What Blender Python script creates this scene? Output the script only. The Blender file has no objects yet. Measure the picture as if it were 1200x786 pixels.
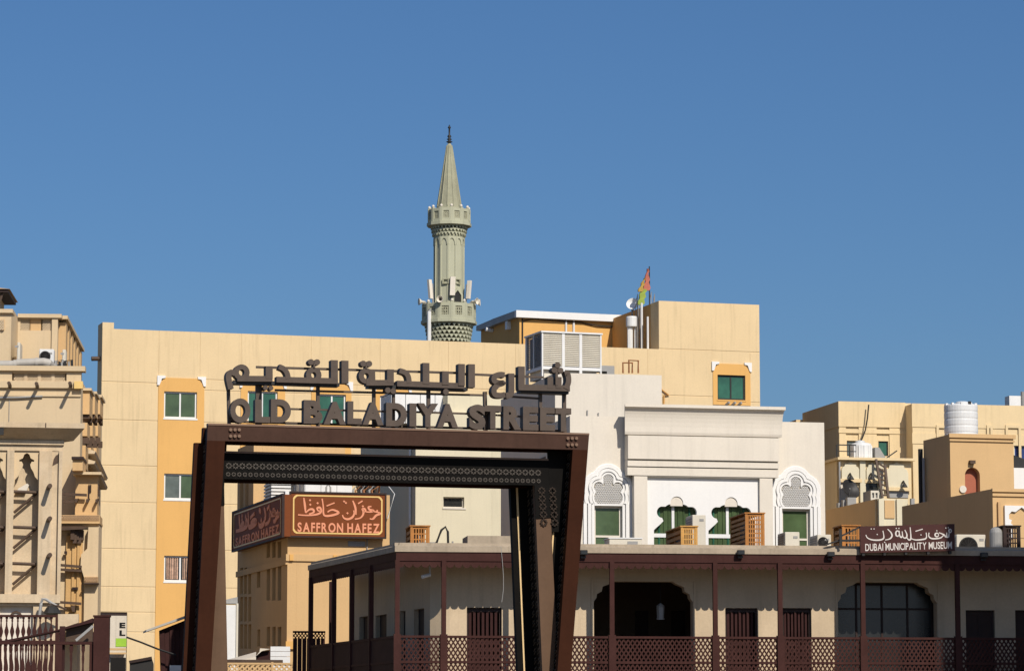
import bpy, bmesh, math, random
from mathutils import Vector, Matrix
from mathutils.geometry import tessellate_polygon
R = math.radians
PI = math.pi
random.seed(7)
sc = bpy.context.scene
col = sc.collection

# ------------------------------------------------------------------ camera
F, HOR = 3800.0, 867.0                    # focal length and horizon in pixels of the 1200 x 786 photograph
TILT = math.atan((HOR - 393) / F)
EYE = 1.6
cam = bpy.data.cameras.new('camera')
cam.sensor_width = 36.0
cam.lens = F / 1200 * 36
cam.clip_start = 0.5
cam.clip_end = 6000
camo = bpy.data.objects.new('camera', cam)
camo.location = (0, 0, EYE)
camo.rotation_euler = (PI / 2 + TILT, 0, 0)
col.objects.link(camo)
sc.camera = camo

# ------------------------------------------------------------------ sky and sun
SUN_EL, SUN_AZ = R(39), R(26)             # azimuth: to the right of straight behind the camera
wd = bpy.data.worlds.new('World')
sc.world = wd
wd.use_nodes = True
nt = wd.node_tree
bg = nt.nodes['Background']
sky = nt.nodes.new('ShaderNodeTexSky')
sky.sky_type = 'NISHITA'
sky.sun_disc = False
sky.sun_elevation = SUN_EL
sky.sun_rotation = PI - SUN_AZ
sky.altitude = 0
sky.air_density = 1.0
sky.dust_density = 1.2
sky.ozone_density = 10.0
hs = nt.nodes.new('ShaderNodeHueSaturation')
hs.inputs['Saturation'].default_value = 1.04
nt.links.new(sky.outputs[0], hs.inputs['Color'])
nt.links.new(hs.outputs[0], bg.inputs[0])
bg.inputs[1].default_value = 0.077
sd = Vector((math.sin(SUN_AZ) * math.cos(SUN_EL), -math.cos(SUN_AZ) * math.cos(SUN_EL), math.sin(SUN_EL)))
sun = bpy.data.lights.new('sun', 'SUN')
sun.energy = 4.1
sun.angle = R(0.5)
sun.color = (1.0, 0.93, 0.83)
suno = bpy.data.objects.new('sun', sun)
suno.rotation_euler = sd.to_track_quat('Z', 'Y').to_euler()
suno.location = (40, -40, 60)
col.objects.link(suno)
sc.view_settings.view_transform = 'Standard'
sc.view_settings.look = 'None'
sc.view_settings.exposure = 0.0
sc.view_settings.gamma = 1.0

sc.cycles.diffuse_bounces = 2

# ------------------------------------------------------------------ pixel rays and local frames
def ray(px, py):
    a, b = px - 600, 393 - py
    return Vector((a, F * math.cos(TILT) - b * math.sin(TILT), F * math.sin(TILT) + b * math.cos(TILT)))

CAMP = Vector((0, 0, EYE))

class Frame:
    """x along the face to the right, y into the building, z up."""
    def __init__(s, o, yaw):
        s.o = Vector((o[0], o[1], 0)); s.yaw = yaw
        s.u = Vector((math.cos(yaw), math.sin(yaw), 0)); s.v = Vector((-math.sin(yaw), math.cos(yaw), 0))
        s.mat = Matrix.Translation(s.o) @ Matrix.Rotation(yaw, 4, 'Z')
    def hit(s, px, py, y=0.0):
        r = ray(px, py); p = s.o + s.v * y
        k = (p - CAMP).dot(s.v) / r.dot(s.v)
        w = CAMP + r * k
        return (w - s.o).dot(s.u), w.z
    def hitz(s, px, py, z):
        r = ray(px, py); k = (z - EYE) / r.z
        w = CAMP + r * k - s.o
        return w.dot(s.u), w.dot(s.v)
    def X(s, px, py=600, y=0.0): return s.hit(px, py, y)[0]
    def Z(s, py, px=600, y=0.0): return s.hit(px, py, y)[1]
    def rect(s, a, b, c, d, y=0.0):
        x0 = s.hit(a, (b + d) / 2, y)[0]; x1 = s.hit(c, (b + d) / 2, y)[0]
        z1 = s.hit((a + c) / 2, b, y)[1]; z0 = s.hit((a + c) / 2, d, y)[1]
        return x0, x1, z0, z1
    def sub(s, x, y, d): 
        o = s.o + s.u * x + s.v * y
        return Frame((o.x, o.y), s.yaw + d)
    def left(s, x=0.0, y=0.0): return s.sub(x, y, -PI / 2)
    def right(s, x, y=0.0): return s.sub(x, y, PI / 2)

def frame(px, py, D, yaw):
    r = ray(px, py); k = D / r.y
    return Frame((r.x * k, D), R(yaw))

WORLD = Frame((0, 0), 0)
ROOT = {}

def thing(name, label, cat, fr, group=None, z=0.0):
    o = bpy.data.objects.new(name, None)
    o.empty_display_size = 0.3
    m = fr.mat.copy(); m.translation.z = z
    o.matrix_world = m
    col.objects.link(o)
    ROOT[o.name] = m
    o['label'] = label; o['category'] = cat
    if group: o['group'] = group
    return o

def tag(o, label, cat, group=None):
    o['label'] = label; o['category'] = cat
    if group: o['group'] = group
    return o

class MB:
    def __init__(s, fr=WORLD, xf=None):
        s.bm = bmesh.new(); s.m = fr.mat if xf is None else fr.mat @ xf
    def box(s, x0, x1, y0, y1, z0, z1):
        v = [s.bm.verts.new(c) for c in ((x0, y0, z0), (x1, y0, z0), (x1, y1, z0), (x0, y1, z0), (x0, y0, z1), (x1, y0, z1), (x1, y1, z1), (x0, y1, z1))]
        for f in ((0, 1, 5, 4), (1, 2, 6, 5), (2, 3, 7, 6), (3, 0, 4, 7), (4, 5, 6, 7), (3, 2, 1, 0)):
            s.bm.faces.new([v[i] for i in f])
        return s
    def hexa(s, b, t):
        """box from four bottom and four top corners"""
        v = [s.bm.verts.new(c) for c in list(b) + list(t)]
        for f in ((0, 1, 5, 4), (1, 2, 6, 5), (2, 3, 7, 6), (3, 0, 4, 7), (4, 5, 6, 7), (3, 2, 1, 0)):
            s.bm.faces.new([v[i] for i in f])
        return s
    def prism(s, outer, holes, d0, d1, plane='xz'):
        loops = [outer] + list(holes or [])
        def P(a, b, d):
            return (a, d, b) if plane == 'xz' else (d, a, b) if plane == 'yz' else (a, b, d)
        pts = [p for l in loops for p in l]
        tri = tessellate_polygon([[Vector((p[0], p[1], 0)) for p in l] for l in loops])
        v0 = [s.bm.verts.new(P(p[0], p[1], d0)) for p in pts]
        v1 = [s.bm.verts.new(P(p[0], p[1], d1)) for p in pts]
        for t in tri:
            try:
                s.bm.faces.new([v0[i] for i in t]); s.bm.faces.new([v1[i] for i in reversed(t)])
            except ValueError: pass
        k = 0
        for l in loops:
            n = len(l)
            for i in range(n):
                a, b = k + i, k + (i + 1) % n
                try: s.bm.faces.new((v0[a], v0[b], v1[b], v1[a]))
                except ValueError: pass
            k += n
        return s
    def wall(s, x0, x1, z0, z1, y0, y1, holes=()):
        hs = [h if isinstance(h, list) else rloop(*h) for h in holes]
        return s.prism(rloop(x0, x1, z0, z1), hs, y0, y1)
    def bar(s, a, b, w, h=None, up=None):
        """square bar from a to b"""
        a, b = Vector(a), Vector(b); h = h or w
        d = (b - a).normalized()
        up = Vector(up) if up else (Vector((0, 0, 1)) if abs(d.z) < .9 else Vector((0, 1, 0)))
        e = d.cross(up).normalized(); g = e.cross(d).normalized()
        q = [(-e * w - g * h) / 2, (e * w - g * h) / 2, (e * w + g * h) / 2, (-e * w + g * h) / 2]
        return s.hexa([a + c for c in q], [b + c for c in q])
    def tube(s, pts, r, n=8, r1=None):
        pts = [Vector(p) for p in pts]; rings = []
        L = len(pts)
        for i, p in enumerate(pts):
            d = (pts[min(i + 1, L - 1)] - pts[max(i - 1, 0)]).normalized()
            up = Vector((0, 0, 1)) if abs(d.z) < .9 else Vector((0, 1, 0))
            e = d.cross(up).normalized(); g = e.cross(d).normalized()
            rr = r if r1 is None else r + (r1 - r) * i / (L - 1)
            rings.append([s.bm.verts.new(p + e * rr * math.cos(2 * PI * k / n) + g * rr * math.sin(2 * PI * k / n)) for k in range(n)])
        for A, B in zip(rings, rings[1:]):
            for k in range(n): s.bm.faces.new((A[k], A[(k + 1) % n], B[(k + 1) % n], B[k]))
        s.bm.faces.new(rings[0]); s.bm.faces.new(rings[-1][::-1])
        return s
    def lathe(s, prof, n=16, c=(0, 0), ph=0.0):
        rings = []
        for r, z in prof:
            if r < 1e-5: rings.append([s.bm.verts.new((c[0], c[1], z))])
            else: rings.append([s.bm.verts.new((c[0] + r * math.cos(2 * PI * k / n + ph), c[1] + r * math.sin(2 * PI * k / n + ph), z)) for k in range(n)])
        for A, B in zip(rings, rings[1:]):
            for k in range(n):
                q = [A[k % len(A)], A[(k + 1) % len(A)], B[(k + 1) % len(B)], B[k % len(B)]]
                q = [v for i, v in enumerate(q) if v not in q[:i]]
                if len(q) > 2: s.bm.faces.new(q)
        if len(rings[0]) > 1: s.bm.faces.new(rings[0][::-1])
        if len(rings[-1]) > 1: s.bm.faces.new(rings[-1])
        return s
    def profile(s, x0, x1, pts, m0=0.0, m1=0.0):
        """extrude a closed (y,z) profile along x; m0, m1 push the front of each end outwards (mitre)"""
        n = len(pts); ym = max(p[0] for p in pts)
        A = [s.bm.verts.new((x0 - m0 * (ym - y), y, z)) for y, z in pts]
        B = [s.bm.verts.new((x1 + m1 * (ym - y), y, z)) for y, z in pts]
        for i in range(n): s.bm.faces.new((A[i], A[(i + 1) % n], B[(i + 1) % n], B[i]))
        s.bm.faces.new(A); s.bm.faces.new(B[::-1])
        return s
    def link(s, name, mat, parent=None, kind=None, bevel=0, smooth=False):
        if bevel:
            bmesh.ops.bevel(s.bm, geom=s.bm.edges[:], offset=bevel, segments=1, affect='EDGES', clamp_overlap=True)
        bmesh.ops.recalc_face_normals(s.bm, faces=s.bm.faces[:])
        M = s.m
        if parent is not None: M = ROOT[parent.name].inverted() @ M
        s.bm.transform(M)
        me = bpy.data.meshes.new(name)
        s.bm.to_mesh(me); s.bm.free()
        if smooth:
            for p in me.polygons: p.use_smooth = True
        me.materials.append(mat)
        o = bpy.data.objects.new(name, me)
        if parent is not None:
            o.parent = parent; ROOT[o.name] = ROOT[parent.name]
        else: ROOT[o.name] = Matrix.Identity(4)
        col.objects.link(o)
        ROOT[o.name] = ROOT[parent.name] if parent is not None else Matrix.Identity(4)
        if kind: o['kind'] = kind
        return o

def rloop(x0, x1, z0, z1): return [(x0, z0), (x1, z0), (x1, z1), (x0, z1)]
def arc(cx, cz, r, a0, a1, n=8, rz=None):
    rz = rz or r
    return [(cx + r * math.cos(R(a0 + (a1 - a0) * i / n)), cz + rz * math.sin(R(a0 + (a1 - a0) * i / n))) for i in range(n + 1)]

# ------------------------------------------------------------------ materials
def lin(c):
    return tuple((x / 12.92 if x <= .04045 else ((x + .055) / 1.055) ** 2.4) for x in c)
def mat(name, c, rough=.85, var=.10, scale=1.2, bump=.15, fine=18, streak=0.0, stain=None, metal=0.0, spec=.3, xs=None):
    m = bpy.data.materials.new(name); m.use_nodes = True
    t = m.node_tree; n = t.nodes; L = t.links.new
    p = n['Principled BSDF']
    p.inputs['Roughness'].default_value = rough; p.inputs['Metallic'].default_value = metal
    p.inputs['Specular IOR Level'].default_value = spec
    tc = n.new('ShaderNodeTexCoord')
    def noise(sc_, det=5, mp=None):
        q = n.new('ShaderNodeTexNoise'); q.inputs['Scale'].default_value = sc_; q.inputs['Detail'].default_value = det
        q.inputs['Roughness'].default_value = .6
        if mp:
            g = n.new('ShaderNodeMapping'); g.inputs['Scale'].default_value = mp
            L(tc.outputs['Object'], g.inputs[0]); L(g.outputs[0], q.inputs['Vector'])
        else: L(tc.outputs['Object'], q.inputs['Vector'])
        return q
    def mr(src, a, b, lo, hi):
        q = n.new('ShaderNodeMapRange'); q.inputs[1].default_value = a; q.inputs[2].default_value = b
        q.inputs[3].default_value = lo; q.inputs[4].default_value = hi
        L(src, q.inputs[0]); return q.outputs[0]
    def mul(a, fac):
        q = n.new('ShaderNodeMix'); q.data_type = 'RGBA'; q.blend_type = 'MULTIPLY'; q.inputs[0].default_value = 1
        if isinstance(a, tuple): q.inputs[6].default_value = (*a, 1)
        else: L(a, q.inputs[6])
        L(fac, q.inputs[7]); return q.outputs[2]
    out = mul(tuple(c), mr(noise(scale).outputs[0], .3, .7, 1 - var, 1 + var * .6))
    out = mul(out, mr(noise(fine, 3).outputs[0], .3, .7, 1 - var * .5, 1 + var * .4))
    if streak:
        out = mul(out, mr(noise(1.0, 6, (6, 6, .35)).outputs[0], .52, .75, 1, 1 - streak))
    if stain:
        q = n.new('ShaderNodeMix'); q.data_type = 'RGBA'
        L(mr(noise(.6, 8).outputs[0], .52, .72, 0, .7), q.inputs[0]); L(out, q.inputs[6]); q.inputs[7].default_value = (*stain, 1); out = q.outputs[2]
    L(out, p.inputs['Base Color'])
    if bump:
        b = n.new('ShaderNodeBump'); b.inputs['Strength'].default_value = bump; b.inputs['Distance'].default_value = .02
        L(noise(fine * 1.7, 4).outputs[0], b.inputs['Height']); L(b.outputs[0], p.inputs['Normal'])
    return m
def glass(name, c, rough=.12):
    m = mat(name, c, rough=rough, var=.3, scale=.9, bump=.04, fine=2.5, spec=.6)  # broad tone noise paints uneven reflections into the glass colour
    return m
def wood(name, c, rough=.6, grain=(3, 3, 30)):
    m = mat(name, c, rough=rough, var=.18, scale=3, bump=.2, fine=25, streak=.25)
    return m

M = dict(
    tan=mat('cream_tan_paint', (.755, .572, .328), var=.07, scale=.35, streak=.15, bump=.1),
    yellow=mat('ochre_yellow_paint', (.75, .425, .135), var=.06, scale=.4, streak=.06),
    orange=mat('orange_and_shaded_ochre', (.66, .37, .12), var=.07, scale=.5, streak=.08),
    white=mat('white_paint', (.82, .80, .76), var=.04, scale=.6, streak=.05),
    offwhite=mat('off_white_plaster', (.74, .67, .56), var=.06, scale=.5, streak=.08),
    greygypsum=mat('grey_recess_gypsum', (.40, .36, .30), var=.1),  # tympanum backing greyed so the pierced holes read as shaded recesses
    cream=mat('cream_plaster', (.71, .635, .455), var=.06, scale=.4, streak=.08),
    brownwall=mat('brown_stucco', (.62, .395, .195), var=.05, scale=.4, streak=.06),
    stucco=mat('tan_stucco', (.65, .425, .205), var=.07, scale=.5, streak=.07),
    rtan=mat('pale_tan_paint', (.765, .59, .34), var=.08, scale=.4, streak=.12),
    aged=mat('aged_gypsum', (.64, .50, .33), var=.16, scale=1.1, streak=.2, stain=(.52, .36, .2)),
    aplain=mat('sand_plaster', (.665, .51, .315), var=.07, scale=.5, streak=.08),
    museum=mat('museum_plaster', (.63, .49, .325), var=.10, scale=.7, streak=.15, stain=(.52, .40, .26)),
    coping=mat('weathered_coping', (.42, .34, .245), var=.16, scale=1.5, streak=.25),
    maroon=mat('maroon_painted_wood', (.062, .026, .0215), spec=.06, rough=.65, var=.18, scale=2, streak=.15),
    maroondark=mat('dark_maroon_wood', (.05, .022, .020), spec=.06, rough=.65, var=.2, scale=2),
    gatebeam=mat('brown_beam_steel', (.07, .037, .026), spec=.06, rough=.65, var=.14, scale=2.5, bump=.05, streak=.2),
    gate=mat('brown_coated_steel', (.044, .0145, .0065), spec=.06, rough=.65, var=.14, scale=2.5, bump=.05, streak=.15),
    gatelip=mat('light_brown_steel', (.21, .125, .078), rough=.5, var=.08, scale=2, bump=.05),
    gatetan=mat('tan_coated_steel', (.135, .078, .045), rough=.55, var=.1, scale=2.5, bump=.05, streak=.15, spec=.15),
    ochre=mat('dull_ochre_plaster', (.62, .385, .16), var=.1, scale=.8, streak=.15),
    screen=mat('carved_screen_plaster', (.45, .29, .16), var=.15, scale=3),
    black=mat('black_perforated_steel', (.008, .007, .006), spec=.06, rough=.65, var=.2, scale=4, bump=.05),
    fret=mat('fretwork_edge_steel', (.085, .07, .055), rough=.5, var=.1, bump=0),
    fretshade=mat('shaded_fretwork_steel', (.045, .032, .024), rough=.6, var=.1, bump=0, spec=.1),  # fretwork colour darkened to look shaded where the sun reaches it
    shadeplaster=mat('shaded_room_plaster', (.15, .105, .07), var=.15),  # room plaster with the dark of the interior put into its colour
    sunedge=mat('pale_sunlit_edge', (.85, .60, .30), rough=.4, var=.05, bump=0),  # pale colour stands in for the sunlit edge of the rear flange
    letter=mat('bronze_letter_paint', (.095, .068, .05), rough=.55, var=.14, scale=6, bump=.08, streak=.1),
    wood=wood('orange_wood', (.46, .19, .045)),
    woodlt=wood('honey_wood', (.60, .32, .085)),
    pole=wood('dark_wood_pole', (.09, .055, .035)),
    darkwood=wood('dark_shutter_wood', (.035, .018, .014)),
    metalwhite=mat('white_painted_metal', (.78, .77, .74), rough=.45, var=.06, streak=.06, bump=.03),
    beigemetal=mat('beige_painted_metal', (.70, .64, .52), rough=.5, var=.06, streak=.1, bump=.03),
    greymetal=mat('grey_metal', (.34, .33, .31), rough=.5, var=.1, bump=.03),
    darkmetal=mat('dark_metal', (.03, .028, .026), rough=.5, var=.15, bump=.03),
    duct=mat('galvanised_duct', (.46, .43, .38), rough=.55, var=.1, streak=.1, bump=.04),
    tank=mat('white_plastic_tank', (.74, .74, .72), rough=.45, var=.05, streak=.08, bump=.02),
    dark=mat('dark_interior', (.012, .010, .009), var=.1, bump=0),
    greenglass=glass('green_curtain_glass', (.075, .115, .05)),
    tealglass=glass('teal_curtain_glass', (.035, .13, .08)),
    greyglass=glass('grey_glass', (.12, .14, .12)),
    darkglass=glass('dark_glass', (.02, .021, .020), .25),
    blueglass=glass('blue_tinted_glass', (.03, .05, .18), .1),
    minaret=mat('sage_green_paint', (.47, .465, .33), var=.07, scale=.5, streak=.12),
    minaretdk=mat('weathered_sage_paint', (.36, .35, .24), var=.2, scale=1.5),
    signred=mat('rust_red_board', (.20, .058, .019), spec=.1, rough=.6, var=.08, bump=.02),
    signtext=mat('salmon_paint', (.80, .33, .19), spec=.1, rough=.6, var=.05, bump=0),
    gold=mat('gold_paint', (.82, .56, .20), rough=.4, var=.06, bump=0),
    signmaroon=mat('maroon_board', (.065, .018, .014), rough=.5, var=.1, bump=.02),
    signwhite=mat('white_lettering', (.74, .68, .62), rough=.6, var=.05, bump=0),
    terracotta=mat('terracotta_paint', (.40, .13, .075), var=.08),
    pipe=mat('rusty_pipe', (.35, .15, .06), rough=.6, var=.2),
    cable=mat('black_cable', (.02, .02, .02), rough=.6, var=.1, bump=0),
    paving=mat('sand_paving', (.16, .13, .10), var=.12, scale=.8, bump=.2),
    ground=mat('sandy_ground', (.14, .115, .085), var=.15, scale=.1, bump=.2),
    roofgrey=mat('grey_roofing', (.30, .27, .23), var=.15, scale=1),
    roofdark=mat('dusty_dark_roofing', (.12, .105, .085), var=.2, scale=1),
    flagred=mat('red_cloth', (.50, .16, .11), var=.1), flaggreen=mat('lime_green_cloth', (.30, .38, .07), var=.1), flagyellow=mat('amber_cloth', (.46, .30, .07), var=.1),
    canvas=mat('cream_canvas', (.70, .62, .50), var=.08), lime=mat('lime_print', (.35, .60, .06), bump=0), ink=mat('black_print', (.01, .01, .01), bump=0),
    curtain=mat('patterned_curtain_cloth', (.62, .40, .28), var=.35, scale=6),
)
# ------------------------------------------------------------------ shared builders
def window(fr, root, rc, y=.12, fw=.06, cols=2, rows=1, fm=None, gm=None, split=None, gms=None, dep=.06):
    """a window frame part with its panes as sub-parts, set y behind the wall face"""
    x0, x1, z0, z1 = rc
    fm = fm or M['metalwhite']; gm = gm or M['greenglass']
    xs = [x0 + (x1 - x0) * i / cols for i in range(cols + 1)]
    zs = [z0 + (z1 - z0) * i / rows for i in range(rows + 1)]
    if split: zs = [z0, z0 + (z1 - z0) * split, z1]
    cells = []
    for i in range(cols):
        for j in range(len(zs) - 1):
            a = xs[i] + (fw if i == 0 else fw / 2); b = xs[i + 1] - (fw if i == cols - 1 else fw / 2)
            c = zs[j] + (fw if j == 0 else fw / 2); d = zs[j + 1] - (fw if j == len(zs) - 2 else fw / 2)
            cells.append((a, b, c, d))
    w = MB(fr).wall(x0, x1, z0, z1, y, y + dep, cells).link('window', fm, root)
    for k, (a, b, c, d) in enumerate(cells):
        MB(fr).box(a - .01, b + .01, y + dep * .45, y + dep * .6, c - .01, d + .01).link('pane', (gms[k] if gms else gm), w)
    return w

def shell(fr, root, x0, x1, y0, y1, z0, z1, m, holes=(), th=.3, par=.6, roof=None, sides='LRB', lholes=(), rholes=()):
    """a hollow building body: front wall with openings, side walls, back wall and roof slab"""
    MB(fr).wall(x0, x1, z0, z1, y0, y0 + th, holes).link('wall', m, root)
    if 'L' in sides:
        l = fr.left(x0, y0); MB(l).wall(-(y1 - y0), -th, z0, z1, 0, th, lholes).link('side_wall', m, root)
    if 'R' in sides:
        r = fr.right(x1, y0); MB(r).wall(th, y1 - y0, z0, z1, 0, th, rholes).link('side_wall', m, root)
    if 'B' in sides: MB(fr).box(x0 + th, x1 - th, y1 - th, y1, z0, z1).link('back_wall', m, root)
    MB(fr).box(x0 + th, x1 - th, y0 + th, y1 - th, z1 - par - .2, z1 - par).link('roof', roof or M['roofgrey'], root)

GLYPH = {}
def glyph(ch, off):
    if (ch, off) not in GLYPH:
        c = bpy.data.curves.new('glyph', 'FONT'); c.body = ch; c.offset = off; c.resolution_u = 6
        o = bpy.data.objects.new('glyph', c)
        me = bpy.data.meshes.new_from_object(o)
        vs = [(v.co.x, v.co.y) for v in me.vertices]; fs = [tuple(p.vertices) for p in me.polygons]
        bpy.data.objects.remove(o); bpy.data.curves.remove(c); bpy.data.meshes.remove(me)
        GLYPH[(ch, off)] = (vs, fs)
    return GLYPH[(ch, off)]
def put_glyph(mb, ch, off, x0, x1, z0, z1, y0, y1, shear=None):
    """fit one letter into a box on the xz plane, extruded from y0 (front) to y1"""
    vs, fs = glyph(ch, off)
    ax, bx = min(v[0] for v in vs), max(v[0] for v in vs); az, bz = min(v[1] for v in vs), max(v[1] for v in vs)
    P = [(x0 + (v[0] - ax) / (bx - ax) * (x1 - x0), z0 + (v[1] - az) / (bz - az) * (z1 - z0)) for v in vs]
    if shear: P = [(p[0], p[1] + shear * (p[0] - x0)) for p in P]
    bm = mb.bm
    tmp = bmesh.new()
    tv = [tmp.verts.new((p[0], y0, p[1])) for p in P]
    for f in fs:
        try: tmp.faces.new([tv[i] for i in f])
        except ValueError: pass
    bmesh.ops.remove_doubles(tmp, verts=tmp.verts[:], dist=1e-5)
    g = bmesh.ops.extrude_face_region(tmp, geom=tmp.faces[:])
    bmesh.ops.translate(tmp, verts=[e for e in g['geom'] if isinstance(e, bmesh.types.BMVert)], vec=(0, y1 - y0, 0))
    me = bpy.data.meshes.new('tmp'); tmp.to_mesh(me); tmp.free(); bm.from_mesh(me); bpy.data.meshes.remove(me)

def text_line(mb, s, off, x0, x1, z0, z1, y0, y1, shear=0.0, gap=.16, space=.5):
    """a word line fitted between x0 and x1"""
    ws = []
    for ch in s:
        if ch == ' ': ws.append(space); continue
        vs, _ = glyph(ch, off)
        h = max(v[1] for v in glyph('H', off)[0]) - min(v[1] for v in glyph('H', off)[0])
        ws.append((max(v[0] for v in vs) - min(v[0] for v in vs)) / h + gap)
    k = (x1 - x0) / (sum(ws) - gap); x = x0
    for ch, w in zip(s, ws):
        if ch != ' ':
            put_glyph(mb, ch, off, x, x + (w - gap) * k, z0 + shear * (x - x0), z1 + shear * (x - x0), y0, y1)
        x += w * k

def smooth_path(pts, n=4):
    if len(pts) < 3: return pts
    out = []
    P = [pts[0]] + list(pts) + [pts[-1]]
    for i in range(1, len(P) - 2):
        a, b, c, d = P[i - 1], P[i], P[i + 1], P[i + 2]
        for k in range(n):
            t = k / n
            out.append(tuple(.5 * (2 * b[j] + (c[j] - a[j]) * t + (2 * a[j] - 5 * b[j] + 4 * c[j] - d[j]) * t * t + (3 * b[j] - a[j] - 3 * c[j] + d[j]) * t ** 3) for j in (0, 1)))
    out.append(pts[-1]); return out
def ribbon(mb, pts, w, y0, y1, taper=True, sm=True, w0=None, w1=None):
    """a pen stroke of width w along pts on the xz plane, extruded from y0 to y1"""
    if sm: pts = smooth_path(pts)
    n = len(pts); A = []; B = []
    for i, p in enumerate(pts):
        q0, q1 = pts[max(i - 1, 0)], pts[min(i + 1, n - 1)]
        dx, dz = q1[0] - q0[0], q1[1] - q0[1]; l = math.hypot(dx, dz) or 1
        t = i / (n - 1)
        ww = w * (.45 + .75 * math.sin(PI * min(max(t, .12), .88))) if taper else w
        A.append((p[0] - dz / l * ww / 2, p[1] + dx / l * ww / 2)); B.append((p[0] + dz / l * ww / 2, p[1] - dx / l * ww / 2))
    bm = mb.bm
    va = [[bm.verts.new((q[0], y, q[1])) for q in A] for y in (y0, y1)]; vb = [[bm.verts.new((q[0], y, q[1])) for q in B] for y in (y0, y1)]
    for i in range(n - 1):
        bm.faces.new((va[0][i], va[0][i + 1], vb[0][i + 1], vb[0][i])); bm.faces.new((vb[1][i], vb[1][i + 1], va[1][i + 1], va[1][i]))
        bm.faces.new((va[1][i], va[1][i + 1], va[0][i + 1], va[0][i])); bm.faces.new((vb[0][i], vb[0][i + 1], vb[1][i + 1], vb[1][i]))
    bm.faces.new((va[0][0], vb[0][0], vb[1][0], va[1][0])); bm.faces.new((va[0][-1], va[1][-1], vb[1][-1], vb[0][-1]))
def disc(mb, x, z, r, y0, y1, n=12): mb.prism(arc(x, z, r, 0, 360 - 360 / n, n - 1), [], y0, y1)
def diamond(mb, x, z, r, y0, y1): mb.prism([(x - r, z), (x, z - r), (x + r, z), (x, z + r)], [], y0, y1)

def lattice(mb, x0, x1, z0, z1, y0, y1, px=.1, ang=58, w=.03):
    """diagonal slats crossing in two layers, clipped to the panel"""
    ym = (y0 + y1) / 2
    t = math.tan(R(ang)); h = z1 - z0; run = h / t; hw = w / 2 / math.sin(R(ang))
    for lay, sg in ((0, 1), (1, -1)):
        a, b = (y0, ym - .001) if lay == 0 else (ym + .001, y1)
        x = x0 - run
        while x < x1 + run:
            xa, xb = (x, x + run) if sg > 0 else (x + run, x)   # bottom x, top x
            P = [(xa - hw, z0), (xa + hw, z0), (xb + hw, z1), (xb - hw, z1)]
            P = clip(P, x0, x1)
            if len(P) >= 3: mb.prism(P, [], a, b)
            x += px
def clip(P, x0, x1):
    for lim, sg in ((x0, 1), (x1, -1)):
        out = []
        for i in range(len(P)):
            a, b = P[i], P[(i + 1) % len(P)]
            ia, ib = sg * (a[0] - lim) >= 0, sg * (b[0] - lim) >= 0
            if ia: out.append(a)
            if ia != ib:
                k = (lim - a[0]) / (b[0] - a[0]); out.append((lim, a[1] + k * (b[1] - a[1])))
        P = out
        if not P: break
    q = []
    for p in P:
        if not q or math.hypot(p[0] - q[-1][0], p[1] - q[-1][1]) > 1e-4: q.append(p)
    if len(q) > 1 and math.hypot(q[0][0] - q[-1][0], q[0][1] - q[-1][1]) < 1e-4: q.pop()
    return q if len(q) > 2 else []

def grid_panel(mb, x0, x1, z0, z1, y0, y1, nx, nz, bw):
    """a board pierced by a grid of square holes"""
    hs = []
    for i in range(nx):
        for j in range(nz):
            a = x0 + bw + (x1 - x0 - bw) * i / nx; b = x0 + (x1 - x0 - bw) * (i + 1) / nx
            c = z0 + bw + (z1 - z0 - bw) * j / nz; d = z0 + (z1 - z0 - bw) * (j + 1) / nz
            hs.append((a, b, c, d))
    mb.wall(x0, x1, z0, z1, y0, y1, hs)

def ac_unit(fr, x0, x1, y0, z0, z1, dep, label, group=None, m=None, fan='front', feet=True):
    """split air conditioner: casing, round fan grille, side fins, feet"""
    m = m or M['beigemetal']
    t = thing('air_conditioner', label, 'air conditioner', fr.sub((x0 + x1) / 2, y0 + dep / 2, 0), group, z0)
    b = MB(fr); b.box(x0, x1, y0, y0 + dep, z0 + .05, z1); b.link('casing', m, t, bevel=.012)
    r_ = min(x1 - x0, z1 - z0) * .38; cz = z1 - r_ - .06
    if fan == 'front':
        r = min((x1 - x0), (z1 - z0)) * .38; cx = x0 + (x1 - x0) * .40
        g = MB(fr)
        g.prism(arc(cx, cz, r, 0, 345, 23), [arc(cx, cz, r * .88, 0, 345, 23)], y0 - .02, y0 - .002)
        for k in range(6):
            a = PI * k / 6; g.bar((cx - r * .9 * math.cos(a), y0 - .012, cz - r * .9 * math.sin(a)), (cx + r * .9 * math.cos(a), y0 - .012, cz + r * .9 * math.sin(a)), .012)
        g.link('fan_grille', M['darkmetal'], t)
        disc_ = MB(fr); disc(disc_, cx, cz, r * .86, y0 - .006, y0 - .0015, 20); disc_.link('fan_opening', M['dark'], t)
    l = fr.left(x0, y0); f = MB(l)
    n = max(5, int((z1 - z0) / .07))
    for k in range(n):
        zz = z0 + .1 + (z1 - z0 - .15) * k / n; f.box(-dep + .04, -.04, -.012, .0, zz, zz + (z1 - z0) / n * .5)
    f.link('side_fins', M['greymetal'], t)
    q = MB(fr); q.box(x0 + .05, x0 + .13, y0 - .03, y0 + dep + .03, z0, z0 + .05); q.box(x1 - .13, x1 - .05, y0 - .03, y0 + dep + .03, z0, z0 + .05); q.link('feet', M['darkmetal'], t)
    v = MB(fr); v.box(x1 - .16, x1 - .05, y0 - .008, y0 - .001, z1 - .16, z1 - .1); v.link('badge_plate', M['greymetal'], t)
    return t

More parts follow.
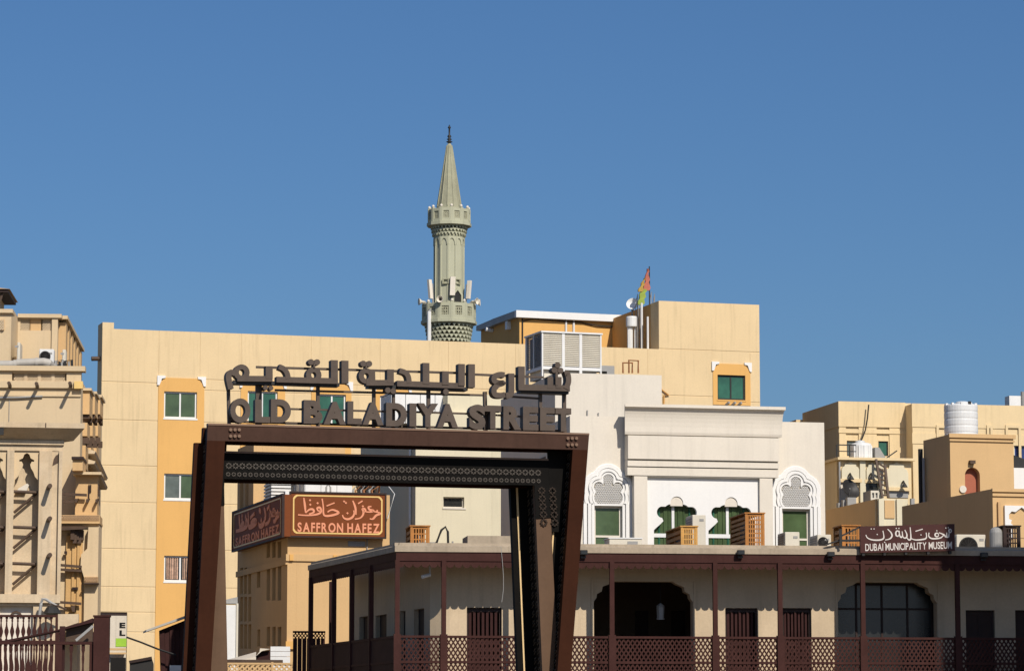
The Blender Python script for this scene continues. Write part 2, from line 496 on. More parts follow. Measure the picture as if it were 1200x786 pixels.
def lattice_box(fr, x0, x1, y0, dep, z0, z1, label, nx, nz, group='wooden lattice covers on the museum roof', fm=None):
    """a timber box cover round an air conditioner: posts, grid front, slatted side, top"""
    t = thing('lattice_cover', label, 'wooden cover', fr.sub((x0 + x1) / 2, y0 + dep / 2, 0), group, z0)
    p = .06; fm = fm or M['wood']
    for (a, b) in ((x0, y0), (x1 - p, y0), (x0, y0 + dep - p), (x1 - p, y0 + dep - p)):
        MB(fr).box(a, a + p, b, b + p, z0, z1).link('post', fm, t)
    g = MB(fr); grid_panel(g, x0 + p, x1 - p, z0 + .03, z1 - .03, y0 + .015, y0 + .045, nx, nz, .03); g.link('front_grid', fm, t)
    l = fr.left(x0, y0)
    n = max(5, nz); s = MB(l)
    for k in range(n):
        zz = z0 + .04 + (z1 - z0 - .06) * k / n
        MB(l).box(-dep + p, -p, .012, .035, zz, zz + (z1 - z0) / n * .55).link('slat', M['wood'], t)
    MB(l).box(-dep / 2 - .03, -dep / 2 + .03, .036, .06, z0, z1 - .02).link('side_post', M['wood'], t)
    s.bm.free()
    MB(fr).box(x0 - .02, x1 + .02, y0 - .02, y0 + dep + .02, z1, z1 + .03).link('top_board', fm, t)
    MB(fr).box(x0 + p, x1 - p, y0 + dep - .04, y0 + dep - .01, z0, z1).link('back_board', M['wood'], t)
    MB(fr).box(x0 + .2, x1 - .2, y0 + .2, y0 + dep - .15, z0, z1 - .15).link('inner_unit', M['greymetal'], t)
    return t
# ------------------------------------------------------------------ ground
def ground():
    b = MB(); b.box(-3000, 3000, -600, 5000, -1.0, 0.0); g = b.link('ground', M['ground']); g['kind'] = 'structure'
    b = MB(); b.box(-60, 60, -30, 76.5, .004, .03); g = b.link('pavement', M['paving']); g['kind'] = 'structure'
ground()

# ------------------------------------------------------------------ street gate
G = frame(265, 500, 42, 15.5)
def edge_x(fr, y, p1, p2):
    a = fr.hit(*p1, y); b = fr.hit(*p2, y)
    return lambda z: a[0] + (b[0] - a[0]) * (z - a[1]) / (b[1] - a[1])
def fret_cells(mb, P, n, wid, y0, y1, s=.5):
    """a run of pierced stars between two points on the xz plane"""
    (xa, za), (xb, zb) = P
    for k in range(n):
        t = (k + .5) / n; cx, cz = xa + (xb - xa) * t, za + (zb - za) * t
        r = wid * s
        e = .0016 * (k % 2)
        mb.prism([(cx - r, cz), (cx, cz - r), (cx + r, cz), (cx, cz + r)], [[(cx - r * .72, cz), (cx, cz - r * .72), (cx + r * .72, cz), (cx, cz + r * .72)]], y0 - e, y1 - e)
        for a in range(4):
            ang = PI / 4 + a * PI / 2
            mb.bar((cx + r * .35 * math.cos(ang), (y0 + y1) / 2 + .003, cz + r * .35 * math.sin(ang)), (cx + r * .95 * math.cos(ang), (y0 + y1) / 2 + .003, cz + r * .95 * math.sin(ang)), .012)
def build_gate():
    g = thing('street_gate', 'dark brown steel gateway of two leaning frames with pierced panels, under the raised letters', 'gateway', G)
    def portal(y0, yw, y1, y2, Lo, Li, Ri, Ro, zt, zb, tag_):
        """one leaning portal: front frame, recessed pierced web, rear frame"""
        lo, li, ri, ro = (edge_x(G, y0, *e) for e in (Lo, Li, Ri, Ro))
        for (a, b, wi, wo) in ((lo, li, 0, 1), (ri, ro, 1, 0)):
            def seg(ya, yb, da, db, top, name, m):
                MB(G).hexa([(a(0) + da, ya, 0), (b(0) - db, ya, 0), (b(0) - db, yb, 0), (a(0) + da, yb, 0)],
                           [(a(top) + da, ya, top), (b(top) - db, ya, top), (b(top) - db, yb, top), (a(top) + da, yb, top)]).link(name, m, g)
            seg(y0, yw, 0, 0, zb, 'front_leg', M['gate' if tag_ == 'A' else 'gatetan'])
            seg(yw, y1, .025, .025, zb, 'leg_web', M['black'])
            seg(y1, y2, (-.10 if tag_ == 'A' else -.20) if wi else (-.10 if tag_ == 'A' else 0), -.09 if wo else 0, zb, 'rear_leg', M['gate'] if wo and tag_ == 'A' else M['black'])
        # beam: front, web, rear
        MB(G).hexa([(lo(zb), y0, zb), (ro(zb), y0, zb), (ro(zb), yw, zb), (lo(zb), yw, zb)], [(lo(zt), y0, zt), (ro(zt), y0, zt), (ro(zt), yw, zt), (lo(zt), yw, zt)]).link('front_beam', M['gatebeam'] if tag_ == 'A' else M['black'], g)
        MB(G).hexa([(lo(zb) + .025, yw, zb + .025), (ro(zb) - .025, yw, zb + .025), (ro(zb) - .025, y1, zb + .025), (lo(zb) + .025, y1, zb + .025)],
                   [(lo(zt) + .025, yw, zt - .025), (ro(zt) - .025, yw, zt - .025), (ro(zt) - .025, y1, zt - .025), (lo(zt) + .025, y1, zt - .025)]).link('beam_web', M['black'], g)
        MB(G).hexa([(lo(zb), y1, zb - .01), (ro(zb), y1, zb - .01), (ro(zb), y2, zb - .01), (lo(zb), y2, zb - .01)], [(lo(zt), y1, zt), (ro(zt), y1, zt), (ro(zt), y2, zt), (lo(zt), y2, zt)]).link('rear_beam', M['gate'], g)
        MB(G).box(lo(zt), ro(zt), y0 - .01, yw + .01, zt, zt + .025).link('beam_cap', M['gatelip'], g)
        # painted sunlit edges and pierced columns on the legs' left-hand sides
        f = MB(G)
        for (a, in_, x_off) in ((ri, 1, 0), (lo, 0, 0)):
            n = 34
            for k in range(n):
                z = zb - .08 - k * .125
                if z < .5: break
                r = .045; x = a(z) + .022
                for yy in ((yw + y1) / 2 - min(.14, (y1 - yw) * .24), (yw + y1) / 2 + min(.14, (y1 - yw) * .24)):
                    for sg in (-1, 1):
                        f.bar((x, yy - r, z + sg * r), (x, yy + r, z), .012) if sg > 0 else f.bar((x, yy - r, z), (x, yy + r, z - r), .012)
                    f.bar((x, yy - .02, z + .03), (x, yy + .02, z + .03), .016)
        f.link('fretwork', M['fret'], g, kind='stuff')
        s0, s1 = (.083, .104) if tag_ == 'A' else (.100, .124)
        MB(G).hexa([(ri(0) - s1, y1 - .025, 0), (ri(0) - s0, y1 - .025, 0), (ri(0) - s0, y1 - .002, 0), (ri(0) - s1, y1 - .002, 0)],
                   [(ri(zb) - s1, y1 - .025, zb), (ri(zb) - s0, y1 - .025, zb), (ri(zb) - s0, y1 - .002, zb), (ri(zb) - s1, y1 - .002, zb)]).link('sunlit_edge', M['sunedge'], g)
        return lo, li, ri, ro
    zt = G.Z(498.5, 265); zb = G.Z(516.5, 265)
    A = portal(0, .10, .36, .46, ((243.6, 497), (229, 786)), ((263.6, 520), (247.2, 786)), ((671, 530), (653.3, 786)), ((690.2, 512), (669, 786)), zt, zb, 'A')
    yb = .28
    zt2 = G.Z(530.5, 265, yb); zb2 = G.Z(560.5, 265, yb)
    Bp = portal(yb, yb + .10, yb + .50, yb + .60, ((241, 598), (245.5, 786)), ((262.8, 598), (266.8, 786)), ((628, 605), (635.5, 786)), ((645.5, 605), (654, 786)), zt2, zb2, 'B')
    # pierced rows on the lower beam and its right-hand corner
    f = MB(G)
    xa, xb = Bp[0](zt2) + .28, Bp[3](zt2) - .1
    h = zt2 - zb2
    fret_cells(f, ((xa, zb2 + h * .50), (xb, zb2 + h * .50)), 48, .085, yb - .012, yb - .002, .52)
    fret_cells(f, ((xa, zb2 + h * .17), (xb, zb2 + h * .17)), 58, .07, yb - .012, yb - .002, .45)
    xr = Bp[2](zb2 - .2)
    f.link('fretwork', M['fret'], g, kind='stuff')
    f = MB(G)
    for i in range(2):
        fret_cells(f, ((xr + .08 + .15 * i, zb2 - .02), (xr + .12 + .15 * i, zb2 - .55)), 5, .12, yb - .026, yb - .014, .46)
    f.link('fretwork', M['fretshade'], g, kind='stuff')
    for a, b in ((A[1], Bp[0]), (Bp[3], A[2])):      # dark tie panels between the two portals
        z0, z1 = zb2 - .62, zb - .003
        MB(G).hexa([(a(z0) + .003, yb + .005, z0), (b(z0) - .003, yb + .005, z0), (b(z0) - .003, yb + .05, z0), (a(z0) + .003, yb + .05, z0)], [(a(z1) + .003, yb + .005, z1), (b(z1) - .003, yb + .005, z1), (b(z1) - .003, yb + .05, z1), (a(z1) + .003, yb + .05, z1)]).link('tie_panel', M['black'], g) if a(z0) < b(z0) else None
    # black pierced corners of the inner portal, extended down the legs as painted beam shadow
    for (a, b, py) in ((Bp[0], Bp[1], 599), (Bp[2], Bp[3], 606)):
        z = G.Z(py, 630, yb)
        MB(G).hexa([(a(z) - .004, yb - .012, z - .02), (b(z) + .004, yb - .012, z), (b(z) + .004, yb - .001, z), (a(z) - .004, yb - .001, z - .02)], [(a(zb2) - .004, yb - .012, zb2), (b(zb2) + .004, yb - .012, zb2), (b(zb2) + .004, yb - .001, zb2), (a(zb2) - .004, yb - .001, zb2)]).link('corner_shade_plate', M['black'], g)
    # bolts at both ends of the top beam
    for cx in (270, 665):
        for i in range(3):
            for j in range(2):
                x, z = G.hit(cx + i * 5 , (503.5 if cx < 400 else 513.5) + j * 7.5)
                b = MB(G); disc(b, x, z, .022, -.03, 0, 8); b.link('bolt', M['gatelip'], g)
    return zt
gate_top = build_gate() + .025

def build_sign():
    s = thing('street_name_sign', 'raised bronze letters OLD BALADIYA STREET with Arabic lettering above them on the brown gateway', 'sign', G, None, gate_top)
    y0, y1 = .02, .17
    H = lambda p: G.hit(p[0], p[1], y0)
    latin = [('O', 270, 466.5, 293.5, 495.3), ('L', 299, 468, 316.8, 495), ('D', 317.5, 467.6, 341, 495.2), ('B', 356, 468.7, 378, 496.3), ('A', 379.5, 470.5, 405.5, 497.2),
             ('L', 407.3, 470, 424, 496.8), ('A', 425, 471, 449.5, 497.8), ('D', 452.5, 472, 477, 499.5), ('I', 480, 472.4, 488, 499.5), ('Y', 489.5, 472.4, 513.5, 500.2),
             ('A', 512.5, 473, 537, 500.8), ('S', 550, 473.8, 569, 503), ('T', 567.8, 475, 587.5, 502.5), ('R', 590, 475.8, 611, 503.3), ('E', 613, 476.5, 631, 504), ('E', 633, 477.2, 650.5, 504.5), ('T', 651, 478, 669.5, 505.3)]
    for ch, a, b, c, d in latin:
        x0, x1, z0, z1 = G.rect(a, b, c, d, y0)
        m = MB(G); put_glyph(m, ch, .058, x0, x1, z0, z1, y0, y1)
        m.link('letter', M['letter'], s)
    pxm = G.X(301, 480, y0) - G.X(300, 480, y0)
    def zA(q): return (262 + q[0] / 8.73, 415 + q[1] / 8.73)
    def zB(q): return (350 + q[0] / 8.73, 415 + q[1] / 8.73)
    def zC(q): return (440 + q[0] / 7.86, 415 + q[1] / 7.86)
    def zD(q): return (565 + q[0] / 7.146, 415 + q[1] / 7.146)
    k = [0]
    def stroke(m, pts, w, sm=True):
        k[0] += 1; e = .003 * (k[0] % 7)
        ribbon(m, [H(p) for p in pts], w * pxm, y0 - e, y1 - e, taper=False, sm=sm)
    def dot(m, p, r):
        k[0] += 1; e = .003 * (k[0] % 7); x, z = H(p); disc(m, x, z, r * pxm, y0 - e, y1 - e, 10)
    def ring(m, p, ro, ri, sx=1.0):
        k[0] += 1; e = .003 * (k[0] % 7); x, z = H(p)
        m.prism(arc(x, z, ro * pxm * sx, 0, 340, 17, ro * pxm), [arc(x, z, ri * pxm * sx, 0, 340, 17, ri * pxm * 1.15)], y0 - e, y1 - e)
    def piece(fn):
        m = MB(G); fn(m); m.link('arabic_letter', M['letter'], s)
    def mim(m):
        ring(m, zA((185, 185)), 9.4, 3.2); stroke(m, [zA((140, 248)), zA((500, 251))], 6.6, False); stroke(m, [zA((466, 122)), zA((466, 250))], 8.2, False)
        stroke(m, [zA(q) for q in ((115, 195), (75, 185), (52, 215), (55, 270), (75, 355))], 6.5)
    piece(mim)
    def qaf(m):
        stroke(m, [zA((540, 258)), zB((400, 275))], 6.6, False); stroke(m, [zA(q) for q in ((565, 128), (615, 150), (648, 195), (660, 250))], 6.0)
        ring(m, zB((155, 212)), 9.2, 3.0); stroke(m, [zB((366, 60)), zB((366, 280))], 8.2, False)
    piece(qaf)
    piece(lambda m: stroke(m, [zB((474, 65)), zB((474, 297))], 8.2, False))
    def ta(m):
        ring(m, zB((692, 222)), 9.2, 3.0); stroke(m, [zB((752, 165)), zB((756, 295))], 6.5, False)
        stroke(m, [zB((690, 292)), zC((165, 262))], 6.6, False); stroke(m, [zC((136, 140)), zC((136, 262))], 8, False)
    piece(ta)
    def bal(m):
        stroke(m, [zC((200, 268)), zC((820, 291))], 6.6, False); stroke(m, [zC(q) for q in ((222, 150), (275, 168), (303, 205), (312, 265))], 6.0)
        stroke(m, [zC((466, 80)), zC((466, 275))], 8, False); stroke(m, [zC((644, 156)), zC((644, 282))], 8, False); stroke(m, [zC((792, 90)), zC((792, 290))], 8, False)
    piece(bal)
    piece(lambda m: stroke(m, [zC((884, 92)), zC((884, 305))], 8, False))
    piece(lambda m: stroke(m, [zD(q) for q in ((185, 175), (150, 170), (105, 185), (100, 222), (140, 240), (180, 240), (140, 252), (100, 290), (105, 335), (150, 345), (190, 338))], 6.4))
    piece(lambda m: stroke(m, [zD(q) for q in ((246, 160), (246, 290), (238, 335), (200, 346))], 7.2))
    def shin(m):
        stroke(m, [zD((330, 102)), zD((330, 285))], 8, False); stroke(m, [zD((305, 276)), zD((735, 286))], 7, False)
        for x in (570, 640): stroke(m, [zD((x, 190)), zD((x, 285))], 7, False)
        stroke(m, [zD(q) for q in ((690, 165), (715, 165), (722, 230), (700, 290))], 6.5)
        stroke(m, [zD((622, 150)), zD((622, 260))], 3, False)
    piece(shin)
    for q, r in ((zA((430, 342)), 2.8), (zA((486, 345)), 2.8), (zB((126, 80)), 3.6), (zB((188, 82)), 3.6), (zB((660, 96)), 3.6), (zB((720, 98)), 3.6), (zC((112, 332)), 3.4), (zC((165, 338)), 3.4), (zC((650, 345)), 3.6),
                 (zD((605, 132)), 3.6), (zD((656, 136)), 3.6), (zD((632, 92)), 3.6)):
        m = MB(G); dot(m, q, r); m.link('letter_dot', M['letter'], s)
    for a, b in ((zB((158, 95)), zB((158, 140))), (zB((690, 110)), zB((690, 150))), (zD((632, 95)), zD((632, 150)))):
        m = MB(G); stroke(m, [a, b], 2, False); m.link('dot_stem', M['letter'], s)
    # support rails and uprights behind the letters
    def rail(a, b, w, yy):
        pa, pb = G.hit(*a, yy), G.hit(*b, yy)
        MB(G).bar((pa[0], yy, pa[1]), (pb[0], yy, pb[1]), w * pxm).link('rail', M['letter'], s)
    rail((300, 430), (540, 437), 2.6, .22); rail((540, 438), (637, 442), 2.6, .22)
    rail((322, 457), (566, 463), 2.4, .22); rail((590, 464), (634, 467), 2.4, .22)
    rail((338, 479), (452, 482), 2.2, .22); rail((470, 482), (560, 485), 2.2, .22); rail((560, 485), (612, 488), 2.2, .22)
    rail((268, 493.5), (664, 505), 2.6, .25)
    for a, b in (((272, 448.5), (320, 449.5)), ((322, 449), (396, 451.5)), ((430, 453), (462, 454)), ((464, 453.5), (546, 456.5)), ((608, 458.5), (664, 460.5))):
        pa, pb = G.hit(*a, .16), G.hit(*b, .16)
        MB(G).bar((pa[0], .16, pa[1]), (pb[0], .16, pb[1]), .2, .045).link('support_channel', M['darkmetal'], s)
    for a, b, w in (((267.5, 455), (268.5, 498), 3.5), ((303, 448), (303, 496), 7), ((372.5, 452), (372.5, 498), 3.6), ((438, 454), (438, 500), 3.6), ((461, 448), (461, 474), 3.2), ((502, 456), (502, 503), 4), ((568, 459), (569, 505), 4), ((633, 460), (633, 506), 3.6), ((661, 460), (661, 507), 4)):
        pa, pb = G.hit(*a, .21), G.hit(*b, .21)
        MB(G).bar((pa[0], .21, pa[1]), (pb[0], .21, gate_top), w * pxm, .06).link('upright', M['letter'], s)
build_sign()
# ------------------------------------------------------------------ museum with the maroon veranda
Q = frame(465, 662, 78, 7)
QL = Frame((Q.o.x, Q.o.y), R(107 - 180))       # its left side: x runs from the back to the front corner (x < 0)
WD = 1.13                                       # depth of the veranda
def build_museum():
    q = thing('museum_building', 'low plaster museum building with a maroon veranda, scalloped eaves and lattice balcony rails', 'building', Q)
    xr = Q.X(1290, 700) ; zfl = 3.0
    zr = Q.Z(745.3, 800); zm = Q.Z(776, 800)
    zv0 = Q.Z(666, 700); zv1 = Q.Z(657.6, 700); zf1 = Q.Z(647.8, 700); zc1 = Q.Z(637, 700)
    xl, zlL = QL.hit(362, 667)                  # far end of the left side
    xl = xl
    # wall line behind the veranda
    xc0, xc1 = Q.X(504, 720, WD + .3), Q.X(520, 720, WD)
    L = lambda a, b, c, d, y=WD: Q.rect(a, b, c, d, y)
    doors = [L(547, 711.5, 588, 760), L(850, 712, 888, 760), L(917, 712, 951, 760)]
    doors = [(a, b, zfl, d) for a, b, c, d in doors]
    sdoors = [L(1132, 714.5, 1166, 760), L(1190, 714.5, 1228, 760)]
    sdoors = [(a, b, zfl, d) for a, b, c, d in sdoors]
    def opening(pa, pb, pt):
        x0, x1, _, zt = L(pa, pt, pb, 745)
        r = (x1 - x0) * .105
        lp = [(x0, zfl), (x1, zfl), (x1, zt - r * 1.9), (x1 - r * .25, zt - r * 1.55)]
        lp += [(x1 - r * .3, zt - r * 1.2), (x1 - r * .75, zt - r * .95), (x1 - r * .85, zt - r * .5), (x1 - r * 1.5, zt - r * .25), (x1 - r * 1.9, zt)]
        lp += [(x0 + r * 1.9, zt), (x0 + r * 1.5, zt - r * .25), (x0 + r * .85, zt - r * .5), (x0 + r * .75, zt - r * .95), (x0 + r * .3, zt - r * 1.2), (x0 + r * .25, zt - r * 1.55), (x0, zt - r * 1.9)]
        return lp, (x0, x1, zfl, zt)
    o1, b1 = opening(696, 812, 681); o2, b2 = opening(982, 1098, 682)
    zt = zf1 + .02
    MB(Q).wall(xc1, xr, 0, zt, WD, WD + .35, [(d[0], d[1], d[2], d[3]) for d in doors + sdoors] + [o1, o2]).link('wall', M['museum'], q)
    p0 = (xc0, WD + .3); pL = QL.hit(411, 740, 1.1)
    # chamfer and left wall
    MB(Q).hexa([(xc0, WD + .302, 0), (xc1 - .002, WD, 0), (xc1 - .002, WD + .35, 0), (xc0 + .2, WD + .62, 0)], [(xc0, WD + .302, zt), (xc1 - .002, WD, zt), (xc1 - .002, WD + .35, zt), (xc0 + .2, WD + .62, zt)]).link('corner_wall', M['museum'], q)
    w0 = Q.o + Q.u * xc0 + Q.v * (WD + .3)
    QW = Frame((w0.x, w0.y), QL.yaw)
    lx = QW.hit(411, 740)[0]
    wins = [QW.rect(a, b, c, 760) for a, b, c in ((421, 722, 431), (440, 720, 453), (468, 715.5, 475), (485, 713, 497))]
    MB(QW).wall(lx, -.01, 0, zt, 0, .3, [(a, b, zfl, d) for a, b, c, d in wins]).link('side_wall', M['museum'], q)
    for a, b, c, d in wins:
        MB(QW).box(a + .003, b - .003, .12, .16, zfl, d - .003).link('door', M['darkwood'], q)
    # rooms behind the openings, doors
    MB(Q).box(xc1 + .4, xr, WD + 5.0, WD + 5.2, 0, zt).link('back_wall', M['shadeplaster'], q)
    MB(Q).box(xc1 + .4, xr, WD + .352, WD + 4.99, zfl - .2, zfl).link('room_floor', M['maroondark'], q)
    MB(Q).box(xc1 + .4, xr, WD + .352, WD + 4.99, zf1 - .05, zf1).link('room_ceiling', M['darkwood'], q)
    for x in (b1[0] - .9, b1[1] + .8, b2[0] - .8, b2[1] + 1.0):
        MB(Q).box(x, x + .2, WD + .352, WD + 4.99, zfl, zf1 - .06).link('room_wall', M['shadeplaster'], q)
    for x0, x1, z0, z1 in doors:                # louvred shutter doors
        d = MB(Q).wall(x0 + .004, x1 - .004, z0, z1 - .004, WD + .1, WD + .16, [(x0 + .05, x1 - .05, z0 + .1, z1 - .1)]).link('door', M['darkwood'], q)
        n = 7
        for k in range(n):
            xa = x0 + .06 + (x1 - x0 - .12) * k / n
            MB(Q).box(xa, xa + (x1 - x0 - .12) / n * .6, WD + .09, WD + .15, z0 + .11, z1 - .11).link('slat', M['maroondark'], d)
    for x0, x1, z0, z1 in sdoors:
        d = MB(Q).wall(x0 + .004, x1 - .004, z0, z1 - .004, WD + .1, WD + .16, [(x0 + .06, (x0 + x1) / 2 - .03, z0 + .1, z1 - .1), ((x0 + x1) / 2 + .03, x1 - .06, z0 + .1, z1 - .1)]).link('door', M['darkwood'], q)
        MB(Q).box(x0 + .05, x1 - .05, WD + .12, WD + .14, z0 + .09, z1 - .09).link('panel', M['darkwood'], d)
    # right opening: glazed screen, inner doors
    x0, x1, z0, z1 = b2
    zz = Q.Z(712, 1040, WD)
    window(Q, q, (x0 - .05, x1 + .05, zfl, z1), WD + .6, .05, 4, 1, M['darkwood'], M['darkglass'], split=(zz - zfl) / (z1 - zfl))
    for a, b in ((1040, 1056), (1067, 1083)):
        xa, xb, _, zz2 = Q.rect(a, 717, b, 745, WD + 4.9)
        MB(Q).box(xa, xb, WD + 4.93, WD + 4.985, zfl, zz2).link('inner_door', M['darkwood'], q)
    # left opening: inner door and columns
    for a, b in ((745, 760), (787, 803)):
        xa, xb, _, zz2 = Q.rect(a, 715, b, 745, WD + 4.9)
        MB(Q).box(xa, xb, WD + 4.93, WD + 4.985, zfl, zz2).link('inner_door', M['darkwood'], q)
    # gypsum corner brackets of the openings (proud edges)
    for lp in (o1, o2):
        m = MB(Q)
        xa, xb = min(p[0] for p in lp), max(p[0] for p in lp); zt_ = max(p[1] for p in lp)
        out = [(xa - .07, zfl + .01), (xa - .07, zt_ + .07), (xb + .07, zt_ + .07), (xb + .07, zfl + .01)]
        inn = [(xa - .015, zfl + .01), (xa - .015, zt_ + .015), (xb + .015, zt_ + .015), (xb + .015, zfl + .01)]
        m.prism(out + inn[::-1], [], WD - .03, WD - .003).link('opening_surround', M['museum'], q)
    # veranda deck, posts, rails
    MB(Q).box(.0, xr, -.05, WD - .002, zfl - .22, zfl).link('deck', M['maroondark'], q)
    posts = [465.5, 520, 618, 717, 838, 914, 1011, 1122, 1228]
    xs = [Q.X(p, 700) for p in posts]
    for x in xs:
        p = MB(Q).box(x - .055, x + .055, -.055, .055, 0, zv1).link('post', M['maroon'], q)
        MB(Q).box(x - .085, x + .085, -.085, .085, zfl, zr + .03).link('post_base', M['maroon'], p)
    for a, b in zip(xs, xs[1:]):
        a2, b2_ = a + .086, b - .086
        MB(Q).box(a2, b2_, -.05, .05, zr - .055, zr).link('rail', M['maroon'], q)
        MB(Q).box(a2, b2_, -.04, .04, zm - .03, zm + .03).link('rail', M['maroon'], q)
        MB(Q).box(a2, b2_, -.04, .04, zfl, zfl + .06).link('rail', M['maroon'], q)
        m = MB(Q); lattice(m, a2, b2_, zm + .031, zr - .056, -.022, .022, .108, 57, .036); m.link('lattice_panel', M['maroon'], q, kind='stuff')
        m = MB(Q); lattice(m, a2, b2_, zfl + .061, zm - .031, -.022, .022, .108, 57, .036); m.link('lattice_panel', M['maroon'], q, kind='stuff')
    # eaves: coping, fascia, scalloped valance
    MB(Q).profile(-.05, xr, [(-.03, zf1 + .002), (.45, zf1 + .002), (.45, zc1), (.06, zc1), (.05, zc1 - .06), (-.03, zc1 - .09)]).link('coping', M['coping'], q)
    MB(Q).box(-.02, xr, .0, .06, zv1, zf1).link('fascia', M['maroon'], q)
    MB(Q).box(-.02, xr, -.012, -.001, zv1 - .012, zv1 + .025).link('fascia_bead', M['maroon'], q)
    def valance(fr, x0, x1, name='valance'):
        n = max(2, int((x1 - x0) / .2)); w = (x1 - x0) / n
        lp = [(x1, zv1), (x0, zv1)]
        for k in range(n):
            c = x0 + w * (k + .5)
            lp += [(x0 + w * k + .001, zv0 + .085)] + [(c + w * .43 * math.cos(R(a)), zv0 + .06 + .06 * math.sin(R(a))) for a in (200, 235, 270, 305, 340)]
        lp += [(x1, zv0 + .085)]
        MB(fr).prism(lp, [], .012, .034).link(name, M['maroon'], q)
    valance(Q, -.01, xr)
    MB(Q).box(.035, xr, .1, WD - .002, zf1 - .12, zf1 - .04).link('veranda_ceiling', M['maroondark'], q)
    MB(Q).box(.5, xr, .46, 13, zc1 - .35, zc1 - .25).link('roof', M['coping'], q)
    # left side: eaves, posts, boarded rail
    MB(QL).profile(xl, .02, [(-.03, zf1 + .003), (.45, zf1 + .003), (.45, zc1 - .003), (.06, zc1 - .003), (.05, zc1 - .06), (-.03, zc1 - .09)]).link('coping', M['coping'], q)
    MB(QL).box(xl, -.03, .0, .06, zv1 + .002, zf1).link('fascia', M['maroon'], q)
    valance(QL, xl, -.04)
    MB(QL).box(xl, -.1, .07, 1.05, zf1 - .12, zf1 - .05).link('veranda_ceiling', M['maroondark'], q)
    zrl = zr
    lp = [QL.hit(p, 720)[0] for p in (364, 391, 412, 434.5)]
    for x in lp:
        MB(QL).box(x - .055, x + .055, -.05, .06, 0, zv1).link('post', M['maroon'], q)
    x2 = QL.hit(386, 720, 1.0)[0]
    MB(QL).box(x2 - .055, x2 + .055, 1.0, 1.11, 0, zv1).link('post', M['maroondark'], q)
    ed = lp + [-.06]
    MB(QL).box(xl, -.06, .0, 1.0, zfl - .2, zfl).link('deck', M['maroondark'], q)
    for a, b in zip(ed, ed[1:]):
        MB(QL).box(a + .056, b - .056, -.03, .04, zr - .06, zr).link('rail', M['maroon'], q)
        MB(QL).box(a + .056, b - .056, -.03, .04, zm - .03, zm + .03).link('rail', M['maroon'], q)
        for (c, d) in ((zfl + .01, zm - .031), (zm + .031, zr - .061)):
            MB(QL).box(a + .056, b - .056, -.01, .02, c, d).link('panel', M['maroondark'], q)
    return q, zr, zc1
museum, Q_zr, Q_top = build_museum()
Q_roof = Q_top - .24

# lantern, floodlights and cable on the museum
def lantern():
    x, z = Q.hit(774, 716, WD + .6)
    t = thing('hanging_lantern', 'small glass lantern hanging inside the dark arched veranda opening', 'lantern', Q.sub(x, WD + .6, 0), None, z)
    f = Q.sub(x, WD + .6, 0)
    MB(f).lathe([(.02, z + .2), (.10, z + .14), (.10, z + .12)], 6).link('cap', M['greymetal'], t)
    MB(f).lathe([(.085, z - .16), (.10, z + .11)], 6).link('glass', M['greymetal'], t)
    MB(f).lathe([(.10, z - .2), (.10, z - .165)], 6).link('base', M['greymetal'], t)
    MB(f).tube([(0, 0, z + .2), (0, 0, Q.Z(682, 774, WD + .6) + .3)], .008, 5).link('chain', M['darkmetal'], t)
lantern()
def floodlight(px, py, label):
    x, z = Q.hit(px, py, -.12)
    f = Q.sub(x, -.12, 0)
    t = thing('floodlight', label, 'floodlight', f, 'black floodlights along the museum eaves', z)
    MB(f).box(-.09, .09, -.07, .05, z - .02, z + .1).link('housing', M['darkmetal'], t, bevel=.012)
    MB(f).box(-.07, .07, -.078, -.071, z, z + .08).link('lens', M['darkglass'], t)
    b = MB(f); b.box(-.06, .06, .02, .088, z - .09, z - .04); b.link('bracket', M['darkmetal'], t)
    MB(f).bar((0, 0, z - .03), (0, .02, z - .06), .03).link('knuckle', M['darkmetal'], t)
for px, py, l in ((684, 649, 'black floodlight on the eaves beside the brown gateway leg'), (868, 649, 'black floodlight on the eaves below the tall wooden lattice cover'), (973.5, 651, 'black floodlight on the eaves left of the museum sign'), (1153, 652, 'black floodlight on the shaded eaves right of the museum sign')):
    floodlight(px, py, l)
def dangling_cable():
    pts = []
    for a, b in ((587, 640), (588.5, 655), (590, 675), (590, 690), (588, 705)):
        x, z = Q.hit(a, b, -.03); pts.append((x, -.03, z))
    tag(MB(Q).tube(pts, .007, 6).link('hanging_cable', M['greymetal']), 'thin white cable hanging from the maroon eaves beside the gateway', 'cable')
    f = Q.sub(Q.X(501, 674, .5), .5, 0); z = Q.Z(674, 501, .5)
    t = thing('security_camera', 'small white security camera under the veranda eaves near the corner', 'camera', f, None, z)
    MB(f).tube([(-.14, -.1, z - .04), (.06, 0, z + .02)], .045, 10).link('body', M['metalwhite'], t)
    MB(f).tube([(.06, .0, z + .03), (.06, .05, z + .22)], .02, 6).link('arm', M['metalwhite'], t)
dangling_cable()

